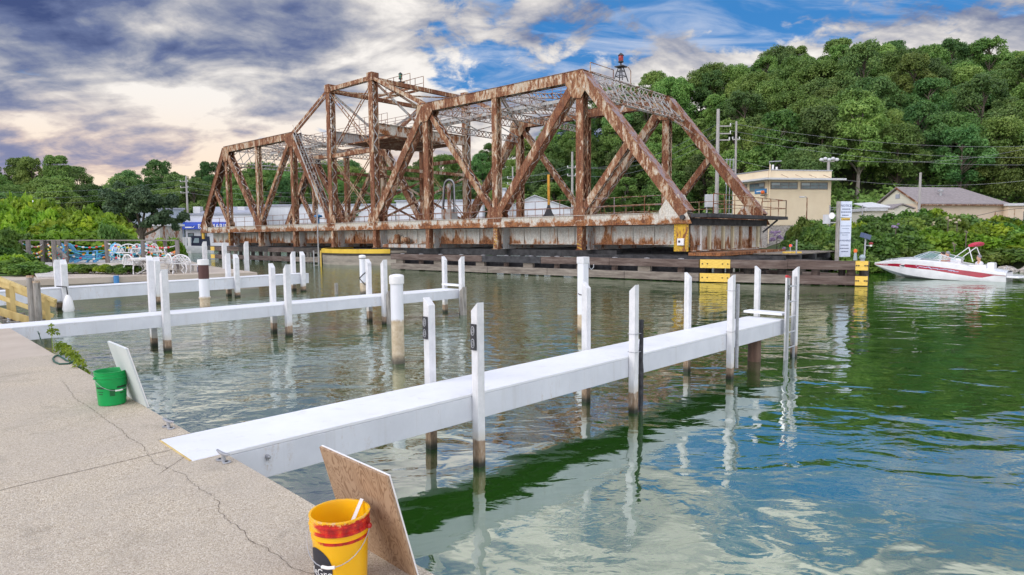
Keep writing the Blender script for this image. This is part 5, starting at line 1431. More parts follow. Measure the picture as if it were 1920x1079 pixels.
# ---- wooden deck
ZD = 1.15
FL, FR, BL, BR = G(128, 493, ZD), G(338, 494.5, ZD), G(128, 487.8, ZD), G(338, 486.5, ZD)
dk = empty('wooden_deck', (FL.x, FL.y, D), 'pale weathered plank deck with a grey railing above the seawall', 'deck')
mb = MB(); mb.prism([FL - Vector((0, 0, .05)), FR - Vector((0, 0, .05)), BR - Vector((0, 0, .05)), BL - Vector((0, 0, .05))], (0, 0, .05)); 
MT['palewood'] = mat('bleached_deck_planks', [(.3, (.34, .31, .28)), (.5, (.52, .49, .45)), (.7, (.64, .61, .57))], 1.6, 9, .9, .4, (.4, 4, 4), nrough=.7)
mb.build('planking', 'palewood', dk)
nrm_ = (FR - FL).normalized(); nback = Vector((-nrm_.y, nrm_.x, 0))
for k in range(2): MB().bar(FL - nback * .03 + Vector((0, 0, -.07 - k * .16)), FR - nback * .03 + Vector((0, 0, -.07 - k * .16)), .05, .15).build('fascia_board', 'palewood', dk)
mb = MB(); 
ramp = [G(50, 492, ZD), G(127, 492.5, ZD), G(112, 519, D + .06), G(70, 520, D + .06)]
mb.prism([p - Vector((0, 0, .06)) for p in ramp], (0, 0, .06)); mb.build('ramp', 'palewood', dk)
MT['greyrail'] = mat('grey_rail_wood', [(.3, (.14, .12, .11)), (.7, (.27, .245, .23))], 4, 8, .85, .3, (3, 3, .5))
def dpost(px, pyb, z, w_=.16, top=451):
    q = G(px, pyb, z); zt_ = z_at(q, top); MB().box((q.x, q.y, (z - .25 + zt_) / 2), w_, w_, zt_ - z + .25, .3).build('rail_post', 'greyrail', dk); return Vector((q.x, q.y, zt_))
fp = [dpost(127, 493, ZD), dpost(202, 493.3, ZD), dpost(270, 494, ZD), dpost(334, 494.5, ZD)]
bp_ = [dpost(42, 490, ZD), dpost(81, 489.5, ZD), dpost(91, 489, ZD, .22), dpost(292, 487.5, ZD), dpost(311, 487, ZD)]
rp = [dpost(55, 493, ZD), dpost(103, 495, ZD), dpost(113, 493, ZD)]
for a, b in ((fp[0], fp[1]), (fp[1], fp[2]), (fp[2], fp[3]), (bp_[0], bp_[1]), (bp_[1], bp_[2]), (bp_[2], bp_[3]), (bp_[3], bp_[4]), (bp_[4], fp[3]), (bp_[2], fp[0])): MB().bar(a, b, .16, .06).build('top_rail', 'greyrail', dk)
MB().bar(G(98, 457, 2.1), atd(125, 485, 30.5), .1, .14).build('ramp_handrail', 'greyrail', dk)
fcol = [MT.setdefault('f%d' % i, mat('float_%s' % n_, c_, 5, rough=.5)) for i, (n_, c_) in enumerate((('teal', (.02, .42, .50)), ('red', (.65, .05, .05)), ('orange', (.80, .25, .03)), ('yellow', (.78, .62, .06)), ('white', (.7, .7, .68)), ('blue', (.04, .2, .55))))]
def floats(a, b, sag, seed, nm='float_rope'):
    rg = random.Random(seed); mb = MB(); n = 12; pts = [Vector(a).lerp(Vector(b), i / n) - Vector((0, 0, sag * 4 * (i / n) * (1 - i / n))) for i in range(n + 1)]
    mb.tube(pts, .022, 5, mi=rg.choice((0, 4, 0)))
    for i in range(1, n):
        if rg.random() < .45: d = (pts[i + 1] - pts[i]) * .8; mb.tube([pts[i] - d * .5, pts[i], pts[i] + d * .5], [.025, .055, .025], 6, mi=rg.randrange(1, 5))
    return mb.build(nm, fcol, dk)
sd = 1
for a, b in ((fp[0], fp[1]), (fp[1], fp[2]), (fp[2], fp[3]), (bp_[0], bp_[1]), (rp[0], bp_[1]), (bp_[2], rp[1]), (rp[1], fp[0])):
    for k in range(3): floats(a - Vector((0, 0, .12 + k * .28)), b - Vector((0, 0, .12 + k * .28 + .1)), .18 + .08 * (k % 2), sd); sd += 1
for k in range(5): floats(atd(296 + k * 3, 466 + k * 4, 35), atd(331, 470 + k * 4, 34), .2, 60 + k)
# Adirondack chairs
def adirondack(px, Y, rz, label, sc=1.0):
    X = (px - 960) / F * Y; root = empty('adirondack_chair', (0, 0, 0), label, 'chair', 'blue slatted garden chairs on the deck')
    for k in range(5):
        a = (k - 2) * .07; h = .95 - abs(k - 2) * .05
        MB().bar((a * 1.0, .28, .30), (a * 1.6, .62, h), .085, .02, up=(0, -1, .3)).build('back_slat', 'skyblue', root)
    for k in range(6): MB().box((0, -.22 + k * .095, .36 - k * .018), .52, .085, .02).build('seat_slat', 'skyblue', root)
    for s_ in (-1, 1):
        MB().bar((s_ * .36, -.36, .56), (s_ * .36, .42, .53), .13, .025).build('armrest', 'skyblue', root)
        MB().bar((s_ * .30, -.28, 0), (s_ * .30, -.28, .55), .1, .04).build('front_leg', 'skyblue', root)
        MB().bar((s_ * .26, -.30, .36), (s_ * .26, .62, .05), .03, .13).build('side_rail', 'skyblue', root)
    root.location = (X, Y, ZD); root.rotation_euler.z = rz; root.scale = (sc, sc, sc)
adirondack(129, 33.2, 1.0, 'blue slatted garden chair leftmost on the deck behind the railing corner')
adirondack(160, 32.3, 2.6, 'blue slatted garden chair turned away beside a low footrest')
adirondack(201, 34.0, -.2, 'blue slatted garden chair behind the second railing post')
adirondack(262, 35.5, .1, 'blue slatted garden chair behind the white metal chairs')
def side_table(px, Y, label, m='skyblue'):
    X = (px - 960) / F * Y; root = empty('footstool', (X, Y, ZD), label, 'footstool')
    for k in range(4): MB().bar((X - .22, Y - .2 + k * .13, ZD + .30 - k * .05), (X + .22, Y - .2 + k * .13, ZD + .30 - k * .05), .11, .02).build('slat', m, root)
    for s_ in (-.2, .2): MB().bar((X + s_, Y - .25, ZD), (X + s_, Y + .25, ZD + .3), .03, .1).build('leg', m, root)
side_table(176, 31.9, 'low blue slatted footrest in front of the turned chair')
def iron_chair(px, Y, z, rz, label, wide=False):
    X = (px - 960) / F * Y; root = empty('garden_chair', (0, 0, 0), label, 'chair', 'white ornamental metal garden chairs')
    w_ = .55 if wide else .24
    for a, b_ in ((-w_, -.22), (w_, -.22), (-w_, .22), (w_, .22)):
        MB().tube([(a * .9, b_ * .8, .44), (a * 1.15, b_ * 1.2, .25), (a * .85, b_ * .9, .12), (a * 1.15, b_ * 1.2, 0)], .026, 6).build('leg', 'white', root)
    MB().obox((0, 0, .45), Vector((w_ + .03, 0, 0)), Vector((0, .25, 0)), Vector((0, 0, .02))).build('seat', 'white', root)
    mb = MB(); n = 12; arc = [(math.cos(math.pi * i / n) * (w_ + .03), .26, .46 + math.sin(math.pi * i / n) * .42) for i in range(n + 1)]
    mb.tube(arc, .026, 6)
    for k in range(-2, 3):
        x_ = k * w_ / 2.6; h_ = math.sqrt(max(1 - (x_ / (w_ + .03)) ** 2, 0)) * .42
        mb.tube([(x_, .26, .46), (x_ * .8 + .03, .26, .46 + h_ * .5), (x_, .26, .46 + h_)], .014, 5)
    mb.build('back', 'white', root)
    mb = MB()
    for s_ in (-1, 1): mb.tube([(s_ * (w_ + .02), .25, .68), (s_ * (w_ + .06), -.05, .68), (s_ * (w_ + .02), -.2, .45)], .02, 5)
    mb.build('arm', 'white', root)
    root.location = (X, Y, z); root.rotation_euler.z = rz
iron_chair(219, 33.8, ZD, .2, 'white metal chair left of the white table on the deck')
iron_chair(236, 33.0, ZD, -.1, 'white metal two seat bench right beside the leftmost white chair', True)
iron_chair(258, 33.6, ZD, .4, 'white metal chair in front of the blue chair on the deck')
iron_chair(298, 34.2, ZD, 1.2, 'white metal chair turned sideways near the floats on the deck')
iron_chair(249, 28.6, D, 2.9, 'white metal chair standing left below the deck on the seawall')
iron_chair(327, 29.0, D, 2.6, 'white metal chair at the left side of the lacy bench')
def lacy_bench(px, Y, label):
    X = (px - 960) / F * Y; root = empty('lacy_bench', (X, Y, D), label, 'bench')
    c = Vector((X, Y, D))
    MB().obox(c + Vector((0, 0, .45)), Vector((.42, 0, 0)), Vector((0, .25, 0)), Vector((0, 0, .02))).build('seat', 'white', root)
    for a in (-.36, .36):
        for b_ in (-.2, .2): MB().tube([c + Vector((a, b_, .44)), c + Vector((a * 1.15, b_, .2)), c + Vector((a * 1.0, b_, 0))], .03, 6).build('leg', 'white', root)
    mb = MB(); rg = random.Random(4)
    n = 14; mb.tube([c + Vector((math.cos(math.pi * i / n) * .45, .1, .46 + math.sin(math.pi * i / n) * .36)) for i in range(n + 1)], .03, 6)
    for (u, v) in [(-.3, .1), (-.15, .12), (0, .12), (.15, .12), (.3, .1), (-.22, .22), (-.07, .24), (.08, .24), (.22, .22), (0, .30), (-.12, .3), (.12, .3)]:
        mb.tube([c + Vector((u + .065 * math.cos(q), .1, .46 + v + .055 * math.sin(q))) for q in [6.283 * i / 9 for i in range(10)]], .018, 5)
    mb.build('lace_back', 'white', root)
lacy_bench(337, 29.3, 'white lacy cast metal bench with rounded back on the seawall')
def lacy_table(px, Y, z, label, r=.5, h=.72):
    X = (px - 960) / F * Y; root = empty('garden_table', (X, Y, z), label, 'table'); c = Vector((X, Y, z))
    MB().lathe([(r, h - .03), (r, h), (.001, h + .002)], c, 24).build('top', 'white', root)
    mb = MB(); mb.tube([c + Vector((r * .97 * math.cos(q), r * .97 * math.sin(q), h - .07)) for q in [6.283 * i / 20 for i in range(21)]], .02, 5); mb.build('rim', 'white', root)
    for k in range(4):
        q = k * math.pi / 2 + .4; d = Vector((math.cos(q), math.sin(q), 0))
        MB().tube([c + d * r * .75 + Vector((0, 0, h - .04)), c + d * r * .25 + Vector((0, 0, h * .5)), c + d * r * .35 + Vector((0, 0, h * .25)), c + d * r * .8], .026, 6).build('leg', 'white', root)
lacy_table(282, 28.7, D, 'long legged white table with curved legs on the seawall in front of the deck', .7)
lacy_table(262, 28.9, D, 'white side table with curved legs beside the deck corner', .4)
lacy_table(270, 33.0, ZD, 'white round table among the metal chairs on the deck', .55)
c = atd(360, 505, 30.5); c.z = D
r_ = empty('low_bench', tuple(c), 'low white slatted bench on the seawall right of the lacy bench', 'bench')
MB().box(c + Vector((0, 0, .33)), .75, .35, .05).build('seat', 'white', r_)
for a in (-.33, 0, .33): MB().box(c + Vector((a, 0, .15)), .035, .3, .3).build('leg', 'white', r_)
c = atd(376, 504, 30.0); c.z = D; tag(MB().box(c + Vector((0, 0, .13)), .24, .24, .26, .3).build('storage_tub', mat('navy_tub', (.01, .035, .16), 4), bevel=.03), 'small navy blue tub at the right end of the low white bench', 'tub')
c = G(222, 519, D); tag(MB().tube([c + Vector((0, -.15, -.32)), c + Vector((0, -.15, .05))], .10, 12).build('bollard_cover', 'blue', smooth=True), 'short bright blue fender tube on the seawall face', 'fender')
# mooring posts that stand behind the seawall walk
for i, (px, py, Y) in enumerate(((384, 453, 34), (421, 455, 33), (462, 453, 33.5))):
    q = atd(px, 480, Y); q.z = 0; zt_ = z_at(q, py); r_ = empty('mooring_post', tuple(q), ('white mooring post leftmost of three beyond the seawall tip', 'white mooring post middle of three beyond the seawall tip', 'white mooring post rightmost of three beyond the seawall tip')[i], 'post', 'mooring posts beyond the seawall tip')
    post(r_, q, zt_, slope=-1, size=.19)
for i, px in enumerate((317, 324, 329, 340, 347, 356)):
    q = atd(px, 460, 92 + i); q.z = 0; tag(MB().box((q.x, q.y, z_at(q, 445) / 2), .42, .42, z_at(q, 445)).build('mooring_post', 'white'), 'white mooring post in the far marina basin near the covered cruiser', 'post', 'mooring posts in the far marina')
# ---- timber stairs with yellow rails at the left edge
st = empty('timber_stairs', tuple(atd(50, 600, 15.6)), 'yellow railed timber stairs going down to the water left of the second pier', 'stairs')
for dy, mm in ((0, 'yellowwood'), (.55, 'yellowwood')):
    MB().bar(atd(-45, 505 + dy * 6, 15.4 + dy), atd(104, 565 + dy * 4, 15.4 + dy), .10, .075).build('handrail', mm, st)
    MB().bar(atd(-45, 541 + dy * 4, 15.4 + dy), atd(100, 593, 15.4 + dy), .04, .09).build('mid_rail', mm, st)
    MB().bar(atd(-45, 514 + dy * 6, 15.4 + dy), atd(104, 571 + dy * 4, 15.4 + dy), .04, .10).build('rail_board', mm, st)
    for px, pt in ((24, 530), (88, 556)):
        q = atd(px - dy * 14, 560, 15.4 + dy); zt_ = z_at(q, pt)
        MB().box((q.x, q.y, (zt_ - .0) / 2 + .18), .10, .10, zt_ - .36, .6).build('rail_post', mm, st)
        MB().box((q.x, q.y, -.2), .10, .10, 1.1, .6).build('post_foot', 'greywood', st)
for px, pt, h in ((59, 521, 0), (70, 531, 0)):
    q = atd(px, 560, 15.0); zt_ = z_at(q, pt); MB().tube([(q.x, q.y, -1), (q.x, q.y, zt_)], .075, 9).build('pile', 'greywood', st)
    MB().tube([(q.x, q.y, zt_), (q.x, q.y, zt_ + .05)], .075, 9).build('pile_head', 'rust', st)
for k in range(6):
    a = atd(-40 + k * 16, 588 + k * 4, 15.3); MB().box((a.x, a.y + .3, a.z), .34, .95, .05, .1).build('step', 'greywood', st)
MB().bar(atd(-30, 575, 15.3), atd(62, 604, 15.3), .05, .18).build('stringer', 'yellowwood', st)

# ================================================================== FAR MARINA
def gz(X, Y): return hn(X, Y)
def shed(name, label, px0, px1, Y, ytop, zb=0, wall='shedwall', roof='greyroof', depth=14, gable=None, yeave=None, Y1=None):
    Y1 = Y1 or Y; a = atd(px0, 440, Y); b = atd(px1, 440, Y1); a.z = b.z = zb; zt_ = z_at(a.lerp(b, .5), ytop)
    root = empty(name, tuple(a.lerp(b, .5)), label, 'building'); d = (b - a); n = Vector((-d.y, d.x, 0)).normalized() * depth
    if gable is None:
        mb = MB(); mb.prism([a, b, b + n, a + n], (0, 0, zt_ - zb)); mb.build('wall', wall, root)
        e = d.normalized() * .25; nn = n.normalized() * .25
        mb = MB(); mb.prism([p + Vector((0, 0, zt_ - zb)) for p in (a - e - nn, b + e - nn, b + e + n + nn, a - e + n + nn)], (0, 0, .3)); mb.build('roof', roof, root)
    else:
        ze = z_at(a.lerp(b, .5), yeave); m_ = a.lerp(b, gable)
        mb = MB(); mb.prism([a, b, b + Vector((0, 0, ze - zb)), m_ + Vector((0, 0, zt_ - zb)), a + Vector((0, 0, ze - zb))], n); mb.build('wall', wall, root)
        for p, q in ((a, m_), (b, m_)):
            A_ = p + Vector((0, 0, ze - zb + .06)); M_ = m_ + Vector((0, 0, zt_ - zb + .06)); ov = (A_ - M_) * .06
            mb = MB(); mb.prism([A_ + ov - n * .03, M_ - n * .03, M_ + n * 1.03, A_ + ov + n * 1.03], (0, 0, .12)); mb.build('roof', roof, root)
    return root, a, b, zt_, d.normalized(), n.normalized()
r1, a, b, zt_, d, n = shed('marina_shop', 'white marina shop with a long blue awning at the water behind the bridge', 348, 476, 121, 403, .5, wall='shedwall')
# awning: quarter round, blue
za1, za0 = z_at(a, 417), z_at(a, 430.5)
pr_ = [(0, za1), (.5, za1 - .02), (.95, za1 - .25), (1.15, za1 - .6), (1.2, za0), (0, za0)]
mb = MB(); mb.prism([a - n * (x_ + .02) + Vector((0, 0, z_ - a.z)) for x_, z_ in pr_], d * ((476 - 348) / F * 121 * .62)); aw = mb.build('awning', mat('bright_blue_awning', (.012, .06, .42), 2, rough=.55), r1)
fo = a - n * 1.23
text_obj('lettering', 'B&B MARINE', 1.15, fo + d * 2.9 + Vector((0, 0, za0 + .15 - a.z)), d, (0, 0, 1), 'letterwhite', aw)
mb = MB(); q = fo + d * .6 + Vector((0, 0, za0 + .35 - a.z)); mb.bar(q, q + d * 1.2, .02, .22); mb.prism([q + d * 1.2 + Vector((0, 0, -.1)), q + d * 1.5 + Vector((0, 0, -.1)), q + d * 1.8 + Vector((0, 0, .3))], -n * .01); mb.build('emblem', 'letterwhite', aw)
for k in range(4):
    for (w0, zz) in ((.6, 2.2),):
        q = a - n * .05 + d * (1.0 + k * 2.4) + Vector((0, 0, 1.9)); f = MB().obox(q, d * .55, n * .06, Vector((0, 0, .8))).build('window', 'dark', r1); MB().obox(q - n * .075, d * .45, n * .01, Vector((0, 0, .68))).build('pane', 'glass', f)
mb = MB(); q = a + n * .4 + Vector((0, 0, zt_ - a.z + .3)); mb.prism([q + d * 2.6, q + d * 14, q + d * 14 + n * 5 + Vector((0, 0, 1.3)), q + d * 3.2 + n * 5 + Vector((0, 0, 1.3))], (0, 0, .12)); mb.build('upper_roof', 'greyroof', r1)
for px in (372, 455):
    q = atd(px, 400, 124); zt2 = z_at(q, 388); MB().box((q.x, q.y, (zt2 + zt_) / 2), 1.3, 1.3, zt2 - zt_).build('roof_vent', 'metalroof', r1)
shed('boat_shed', 'plain blue grey shed wall left of the marina shop', 300, 346, 118, 393, .5, wall=mat('blue_grey_sheet_wall', (.36, .42, .50), 2), depth=16, Y1=121)
shed('warehouse', 'long white warehouse behind the left arm of the bridge', 478, 742, 128, 386, .5)
shed('warehouse', 'white warehouse behind the central tower of the bridge', 744, 905, 120, 378, .5)
shed('warehouse', 'small white gabled shed seen under the right arm of the bridge', 946, 1072, 112, 368, .5, gable=.45, yeave=393, roof='metalroof')
shed('pump_house', 'narrow white box shaped building left of the gabled shed', 926, 948, 110, 356, .5, depth=6)
shed('warehouse', 'low white shed near the right pole behind the bridge deck', 1290, 1386, 92, 405, 1.0, roof='metalroof', depth=8)
def cruiser(px, Y, L, label, rz=0.0, canvas='navy', hard=False, z=0.0):
    X = (px - 960) / F * Y; root = empty('cabin_cruiser', (0, 0, 0), label, 'boat')
    st_ = []; mb = MB(); N = 10; ring = []
    for i in range(N + 1):
        u = i / N; bw = 1.35 * min(1, (u * 2.1) ** .55) if u < .5 else 1.35 - .1 * (u - .5); x_ = -L / 2 + L * u
        sh = 1.25 - .25 * u; ring.append([(x_ + (.5 if i == 0 else 0) * (1 if False else 1), 0, -.3 + (.5 * (1 - u) ** 3)), (x_, bw * .72, -.05), (x_ - .25 * (1 - u), bw, sh * .55), (x_ - .4 * (1 - u) ** 2, bw, sh), (x_, 0, sh + .08)])
    vs = []; 
    for r_ in ring:
        vs += [r_[0]] + r_[1:4] + [r_[4]] + [(p[0], -p[1], p[2]) for p in r_[3:0:-1]]
    k = 8; fs = [(i * k + j, i * k + (j + 1) % k, (i + 1) * k + (j + 1) % k, (i + 1) * k + j) for i in range(N) for j in range(k)]; fs.append(tuple(range(N * k, N * k + k)))
    mb.add(vs, [f[::-1] for f in fs]); mb.build('hull', 'gelcoat', root, smooth=True)
    if hard:
        mb = MB(); mb.prism([(-L * .22, -.95, 1.1), (L * .25, -.95, 1.1), (L * .22, -.9, 2.3), (-L * .08, -.9, 2.3)], (0, 1.9, 0)); mb.build('cabin', 'blue', root)
        MB().box((L * .07, 0, 2.38), L * .42, 2.1, .12).build('hard_top', 'gelcoat', root); MB().lathe([(.35, 0), (.35, .12), (.1, .22)], (L * .02, 0, 2.44), 12).build('radar', 'gelcoat', root)
    else:
        mb = MB(); mb.prism([(-L * .30, -1.05, 1.15), (L * .42, -1.1, 1.0), (L * .40, -1.0, 2.5), (L * .05, -1.0, 2.6), (-L * .12, -1.0, 2.1)], (0, 2.1, 0)); mb.build('canopy', canvas, root)
        for x0, x1 in ((-.08, .06), (.09, .24)): MB().prism([(L * x0, -1.07, 1.55), (L * x1, -1.07, 1.55), (L * x1, -1.03, 2.25), (L * x0 + .25, -1.03, 2.25)], (0, -.03, 0)).build('canopy_window', 'paleglass', root)
    root.location = (X, Y, z); root.rotation_euler.z = rz; return root
cruiser(362, 98, 5.6, 'white cruiser with a dark navy canopy moored at the far basin', .15)
cruiser(292, 92, 4.6, 'white cruiser with blue cabin and hard top behind the deck railing', .3, hard=True)
0 and cruiser(394, 93, 3.2, 'white dinghy like cruiser hidden partly by the bridge end', 1.2, canvas='gelcoat')
# flybridge yacht over the bushes
Y = 66; X = (50 - 960) / F * Y; zt_ = z_at(Vector((X, Y, 0)), 383)
r_ = empty('motor_yacht', (X, Y, D), 'white motor yacht whose flybridge and radar rise above the vine hedge', 'boat')
MB().prism([(X - 3.2, Y, D), (X + 2.6, Y, D), (X + 2.2, Y, zt_ - 1.0), (X - 2.2, Y, zt_ - .6)], (0, 2.6, 0)).build('superstructure', 'gelcoat', r_)
MB().prism([(X - 1.6, Y - .2, zt_ - .55), (X + 1.2, Y - .2, zt_ - .25), (X + 1.4, Y - .2, zt_ - .05), (X - 1.7, Y - .2, zt_ - .40)], (0, 3, 0)).build('hard_top', 'gelcoat', r_)
mb = MB(); mb.lathe([(.22, 0), (.26, .15), (.18, .36), (.01, .42)], (X + 1.25, Y, zt_ + .0), 10); mb.tube([(X + .9, Y, zt_ - .2), (X + .9, Y, zt_ + .75)], .04, 5); mb.build('radar', 'gelcoat', r_, smooth=True)
for k in (-1.2, .2): MB().tube([(X + k, Y - .1, zt_ - 1.6), (X + k + .2, Y - .1, zt_ - .4)], .05, 5).build('arch', 'gelcoat', r_)
# small cottage roof with chimney in the hedge, white covered berths
shed('boat_cover', 'pale covered berth roof behind the juniper tree', 228, 300, 88, 424, D, roof='metalroof', wall='greysteel', depth=6)
# ================================================================== RIGHT BANK BUILDINGS
c0 = atd(1438, 430, 58); c1 = atd(1556, 430, 59.2); zb = .9
for q in (c0, c1): q.z = zb
left_ = atd(1373, 430, 62.5); left_.z = zb
zt_ = z_at(c0, 320); zcn = z_at(c0, 341); zst = z_at(c0, 423)
ch = empty('control_house', tuple(c0), 'cream two storey control house with a strip of windows under a thin canopy', 'building')
back_ = (left_ - c0)
fpn = [c0, c1, c1 + back_ * 1.0, left_]
mb = MB(); mb.prism([Vector((p.x, p.y, zst)) for p in fpn], (0, 0, zt_ - zst)); mb.build('wall', 'tanwall', ch)
mb = MB(); cen = sum(fpn, Vector()) / 4; mb.prism([Vector((p.x * .985 + cen.x * .015, p.y * .985 + cen.y * .015, zb - .6)) for p in fpn], (0, 0, zst - zb + .6 - .003)); mb.build('stone_base', 'brick', ch)
mb = MB(); mb.prism([Vector((p.x + (p.x - cen.x) * .02, p.y + (p.y - cen.y) * .02, zt_ + .003)) for p in fpn], (0, 0, .09)); mb.build('parapet', 'galv', ch)
dR = (c1 - c0).normalized(); nR = Vector((dR.y, -dR.x, 0)); dL = (left_ - c0).normalized(); nL = Vector((-dL.y, dL.x, 0)); nL = nL if nL.dot(nR) > -.2 and nL.x < 0 else -nL
print('house', zt_, zcn, zst, nR, nL)
zcan = zcn + .12
poly = [c0 + nR * .9 + nL * .9 + (dL * 0), c1 + nR * .9 + dR * .8, c1 + dR * .8, c0, left_, left_ + nL * .9]
mb = MB(); mb.prism([Vector((p.x, p.y, zcan)) for p in [c0 + (nR + nL) * .75, c1 + nR * .9 + dR * .85, c1 + nR * .0 + dR * .85, c1 + nR * .003, c0 + nR * .003 + nL * .003, left_ + nL * .003, left_ + nL * .9]], (0, 0, .16)); mb.build('canopy', 'metalroof', ch)
zw1, zw0 = z_at(c0, 341.5), z_at(c0, 355)
def win(c, dd, nn, u0, u1, z0, z1, npan, root):
    cc = c + dd * (u0 + u1) / 2 + nn * .02; cc.z = (z0 + z1) / 2
    f = MB().obox(cc, dd * (u1 - u0) / 2, nn * .03, Vector((0, 0, (z1 - z0) / 2))).build('window', 'greyrail', root)
    for k in range(npan):
        for j in (0, 1):
            w_ = (u1 - u0 - .1) / npan; h_ = (z1 - z0 - .1) / 2
            q = c + dd * (u0 + .05 + w_ * (k + .5)) + nn * .055; q.z = z0 + .05 + h_ * (j + .5)
            MB().obox(q, dd * (w_ / 2 - .03), nn * .006, Vector((0, 0, h_ / 2 - .025))).build('pane', 'paleglass' if (k * 2 + j) % 5 == 1 else 'glass', f)
LR = (c1 - c0).length
win(c0, dR, nR, LR * .04, LR * .46, zw0, zw1, 3, ch); win(c0, dR, nR, LR * .51, LR * .94, zw0, zw1, 3, ch)
LLn = (left_ - c0).length; win(c0, dL, nL, LLn * .08, LLn * .50, zw0 - .1, zw1, 3, ch); win(c0, dL, nL, LLn * .58, LLn * .92, zw0 - .1, zw1, 2, ch)
q = c0 + nR * .10 + dR * .1; MB().tube([(q.x, q.y, zb + .5), (q.x, q.y, zt_ + .5)], .06, 8).build('downpipe', 'tanwall', ch)
MB().tube([(q.x, q.y, zt_ + .5), (q.x - .1, q.y, zt_ + .75), (q.x + 1.0, q.y, zt_ + .8)], .05, 6).build('roof_pipe', 'galv', ch)
for k, (px, hh) in enumerate(((1449, .7), (1456, .5))): q = atd(px, 320, 60); MB().tube([(q.x, q.y, zt_), (q.x, q.y, zt_ + hh)], .10, 8).build('vent_pipe', 'white', ch)
for k in range(4): q = c0 + dR * (LR * (.2 + .22 * k)) + nR * .05; MB().tube([(q.x, q.y, zt_ - .35), (q.x + .3, q.y - .75, zcan + .18)], .02, 4).build('canopy_stay', 'rust', ch)
q = c0 + dL * LLn * .18 + nL * .06; sg_ = MB().obox(Vector((q.x, q.y, z_at(q, 359))), dL * .75, nL * .03, Vector((0, 0, .20))).build('blue_sign', 'blue', ch)
MB().obox(Vector((q.x, q.y, z_at(q, 359))) + nL * .035, dL * .5, nL * .004, Vector((0, 0, .05))).build('sign_stroke', 'letterwhite', sg_)
q = c0 + nL * .35 + dL * .25; zq = z_at(q, 361); r_ = empty('warning_lamp', (q.x, q.y, zq), 'round amber warning lamp at the corner of the cream control house', 'lamp')
MB().ball((q.x, q.y, zq), .17, 8).build('lens', 'orange', r_, smooth=True); MB().lathe([(.2, 0), (.2, .05), (.1, .1)], (q.x, q.y, zq - .30), 10).build('base', 'dark', r_)
MB().bar((q.x, q.y, zq - .22), c0 + Vector((0, 0, zq - .22 - zb)), .04, .04).build('bracket', 'dark', r_)
# street light before it
q = atd(1512, 420, 52); r_ = empty('lamp_post', (q.x, q.y, 1), 'short brown lamp post with a pale arm in front of the control house', 'street lamp'); zt2 = z_at(q, 371)
MB().tube([(q.x, q.y, .8), (q.x, q.y, zt2)], .05, 8).build('pole', 'rust', r_); MB().tube([(q.x, q.y, zt2 - .1), (q.x - .1, q.y, zt2 + .06), (q.x - .5, q.y, zt2 + .08)], .03, 6).build('arm', 'galv', r_)
MB().box((q.x - .42, q.y, zt2 + .05), .4, .16, .09).build('lamp_head', 'metalroof', r_, bevel=.03)
# pink block house with grey roof
A0 = atd(1722, 430, 76); A1 = atd(1884, 430, 79); Gb = atd(1643, 430, 82)
zb = 1.8; ze = z_at(A0, 381.5); zr = z_at(A0.lerp(Gb, .5), 353)
for q in (A0, A1, Gb): q.z = zb
hs_ = empty('block_house', tuple(A0), 'pale pink block house with a brown hipped roof and cream gable', 'house'); C3 = Gb + (A1 - A0)
up = lambda p, z: Vector((p.x, p.y, z))
mb = MB(); mb.prism([A0, A1, C3, Gb], (0, 0, ze - zb)); mb.build('wall', 'pinkwall', hs_)
mg = A0.lerp(Gb, .5); dH = (A1 - A0).normalized(); dG_ = (Gb - A0).normalized()
mb = MB(); mb.prism([up(A0, ze + .003), up(Gb, ze + .003), up(mg, zr - .12)], dH * .18); mb.build('gable', 'cream', hs_)
r0_ = up(mg, zr) - dH * .35; rr_ = up(mg, zr) + dH * ((A1 - A0).length * .72); e_ = .35; drop = .16
f0 = up(A0, ze - drop) - dG_ * e_ - dH * .35; f1 = up(A1, ze - drop) - dG_ * e_ + dH * .4; b0_ = up(Gb, ze - drop) + dG_ * e_ - dH * .35; b1_ = up(C3, ze - drop) + dG_ * e_ + dH * .4
mb = MB(); th = Vector((0, 0, .14))
for poly in ([f0, f1, rr_, r0_], [f1, b1_, rr_], [b1_, b0_, r0_, rr_]): mb.prism(poly, th)
mb.build('roof', 'shingle', hs_)
MB().bar(f0 - Vector((0, 0, .04)), f1 - Vector((0, 0, .04)), .06, .14).build('gutter', 'rust', hs_)
MB().bar(f0 - dH * .02, r0_ - dH * .02, .05, .2).build('barge_board', 'rust', hs_)
q = up(mg, zr - 1.0) - dH * .03; MB().obox(q, dG_ * .3, dH * .03, Vector((0, 0, .25))).build('louvre', 'greyroof', hs_)
q = f0.lerp(rr_, .5); MB().lathe([(.15, 0), (.15, .5), (.3, .55), (.3, .75), (.05, .85)], (q.x, q.y, q.z), 8).build('roof_vent', 'galv', hs_)
q = A0 + dH * .15 - dG_ * .08; MB().tube([up(q, zb), up(q, ze - .1)], .06, 6).build('downpipe', 'rust', hs_)
# low wing at the right edge
r_, a, b, zt2, d, n = shed('side_wing', 'low pink wing with a dark door at the right edge of the block house', 1888, 1990, 78, 386, 1.6, wall='pinkwall', roof='metalroof', depth=6)
MB().obox(a.lerp(b, .36) - n * .03 + Vector((0, 0, 1.9)), d * .5, n * .03, Vector((0, 0, 1.2))).build('door', 'glass', r_)
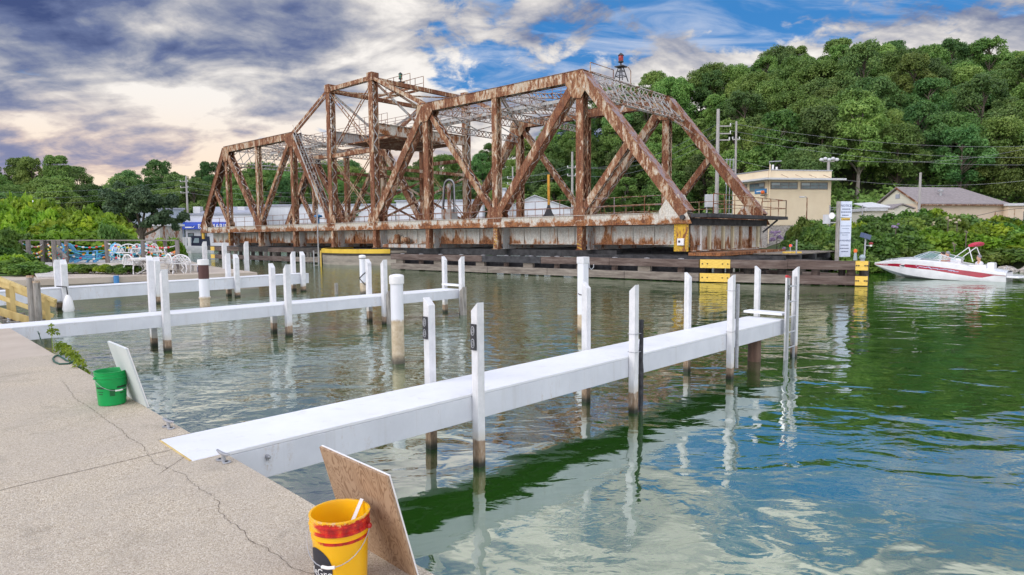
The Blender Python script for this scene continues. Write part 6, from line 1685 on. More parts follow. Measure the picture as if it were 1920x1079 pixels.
# small outbuilding in front
r_, a, b, zt2, d, n = shed('outbuilding', 'small cream outbuilding with a pale roof in front of the block house', 1672, 1712, 66, 385, 1.6, wall='cream', roof='shingle', depth=5, gable=.42, yeave=393)
win(a, d, -n, .7, 1.5, 3.4, 4.1, 1, r_)
r2_, a, b, zt2, d, n = shed('outbuilding', 'low cream lean to shed with a white sloped roof left of the small outbuilding', 1622, 1671, 67, 396, 1.6, wall='cream', roof='metalroof', depth=4)
mb = MB(); za_ = zt2 + .1; mb.prism([up(a, zt2 + .31) - n * .3, up(b, zt2 + .31) - n * .3, up(b, zt2 + 1.0) + n * 3.8, up(a, zt2 + .9) + n * 3.8 + d * .7], (0, 0, .08)); mb.build('sloped_roof', 'metalroof', r2_)
win(a, d, -n, 1.3, 2.2, 3.1, 3.6, 2, r2_)
# fence on the bank behind
fe2 = empty('wire_fence', tuple(atd(1560, 430, 56)), 'thin grey wire fence on posts between the control house and the outbuildings', 'fence')
for i, (pa, pb_) in enumerate(((1556, 1585), (1585, 1617), (1617, 1650))):
    A_ = atd(pa, 395, 56); B_ = atd(pb_, 395, 56)
    MB().tube([(A_.x, A_.y, 1.2), (A_.x, A_.y, z_at(A_, 385))], .05, 6).build('fence_post', 'galv', fe2)
    for yy in (390, 394): MB().tube([(A_.x, A_.y, z_at(A_, yy)), (B_.x, B_.y, z_at(B_, yy))], .02, 4).build('wire', 'galv', fe2)
fe3 = empty('wire_fence', tuple(atd(1850, 430, 60)), 'leaning brown wire fence on the bank in front of the pink block house', 'fence')
prev = None
for px, yt in ((1832, 405), (1866, 397), (1902, 392), (1960, 388)):
    A_ = atd(px, 400, 62); zt2 = z_at(A_, yt); MB().tube([(A_.x, A_.y, 1.2), (A_.x, A_.y, zt2)], .05, 6).build('fence_post', 'rust', fe3)
    if prev is not None: MB().tube([prev, (A_.x, A_.y, zt2)], .02, 4).build('wire', 'dark', fe3)
    prev = (A_.x, A_.y, zt2)
# ---- utility poles and wires
def upole(px, Y, ytop, label, arms=(), r=.16, zb=0.5, mm='pole'):
    q = atd(px, 420, Y); root = empty('utility_pole', (q.x, q.y, zb), label, 'utility pole'); zt2 = z_at(q, ytop)
    MB().tube([(q.x, q.y, zb), (q.x, q.y, zt2)], [r, r * .7], 8).build('shaft', mm, root)
    pts = []
    for (ya, l0, l1) in arms:
        za_ = z_at(q, ya); MB().bar((q.x + l0, q.y, za_), (q.x + l1, q.y, za_), .10, .12).build('crossarm', mm, root)
        for l in (l0, l1):
            MB().lathe([(.05, 0), (.07, .1), (.05, .2), (.02, .25)], (q.x + l * .95, q.y, za_ + .06), 6).build('insulator', 'white', root); pts.append(Vector((q.x + l * .95, q.y, za_ + .3)))
    return q, pts
pA, wA = upole(1343, 70, 205, 'tall grey utility pole with three short arms behind the right end of the bridge', ((237, 0, 1.4), (251, 0, 1.4), (263, 0, 1.3)), .24)
pB, wB = upole(1377, 74, 228, 'slimmer utility pole right of the tall grey one above the control house', ((262, -.4, .4),), .15)
pC, wC = upole(1073, 95, 285, 'grey utility pole with short arms seen under the right arm of the bridge', ((315, -.7, .5), (330, -.7, .5)), .2)
pD, wD = upole(962, 98, 313, 'slender utility pole left of the gabled shed behind the bridge', ((335, -.8, .1), (346, -.8, .1)), .15)
pE, wE = upole(353, 126, 331, 'pale utility pole behind the marina shop at the left', ((341, -1.2, .3), (352, -1.2, .3), (362, -1.2, .3)), .22)
pF, wF = upole(1722, 72, 324, 'bare silver pole standing in front of the pink block house', (), .17, 1.5)
pG, wG = upole(1550, 68, 299, 'short pole crowned with a cluster of floodlights behind the control house', ((303, -.6, .6),), .2)
q = pG
for k in range(5): MB().ball((q.x - .8 + k * .4, q.y - .1, z_at(q, 300) + .1 * (k % 2)), .22, 6, sc=(1, .7, .8)).build('floodlight', 'metalroof', bpy.data.objects['utility_pole.006'])
q = atd(1332, 375, 66); r_ = empty('cabinet', (q.x, q.y, 1.5), 'pale grey electrical cabinet on two legs left of the tall utility pole', 'cabinet')
MB().box((q.x, q.y, (z_at(q, 365) + z_at(q, 389)) / 2), 1.05, .5, z_at(q, 365) - z_at(q, 389)).build('box', 'metalroof', r_, bevel=.03)
for e in (-.35, .35): MB().tube([(q.x + e, q.y, 1), (q.x + e, q.y, z_at(q, 389))], .08, 6).build('leg', 'galv', r_)
r_ = empty('switch_frame', tuple(atd(1368, 420, 72)), 'spindly grey steel switch frame beside the slimmer utility pole', 'frame')
for px in (1362, 1368, 1374):
    q = atd(px, 350, 71); MB().tube([(q.x, q.y, 1), (q.x, q.y, z_at(q, 297))], .05, 5).build('upright', 'galv', r_)
for yy in (300, 318, 338): A_ = atd(1359, yy, 71); B_ = atd(1377, yy, 71); MB().bar(A_, B_, .06, .08).build('crossbar', 'galv', r_)
def wire(a, b, sag, label):
    a = Vector(a); b = Vector(b); n = 18; pts = [a.lerp(b, i / n) - Vector((0, 0, sag * 4 * (i / n) * (1 - i / n))) for i in range(n + 1)]
    tag(MB().tube(pts, .012, 4).build('power_line', 'galv'), label, 'wire', 'power lines strung across the hillside')
farR = [atd(2100, y, 84) for y in (262, 285, 300)]
for k in range(3): wire(wA[2 * k + 1], farR[k], 1.6, 'thin power line running from the tall utility pole to the right across the hill')
for k in range(3): wire(wA[2 * k], wC[min(k, 3)], 1.8, 'thin power line running from the tall utility pole down behind the bridge')
for k in range(3): wire(wC[k], wD[k], .5, 'thin power line between the two poles seen under the bridge')
for k in range(3): wire(wD[k], wE[k * 2], 2.6, 'thin power line running behind the bridge towards the marina shop')
for k in range(3): wire(wE[k * 2], atd(-150, 352 + k * 11, 118), 1.5, 'thin power line running left from the pale pole along the low wood')
wire(wG[0], atd(2050, 240, 95), 2.0, 'thin power line from the floodlight pole up to the right')
wire(atd(1377, 300, 74), atd(2050, 318, 80), 2.4, 'low power line passing over the block house roof')
# ---- shrubs of the right bank
TOPR = [(1440, 470), (1470, 440), (1490, 428), (1520, 416), (1550, 420), (1575, 432), (1600, 412), (1640, 402), (1690, 398), (1730, 392), (1765, 390), (1800, 402), (1840, 410), (1870, 402), (1920, 412), (2100, 400), (2500, 380)]
rg = random.Random(21)
for row, (Y, f, step) in enumerate(((38.4, .36, 50), (40.4, .58, 46), (43.2, .82, 42), (47.0, 1.0, 36))):
    px = 1500 + row * 10 if row else 1600
    while px < 2150 + row * 30:
        YY = Y + max(0, (1600 - px)) * .03; X = (px - 960) / F * YY; zt_ = z_at(Vector((X, YY, 0)), interp(px, TOPR)); zg = hn(X, YY)
        hh = max((zt_ - zg) * f * (.90 if px > 1600 else 1), .8)
        k = rg.choice((1, 3, 1, 4) if px < 1740 else (0, 2, 0, 1, 3)) if row < 3 else rg.choice((0, 1, 3, 4))
        shrub(k, X, YY + rg.uniform(-.4, .4), zg - .15, rg.uniform(1.25, 1.7), hh / 1.1, 'leafy green shrub in the dense thicket along the right bank', 'shrubs of the right bank thicket')
        px += rg.uniform(step * .75, step * 1.2)
for i, (px, py, Y, r, h) in enumerate(((1486, 455, 46, .9, 1.7), (1508, 450, 45, .9, 2.0), (1470, 470, 46, .6, .9), (1457, 460, 45.4, .7, 1.1), (1530, 460, 43, 1.0, 1.8), (1552, 470, 41, .8, 1.4), (1500, 475, 42, .7, .9), (1575, 478, 40, .7, .9), (1595, 470, 39, .8, 1.5), (1612, 478, 38.5, .7, 1.2))):
    X = (px - 960) / F * Y; shrub((3, 1, 4, 1)[i % 4], X, Y, hn(X, Y) - .1, r, h, 'small loose shrub near the water between the control house and the sign', 'small shrubs by the sign')
def blossom(px, py, Y, r, m, label, n=10):
    q = atd(px, py, Y); root = empty('flowering_shrub', tuple(q), label, 'shrub'); rg = random.Random(px)
    pf = [(rg.uniform(-1, 1) * r, rg.uniform(-.6, .6) * r, rg.uniform(-.8, .8) * r, r * rg.uniform(.25, .45)) for _ in range(n)]
    o = bpy.data.objects.new('blossom', leaf_mesh('blossom', leaves(pf, 130, .06, px), m)); col.objects.link(o); o.parent = root
    MB().tube([q - Vector((0, 0, r + .8)), q], .03, 5).build('stem', 'bark', root)
blossom(1457, 445, 45, .42, 'lilac', 'purple flowering shrub beside the stone base of the control house')
blossom(1478, 469, 42, .32, 'lilac', 'small purple flowering plant behind the red signal lamp', 7)
blossom(1680, 424, 40.5, .25, 'lilac', 'single faint purple flower head in the bank thicket', 4)
for i, (px, py) in enumerate(((1778, 411), (1795, 414), (1748, 419), (1790, 459), (1812, 436))): blossom(px, py, 41.0 if py < 430 else 37.6, .16 if py < 415 else .10, 'creamflower', ('flat cream flower cluster high in the right bank thicket', 'cream flower cluster right of the highest cream one', 'small cream flower cluster left of the large ones', 'lone cream flower low above the boat windscreen', 'lone cream flower below the big clusters')[i], 4)
# rocks at the water line
for i in range(16):
    px = 1470 + i * 42; Y = interp((px - 960) / F, SHORE) + .5; X = (px - 960) / F * Y
    mb = MB(); rg2 = random.Random(i); mb.ball((X, Y, .05), .45, 5, sc=(1 + rg2.random() * .6, .8, .55 + rg2.random() * .3))
    mb.v = [(v[0] + rg2.uniform(-.07, .07), v[1] + rg2.uniform(-.07, .07), v[2] + rg2.uniform(-.05, .05)) for v in mb.v]
    tag(mb.build('shore_rock', 'brick'), 'low brown rock at the foot of the right bank thicket', 'rock', 'rocks at the foot of the right bank')

# ---- sign and signal lamps on the fender walk
q = atd(1583, 470, 29.6); q.z = 0; zs1, zs0 = z_at(q, 378), z_at(q, 482); zmid = z_at(q, 408.5)
sg = empty('notice_board', tuple(q), 'tall narrow pale notice board with black print on the fender walk', 'sign')
sw_ = 24 / F * 29.6; rz = .12; X_ = Vector((math.cos(rz), math.sin(rz), 0)); N_ = Vector((math.sin(rz), -math.cos(rz), 0))
for (za_, zb__) in ((zmid + .012, zs1), (zs0, zmid - .012)):
    MB().obox(Vector((q.x, q.y, (za_ + zb__) / 2)), X_ * sw_ / 2, N_ * .02, Vector((0, 0, (zb__ - za_) / 2))).build('panel', 'signwhite', sg)
MB().bar(Vector((q.x, q.y, .6)) - X_ * (sw_ / 2 + .06), Vector((q.x, q.y, zs1)) - X_ * (sw_ / 2 + .06), .11, .14).build('sign_post', 'greywood', sg)
tx0 = Vector((q.x, q.y, 0)) + N_ * .026
def tline(s, py, size, m='inkblue'):
    o = tx0.copy(); o.z = z_at(q, py); return text_obj('lettering', s, size, o, X_, (0, 0, 1), m, sg, ext=.002, align='CENTER')
tline('NOTICE', 388, .145); 
MB().obox(Vector((q.x, q.y, z_at(q, 411.5))) + N_ * .024, X_ * sw_ * .36, N_ * .004, Vector((0, 0, .055))).build('caution_patch', 'yellowclean', sg)
o = tx0 + N_ * .004; o.z = z_at(q, 413.3); text_obj('lettering', 'CAUTION', .095, o, X_, (0, 0, 1), 'ink', sg, ext=.002, align='CENTER')
tline('WARNING', 453, .115)
mb = MB(); rgs = random.Random(9)
for py, wd, hh in ((392.5, .62, .045), (398, .8, .045), (404, .6, .045), (424, .75, .02), (429, .55, .02), (437, .8, .03), (441, .5, .02), (460, .7, .035), (466, .8, .035), (472, .6, .035)):
    z = z_at(q, py); x_ = -wd / 2
    while x_ < wd / 2 - .05:
        w_ = rgs.uniform(.05, .14); mb.obox(tx0 + X_ * (x_ + w_ / 2) * sw_ + Vector((0, 0, z)), X_ * w_ / 2 * sw_, N_ * .002, Vector((0, 0, hh / 2))); x_ += w_ + .03
o = mb.build('print_lines', 'inkblue', sg)
hr_ = empty('loud_hailer', tuple(atd(1566, 405, 30)), 'white horn loudspeaker and box fixed left of the notice board', 'loudspeaker')
c = atd(1566, 405, 29.9); mb = MB(); n_ = 12
pts = [c + Vector((-.16 + .02 * i, -.05 * i, 0)) for i in range(2)]
MB().tube([c + Vector((.10, 0, 0)), c, c + Vector((-.10, -.06, 0)), c + Vector((-.22, -.13, 0))], [.03, .05, .09, .15], 12).build('horn', 'white', hr_, smooth=True)
MB().box(c + Vector((-.34, .1, -.15)), .26, .2, .42).build('box', 'metalroof', hr_); MB().bar(c + Vector((-.3, .1, -.3)), c + Vector((.25, .05, -.32)), .05, .05).build('bracket', 'white', hr_)
MB().bar(c + Vector((.10, 0, 0)), c + Vector((.22, .02, -.3)), .04, .04).build('bracket', 'white', hr_)
def zf(px, py, Y): q = atd(px, py, Y); return q
Ys = 28.6
r_ = empty('signal_post', tuple(atd(1621, 486, Ys)), 'grey signal post with a tilted solar panel and a red lamp at the fender head', 'signal')
MB().tube([atd(1620, 489, Ys), atd(1623, 448, Ys)], .035, 8).build('mast', 'galv', r_)
p = atd(1623, 443, Ys); MB().obox(p, Vector((.15, 0, -.05)), Vector((0, .16, .02)), Vector((.03, 0, .10))).build('solar_panel', mat('solar_blue', (.07, .10, .19), 4, rough=.3), r_)
p = atd(1633, 457, Ys); MB().ball(p, .085, 8, sc=(1.1, 1, .75)).build('red_lamp', 'redlens', r_, smooth=True); MB().bar(p - Vector((0, 0, .1)), atd(1622, 460.5, Ys), .03, .03).build('lamp_arm', 'galv', r_)
MB().tube([p - Vector((0, 0, .13)), p], .05, 8).build('lamp_base', 'white', r_)
p = atd(1617, 483, Ys); r_ = empty('round_lamp', tuple(p), 'round clear glass lamp on the fender head below the signal post', 'lamp'); MB().ball(p, .13, 8).build('globe', 'paleglass', r_, smooth=True); MB().lathe([(.1, -.2), (.1, -.1), (.06, -.08)], p, 10).build('base', 'galv', r_)
p = atd(1604, 471, 29.2); r_ = empty('amber_lamp', tuple(p), 'small orange lamp on a pale stand right of the notice board', 'lamp'); MB().lathe([(.07, -.07), (.08, .0), (.07, .07), (.02, .09)], p, 10).build('lens', 'orange', r_, smooth=True)
MB().tube([p - Vector((0, 0, .42)), p - Vector((0, 0, .07))], [.09, .05], 8).build('stand', 'paleglass', r_)
p = atd(1482, 461, 36); r_ = empty('red_lamp', tuple(p), 'small glowing red lamp near the purple flowers left of the sign', 'lamp')
mR, gR, bR, oR = newmat('lit_red_lens'); bR.inputs['Base Color'].default_value = (.8, .04, .02, 1); bR.inputs['Emission Color'].default_value = (1, .06, .02, 1); bR.inputs['Emission Strength'].default_value = 1.2; MT['litred'] = mR
MB().ball(p, .065, 8).build('lens', 'litred', r_, smooth=True); MB().tube([p - Vector((0, 0, .6)), p], .03, 6).build('stem', 'galv', r_)
p = atd(1493, 476, 35); tag(MB().tube([Vector((p.x, p.y, .8)), Vector((p.x, p.y, z_at(p, 450)))], .045, 8).build('pipe_post', 'galv'), 'bare grey pipe post right of the small red lamp', 'post')
p = atd(1485, 475, 35.5); tag(MB().box((p.x, p.y, p.z), .95, .25, .16, -.1).build('yellow_beam', 'yellowclean', bevel=.02), 'short pale yellow beam lying by the bare grey pipe post', 'beam')

# ================================================================== BOAT WITH PEOPLE
def skinfig(name, joints, edges, m, parent, lvl=2):
    me = bpy.data.meshes.new(name); me.from_pydata([j[0] for j in joints], edges, []); o = bpy.data.objects.new(name, me); col.objects.link(o); o.parent = parent
    sk = o.modifiers.new('skin', 'SKIN'); 
    for i, j in enumerate(joints): me.skin_vertices[0].data[i].radius = (j[1], j[2] if len(j) > 2 else j[1]); me.skin_vertices[0].data[i].use_root = (i == 0)
    sk.use_smooth_shade = True; ss = o.modifiers.new('subsurf', 'SUBSURF'); ss.levels = 1; ss.render_levels = lvl
    me.materials.append(MT[m] if isinstance(m, str) else m); return o
# skin modifier layer must exist
def skinfig2(name, joints, edges, m, parent):
    me = bpy.data.meshes.new(name); me.from_pydata([j[0] for j in joints], edges, []); o = bpy.data.objects.new(name, me); col.objects.link(o); o.parent = parent
    o.modifiers.new('skin', 'SKIN')
    if not me.skin_vertices: 
        try: me.attributes.new('skin', 'FLOAT', 'POINT')
        except Exception: pass
    return o
def person(root, hair, top, tone='skin', arms=True, reach=None):
    """seated figure, hips at origin, facing -x; metres"""
    J = [((0, 0, 0), .15, .13), ((-.02, 0, .18), .14, .12), ((-.02, 0, .36), .16, .11), ((-.02, 0, .46), .08, .08), ((-.04, 0, .53), .055, .055), ((-.05, 0, .64), .095, .085), ((-.05, 0, .71), .085, .08),
         ((-.02, .17, .43), .055, .055), ((-.08, .24, .22), .045, .045), (reach or (-.30, .20, .14), .032, .032), ((-.40, .19, .15) if not reach else (reach[0] - .09, reach[1], reach[2]), .03, .02),
         ((-.02, -.17, .43), .055, .055), ((-.08, -.24, .22), .045, .045), ((-.30, -.20, .14), .032, .032), ((-.40, -.19, .15), .03, .02),
         ((-.20, .09, -.02), .09, .09), ((-.45, .10, -.02), .065, .065), ((-.46, .10, -.40), .045, .045), ((-.56, .10, -.43), .04, .03),
         ((-.20, -.09, -.02), .09, .09), ((-.45, -.10, -.02), .065, .065), ((-.46, -.10, -.40), .045, .045), ((-.56, -.10, -.43), .04, .03)]
    E_ = [(0, 1), (1, 2), (2, 3), (3, 4), (4, 5), (5, 6), (3, 7), (7, 8), (8, 9), (9, 10), (3, 11), (11, 12), (12, 13), (13, 14), (0, 15), (15, 16), (16, 17), (17, 18), (0, 19), (19, 20), (20, 21), (21, 22)]
    body = limb_mesh('body', J, E_, tone, root)
    # shirt over the torso
    mb = MB(); mb.lathe([(.155, -.02), (.15, .12), (.155, .3), (.165, .40), (.12, .46), (.07, .485)], (-.02, 0, 0), 16)
    mb.v = [((v[0] + .02) * 1.02 - .02, v[1] * (1.3 if v[2] > .3 else 1.16), v[2] * 1.02) for v in mb.v]
    for s_ in (-1, 1): mb.tube([(-.02, s_ * .15, .43), (-.06, s_ * .21, .30)], [.065, .06], 8)
    mb2 = mb; o = bpy.data.objects.new('shirt', bpy.data.meshes.new('shirt')); bpy.data.objects.remove(o)
    me = bpy.data.meshes.new('shirt'); me.from_pydata(mb2.v, [], mb2.f); me.materials.append(MT[top]); o = bpy.data.objects.new('shirt', me); col.objects.link(o); o.parent = root
    me.polygons.foreach_set('use_smooth', [True] * len(mb2.f))
    mb = MB(); mb.ball((-.035, 0, .715), .105, 8, sc=(1, .9, .95)); mb.v = [v if not (v[0] < -.075 and v[2] < .73) else (-.075, v[1], v[2]) for v in mb.v]
    me = bpy.data.meshes.new('hair'); me.from_pydata(mb.v, [], mb.f); me.materials.append(MT[hair]); o = bpy.data.objects.new('hair', me); col.objects.link(o); o.parent = root
    me.polygons.foreach_set('use_smooth', [True] * len(mb.f))
def limb_mesh(name, J, E_, m, parent):
    """continuous body: tapered tubes joined with spheres, fused by a remesh modifier"""
    mb = MB()
    for a, b in E_:
        ra, rb = J[a][1], J[b][1]; mb.tube([J[a][0], J[b][0]], [ra, rb], 12)
    for j in J: mb.ball(j[0], j[1] * 1.0, 6)
    me = bpy.data.meshes.new(name); me.from_pydata(mb.v, [], mb.f); me.materials.append(MT[m]); o = bpy.data.objects.new(name, me); col.objects.link(o); o.parent = parent
    # facial features: nose and ears as small bumps before fusing
    rm = o.modifiers.new('fuse', 'REMESH'); rm.mode = 'VOXEL'; rm.voxel_size = .018; rm.use_smooth_shade = True
    sm = o.modifiers.new('smooth', 'SMOOTH'); sm.factor = .5; sm.iterations = 3
    return o
MT['hairdark'] = mat('dark_hair', (.02, .015, .012), 8, rough=.5); MT['hairgrey'] = mat('grey_cap', (.25, .25, .27), 8, rough=.7); MT['hairbrown'] = mat('brown_hair', (.10, .05, .03), 8)
MT['shirtwhite'] = mat('white_shirt', (.72, .72, .74), 8, rough=.8); MT['shirtred'] = mat('red_shirt', (.55, .08, .06), 8, rough=.8)
MT['hullgrey'] = mat('pale_grey_bottom', (.55, .57, .60), 3, rough=.3)
bow = atd(1640, 492, 34.5); stern = atd(1893, 512, 30.4)
hx = Vector((stern.x - bow.x, stern.y - bow.y, 0)); BL_ = hx.length; hx.normalize(); hy = Vector((-hx.y, hx.x, 0))   # hx towards the stern, hy away from the camera
bt_ = empty('speedboat', (bow.x, bow.y, 0), 'white speedboat with a crimson stripe and folded red sunshade running left', 'boat')
print('boat length', BL_, 'bow z', bow.z, 'stern z', stern.z)
def BQ(x, y, z): return Vector((bow.x, bow.y, 0)) + hx * x + hy * y + Vector((0, 0, z))
beam = 1.12
ST = [0, .04, .10, .18, .28, .4, .52, .64, .76, .88, 1.0]
def prof(u):
    hb = beam * min(1, 1.02 * (1 - (1 - min(u / .55, 1)) ** 2.2)); 
    if u > .7: hb *= 1 - .10 * (u - .7) / .3
    zs = interp(u, [(0, .70), (.1, .80), (.25, .92), (.4, .92), (.6, .83), (.75, .68), (.88, .50), (1, .36)])    # sheer
    zk = interp(u, [(0, .62), (.05, .45), (.14, .20), (.24, .02), (.35, -.12), (.6, -.22), (1, -.28)])
    zch = interp(u, [(0, .63), (.05, .53), (.15, .37), (.3, .18), (.5, .04), (1, -.06)])
    s1 = interp(u, [(0, .645), (.07, .61), (.3, .56), (.5, .465), (.7, .28), (.84, .16), (.93, .30), (1, .27)])        # stripe bottom
    s2 = interp(u, [(0, .665), (.07, .69), (.2, .73), (.4, .70), (.55, .62), (.83, .42), (.93, .33), (1, .29)])   # stripe top
    return hb, zs, zk, zch, s1, s2
vs = []; mats_ = []; N_r = 0
US = [i / 40 for i in range(41)]
for u in US:
    hb, zs, zk, zch, s1, s2 = prof(u); x = u * BL_ 
    rake = lambda z: 0.0
    half = [(0, zk), (hb * .55, zk + (zch - zk) * .62), (hb * .86 if u > 0 else 0, zch), (hb * .93, (zch + s1) / 2), (hb * .965, s1), (hb * .985, s2), (hb, (s2 + zs) / 2), (hb, zs), (hb * .93, zs + .035)]
    ringp = half + [(-a, z) for a, z in half[::-1]]
    for a, z in ringp: vs.append(BQ(x, -a, z))
k = 18
fs = []; mi = []
for i in range(40):
    for j in range(k - 1):
        fs.append((i * k + j, i * k + j + 1, (i + 1) * k + j + 1, (i + 1) * k + j)); mi.append(1 if j in (4, 12) else (2 if j in (0, 1, 15, 16) else 0))
fs.append(tuple(40 * k + j for j in range(k))); mi.append(0)
mb = MB(); mb.add(vs, [f[::-1] for f in fs]); mb.m = mi
mb.build('hull', ['gelcoat', 'boatred', 'hullgrey'], bt_, smooth=True)
# foredeck and cockpit rim
def deckstrip(u0, u1, inner, name, m, dz=.035):
    vs = []; fs = []; n = 24
    for i in range(n + 1):
        u = u0 + (u1 - u0) * i / n; hb, zs, *_ = prof(u); x = u * BL_; cam_ = .10 * math.sin(min(u * 3.2, 1.57)) 
        w0 = hb * .93
        if inner is None: pts = [(-w0, zs + dz), (-w0 * .5, zs + dz + cam_ * .8), (0, zs + dz + cam_), (w0 * .5, zs + dz + cam_ * .8), (w0, zs + dz)]
        vs += [BQ(x, a, z) for a, z in pts]
        if i: 
            for j in range(4): b0 = (i - 1) * 5 + j; fs.append((b0, b0 + 5, b0 + 6, b0 + 1))
    mb = MB(); mb.add(vs, [f[::-1] for f in fs]); return mb.build(name, m, bt_, smooth=True)
deckstrip(0, .40, None, 'foredeck', 'gelcoat')
deckstrip(.84, 1.0, None, 'aft_deck', 'gelcoat')
mb = MB(); vs = []; fs = []
for i in range(19):
    u = .40 + .44 * i / 18; hb, zs, *_ = prof(u); x = u * BL_
    for sgn in (-1, 1): vs += [BQ(x, sgn * hb * .93, zs + .035), BQ(x, sgn * hb * .78, zs + .045), BQ(x, sgn * hb * .74, zs - .55)]
    if i:
        b0 = (i - 1) * 6
        for o_ in (0, 3): fs += [(b0 + o_, b0 + 6 + o_, b0 + 7 + o_, b0 + 1 + o_), (b0 + 1 + o_, b0 + 7 + o_, b0 + 8 + o_, b0 + 2 + o_)]
        fs.append((b0 + 2, b0 + 8, b0 + 11, b0 + 5))
mb.add(vs, fs); mb.build('cockpit_liner', 'gelcoat', bt_)
hb, zs, *_ = prof(1.0)
mb = MB(); mb.prism([BQ(BL_ - .02, -hb * .9, .20), BQ(BL_ + .45, -hb * .8, .18), BQ(BL_ + .62, -hb * .5, .18), BQ(BL_ + .62, hb * .5, .18), BQ(BL_ + .45, hb * .8, .18), BQ(BL_ - .02, hb * .9, .20)], (0, 0, .09)); mb.build('swim_platform', 'gelcoat', bt_, bevel=.02)
# upper red accent, porthole, bow rail, lettering
def ub(px, a, z=.8):                           # station along the boat that shows at photo column px
    lo, hi = -.1, 1.3
    for _ in range(40):
        mid = (lo + hi) / 2
        if pix(BQ(mid * BL_, a, z))[0] < px: lo = mid
        else: hi = mid
    return lo
def hp(u, f, out=.004, sgn=-1): # point on near topside between stripe top (0) and sheer (1)
    hb, zs, zk, zch, s1, s2 = prof(u); return BQ(u * BL_, sgn * (hb * (.985 + .015 * f) + out), s2 + (zs - s2) * f)
mb = MB(); vs = []; n = 14
for i in range(n + 1):
    t = i / n; u = .52 + .26 * t; w_ = math.sin(math.pi * min(t * 1.1, 1) ** .8) * .16 + .02; vs += [hp(u, .62 - w_ - .25 * t), hp(u, .72 - .1 * t + .0)]
mb.add(vs, [(2 * i, 2 * i + 2, 2 * i + 3, 2 * i + 1) for i in range(n)]); mb.build('accent_stripe', 'boatred', bt_)
c = None
hb, zs, zk, zch, s1, s2 = prof(.275); pc = BQ(.275 * BL_, -(hb * .975 + .006), (s1 + s2) / 2 - .01)
mb = MB(); mb.tube([pc + hx * .17 * math.cos(a) + Vector((0, 0, .060 * math.sin(a))) for a in [6.283 * i / 20 for i in range(21)]], .016, 6); o = mb.build('porthole', 'gelcoat', bt_)
mb = MB(); poly = [pc + hx * .165 * math.cos(a) + Vector((0, 0, .055 * math.sin(a))) for a in [6.283 * i / 20 for i in range(20)]]; mb.prism(poly[::-1], -hy * .004); mb.build('pane', 'dark', o)
def on_stripe(x, y, e, u0, s_=1):
    u = u0 + x / BL_; hb, zs, zk, zch, s1, s2 = prof(u); f = y; return BQ(u * BL_, -(hb * .98 + .006 + e), s1 + .028 + y)
text_obj('registration', 'MC 4439 RD', .075, (0, 0, 0), (1, 0, 0), (0, 0, 1), 'letterwhite', bt_, ext=.001, wrap=lambda x, y, e: on_stripe(x, y, e, .065))
mb = MB(); rg = random.Random(2)
for i in range(26):
    u = .37 + .30 * i / 26; hb, zs, zk, zch, s1, s2 = prof(u); z = (s1 + s2) / 2 + rg.uniform(-.04, .04); q = BQ(u * BL_, -(hb * .985 + .005), z); l = rg.uniform(.06, .15)
    mb.prism([q, q + hx * l + Vector((0, 0, -.02)), q + hx * l * 1.3 + Vector((0, 0, .004)), q + hx * .03 + Vector((0, 0, .022))], -hy * .003)
mb.build('splash_graphic', mat('pale_violet_decal', (.55, .5, .72), 4), bt_)
for sgn in (-1, 1):
    pts = [BQ(u * BL_, sgn * prof(u)[0] * .88, prof(u)[1] + .11) for u in (.12, .2, .3, .38)]
    MB().tube([BQ(.11 * BL_, sgn * prof(.11)[0] * .88, prof(.11)[1] + .03)] + pts, .012, 6).build('bow_rail', 'alu', bt_)
# windscreen
zt0 = prof(.42)[1] + .06
def wsp(u, a, z): return BQ(u * BL_, a, z)
gl_m, gl_g, gl_b, gl_o = newmat('tinted_windscreen'); gl_b.inputs['Base Color'].default_value = (.25, .38, .38, 1); gl_b.inputs['Alpha'].default_value = .5; gl_b.inputs['Roughness'].default_value = .08; MT['tint'] = gl_m
fr = MB()
def wq(px, py, a): q = BQ(ub(px, a, 1.0) * BL_, a, 0); q.z = z_at(q, py); return q
lowpts = [wq(1714, 481, 0), wq(1717, 484.5, -.5), wq(1750, 486, -.82), wq(1793, 489, -.90)]
uppts = [wq(1742, 472, 0), wq(1743, 473, -.45), wq(1762, 477.5, -.80), wq(1793, 486.5, -.90)]
for sgn in (1, -1):
    def mir(p): 
        l = p - Vector((bow.x, bow.y, 0)); y_ = l.dot(hy); return p - hy * (2 * y_) if sgn < 0 else p
    lo = [mir(p) for p in lowpts]; upp = [mir(p) for p in uppts]
    for i in range(3):
        mb = MB(); mb.add([lo[i], lo[i + 1], upp[i + 1], upp[i]], [(0, 1, 2, 3)]); mb.build('windscreen', 'tint', bt_)
        fr.tube([upp[i], upp[i + 1]], .016, 6); fr.tube([lo[i], upp[i]], .013, 6)
        fr.tube([lo[i], lo[i + 1]], .012, 6)
fr.build('windscreen_frame', 'alu', bt_)
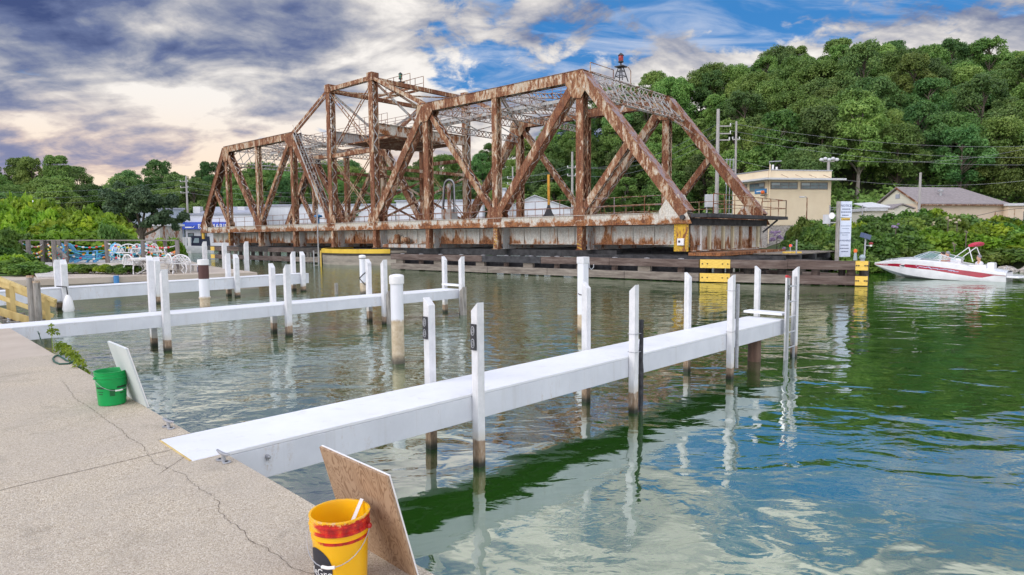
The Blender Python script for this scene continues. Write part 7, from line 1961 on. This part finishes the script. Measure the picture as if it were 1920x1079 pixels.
# seats
for u, a in ((.50, -.42), (.50, .42)): 
    MB().obox(BQ(u * BL_, a, prof(u)[1] - .10), hx * .22, hy * .25, Vector((0, 0, .08))).build('seat', 'gelcoat', bt_, bevel=.03); MB().obox(BQ((u + .035) * BL_, a, prof(u)[1] + .08), hx * .06, hy * .25, Vector((0, 0, .24))).build('seat_back', 'gelcoat', bt_, bevel=.03)
MB().obox(BQ(.645 * BL_, -.3, prof(.645)[1] + .10), hx * .22, hy * .3, Vector((0, 0, .15))).build('lounge_back', 'gelcoat', bt_, bevel=.04)
MB().obox(BQ(.80 * BL_, 0, prof(.8)[1] + .04), hx * .35, hy * .7, Vector((0, 0, .10))).build('sun_pad', 'gelcoat', bt_, bevel=.05)
MB().obox(BQ(.885 * BL_, -.2, prof(.88)[1] + .20), hx * .15, hy * .35, Vector((0, 0, .17))).build('stern_seat', 'gelcoat', bt_, bevel=.07)
MB().tube([BQ(.975 * BL_, -.6, .42), BQ(1.0 * BL_, -.6, .72)], .014, 6).build('stern_light', 'alu', bt_)
# folded sunshade on its frame
def sq(px, py, a): q = BQ(ub(px, a, 1.3) * BL_, a, 0); q.z = z_at(q, py); return q
for a_, prs in ((-.92, (((1789, 484), (1816, 464)), ((1825, 491), (1816, 464)))), (.92, (((1806, 482), (1830, 464)), ((1839, 482), (1831, 464))))):
    for (pa, pb_) in prs: MB().tube([sq(*pa, a_), sq(*pb_, a_)], .022, 7).build('shade_frame', 'gelcoat', bt_)
cN, cF = sq(1816, 462, -.92), sq(1834, 461, .92)
mb = MB(); n = 12; vs = []
for i in range(n + 1):
    t = i / n; c_ = cN.lerp(cF, t); e = math.sin(math.pi * (.08 + .84 * t)) ** .5
    for j in range(12):
        an = 6.283 * j / 12; vs.append(c_ + hx * (.26 * e * math.cos(an) + .10) + Vector((0, 0, .11 * e * math.sin(an) - .02 + .10 * e + .05 * e * math.cos(an))))
fs = [(i * 12 + j, i * 12 + (j + 1) % 12, (i + 1) * 12 + (j + 1) % 12, (i + 1) * 12 + j) for i in range(n) for j in range(12)] + [tuple(range(12)), tuple(range(n * 12, n * 12 + 12))]
mb.add(vs, fs); mb.build('sunshade', 'canvasred', bt_, smooth=True)
# people
angb = math.atan2(hx.y, hx.x)
def seat_person(u, a, z, hair, top, label, **kw):
    q = BQ(u * BL_, a, z); r = empty('person', tuple(q), label, 'person'); person(r, hair, top, **kw); r.rotation_euler.z = angb; return r
seat_person(ub(1769, -.42), -.42, .56, 'hairdark', 'skin', 'person with dark hair and bare shoulders at the wheel of the speedboat')
seat_person(ub(1778, .30), .30, .56, 'hairgrey', 'shirtred', 'person in a grey cap sitting beside the driver of the speedboat')
seat_person(ub(1837, -.25), -.25, .42, 'hairgrey', 'shirtwhite', 'person in a white shirt and cap sitting in the stern of the speedboat')
for k in range(5):
    if not bused[k]:
        for c in list(BP[k].children): bpy.data.objects.remove(c)
        bpy.data.objects.remove(BP[k])
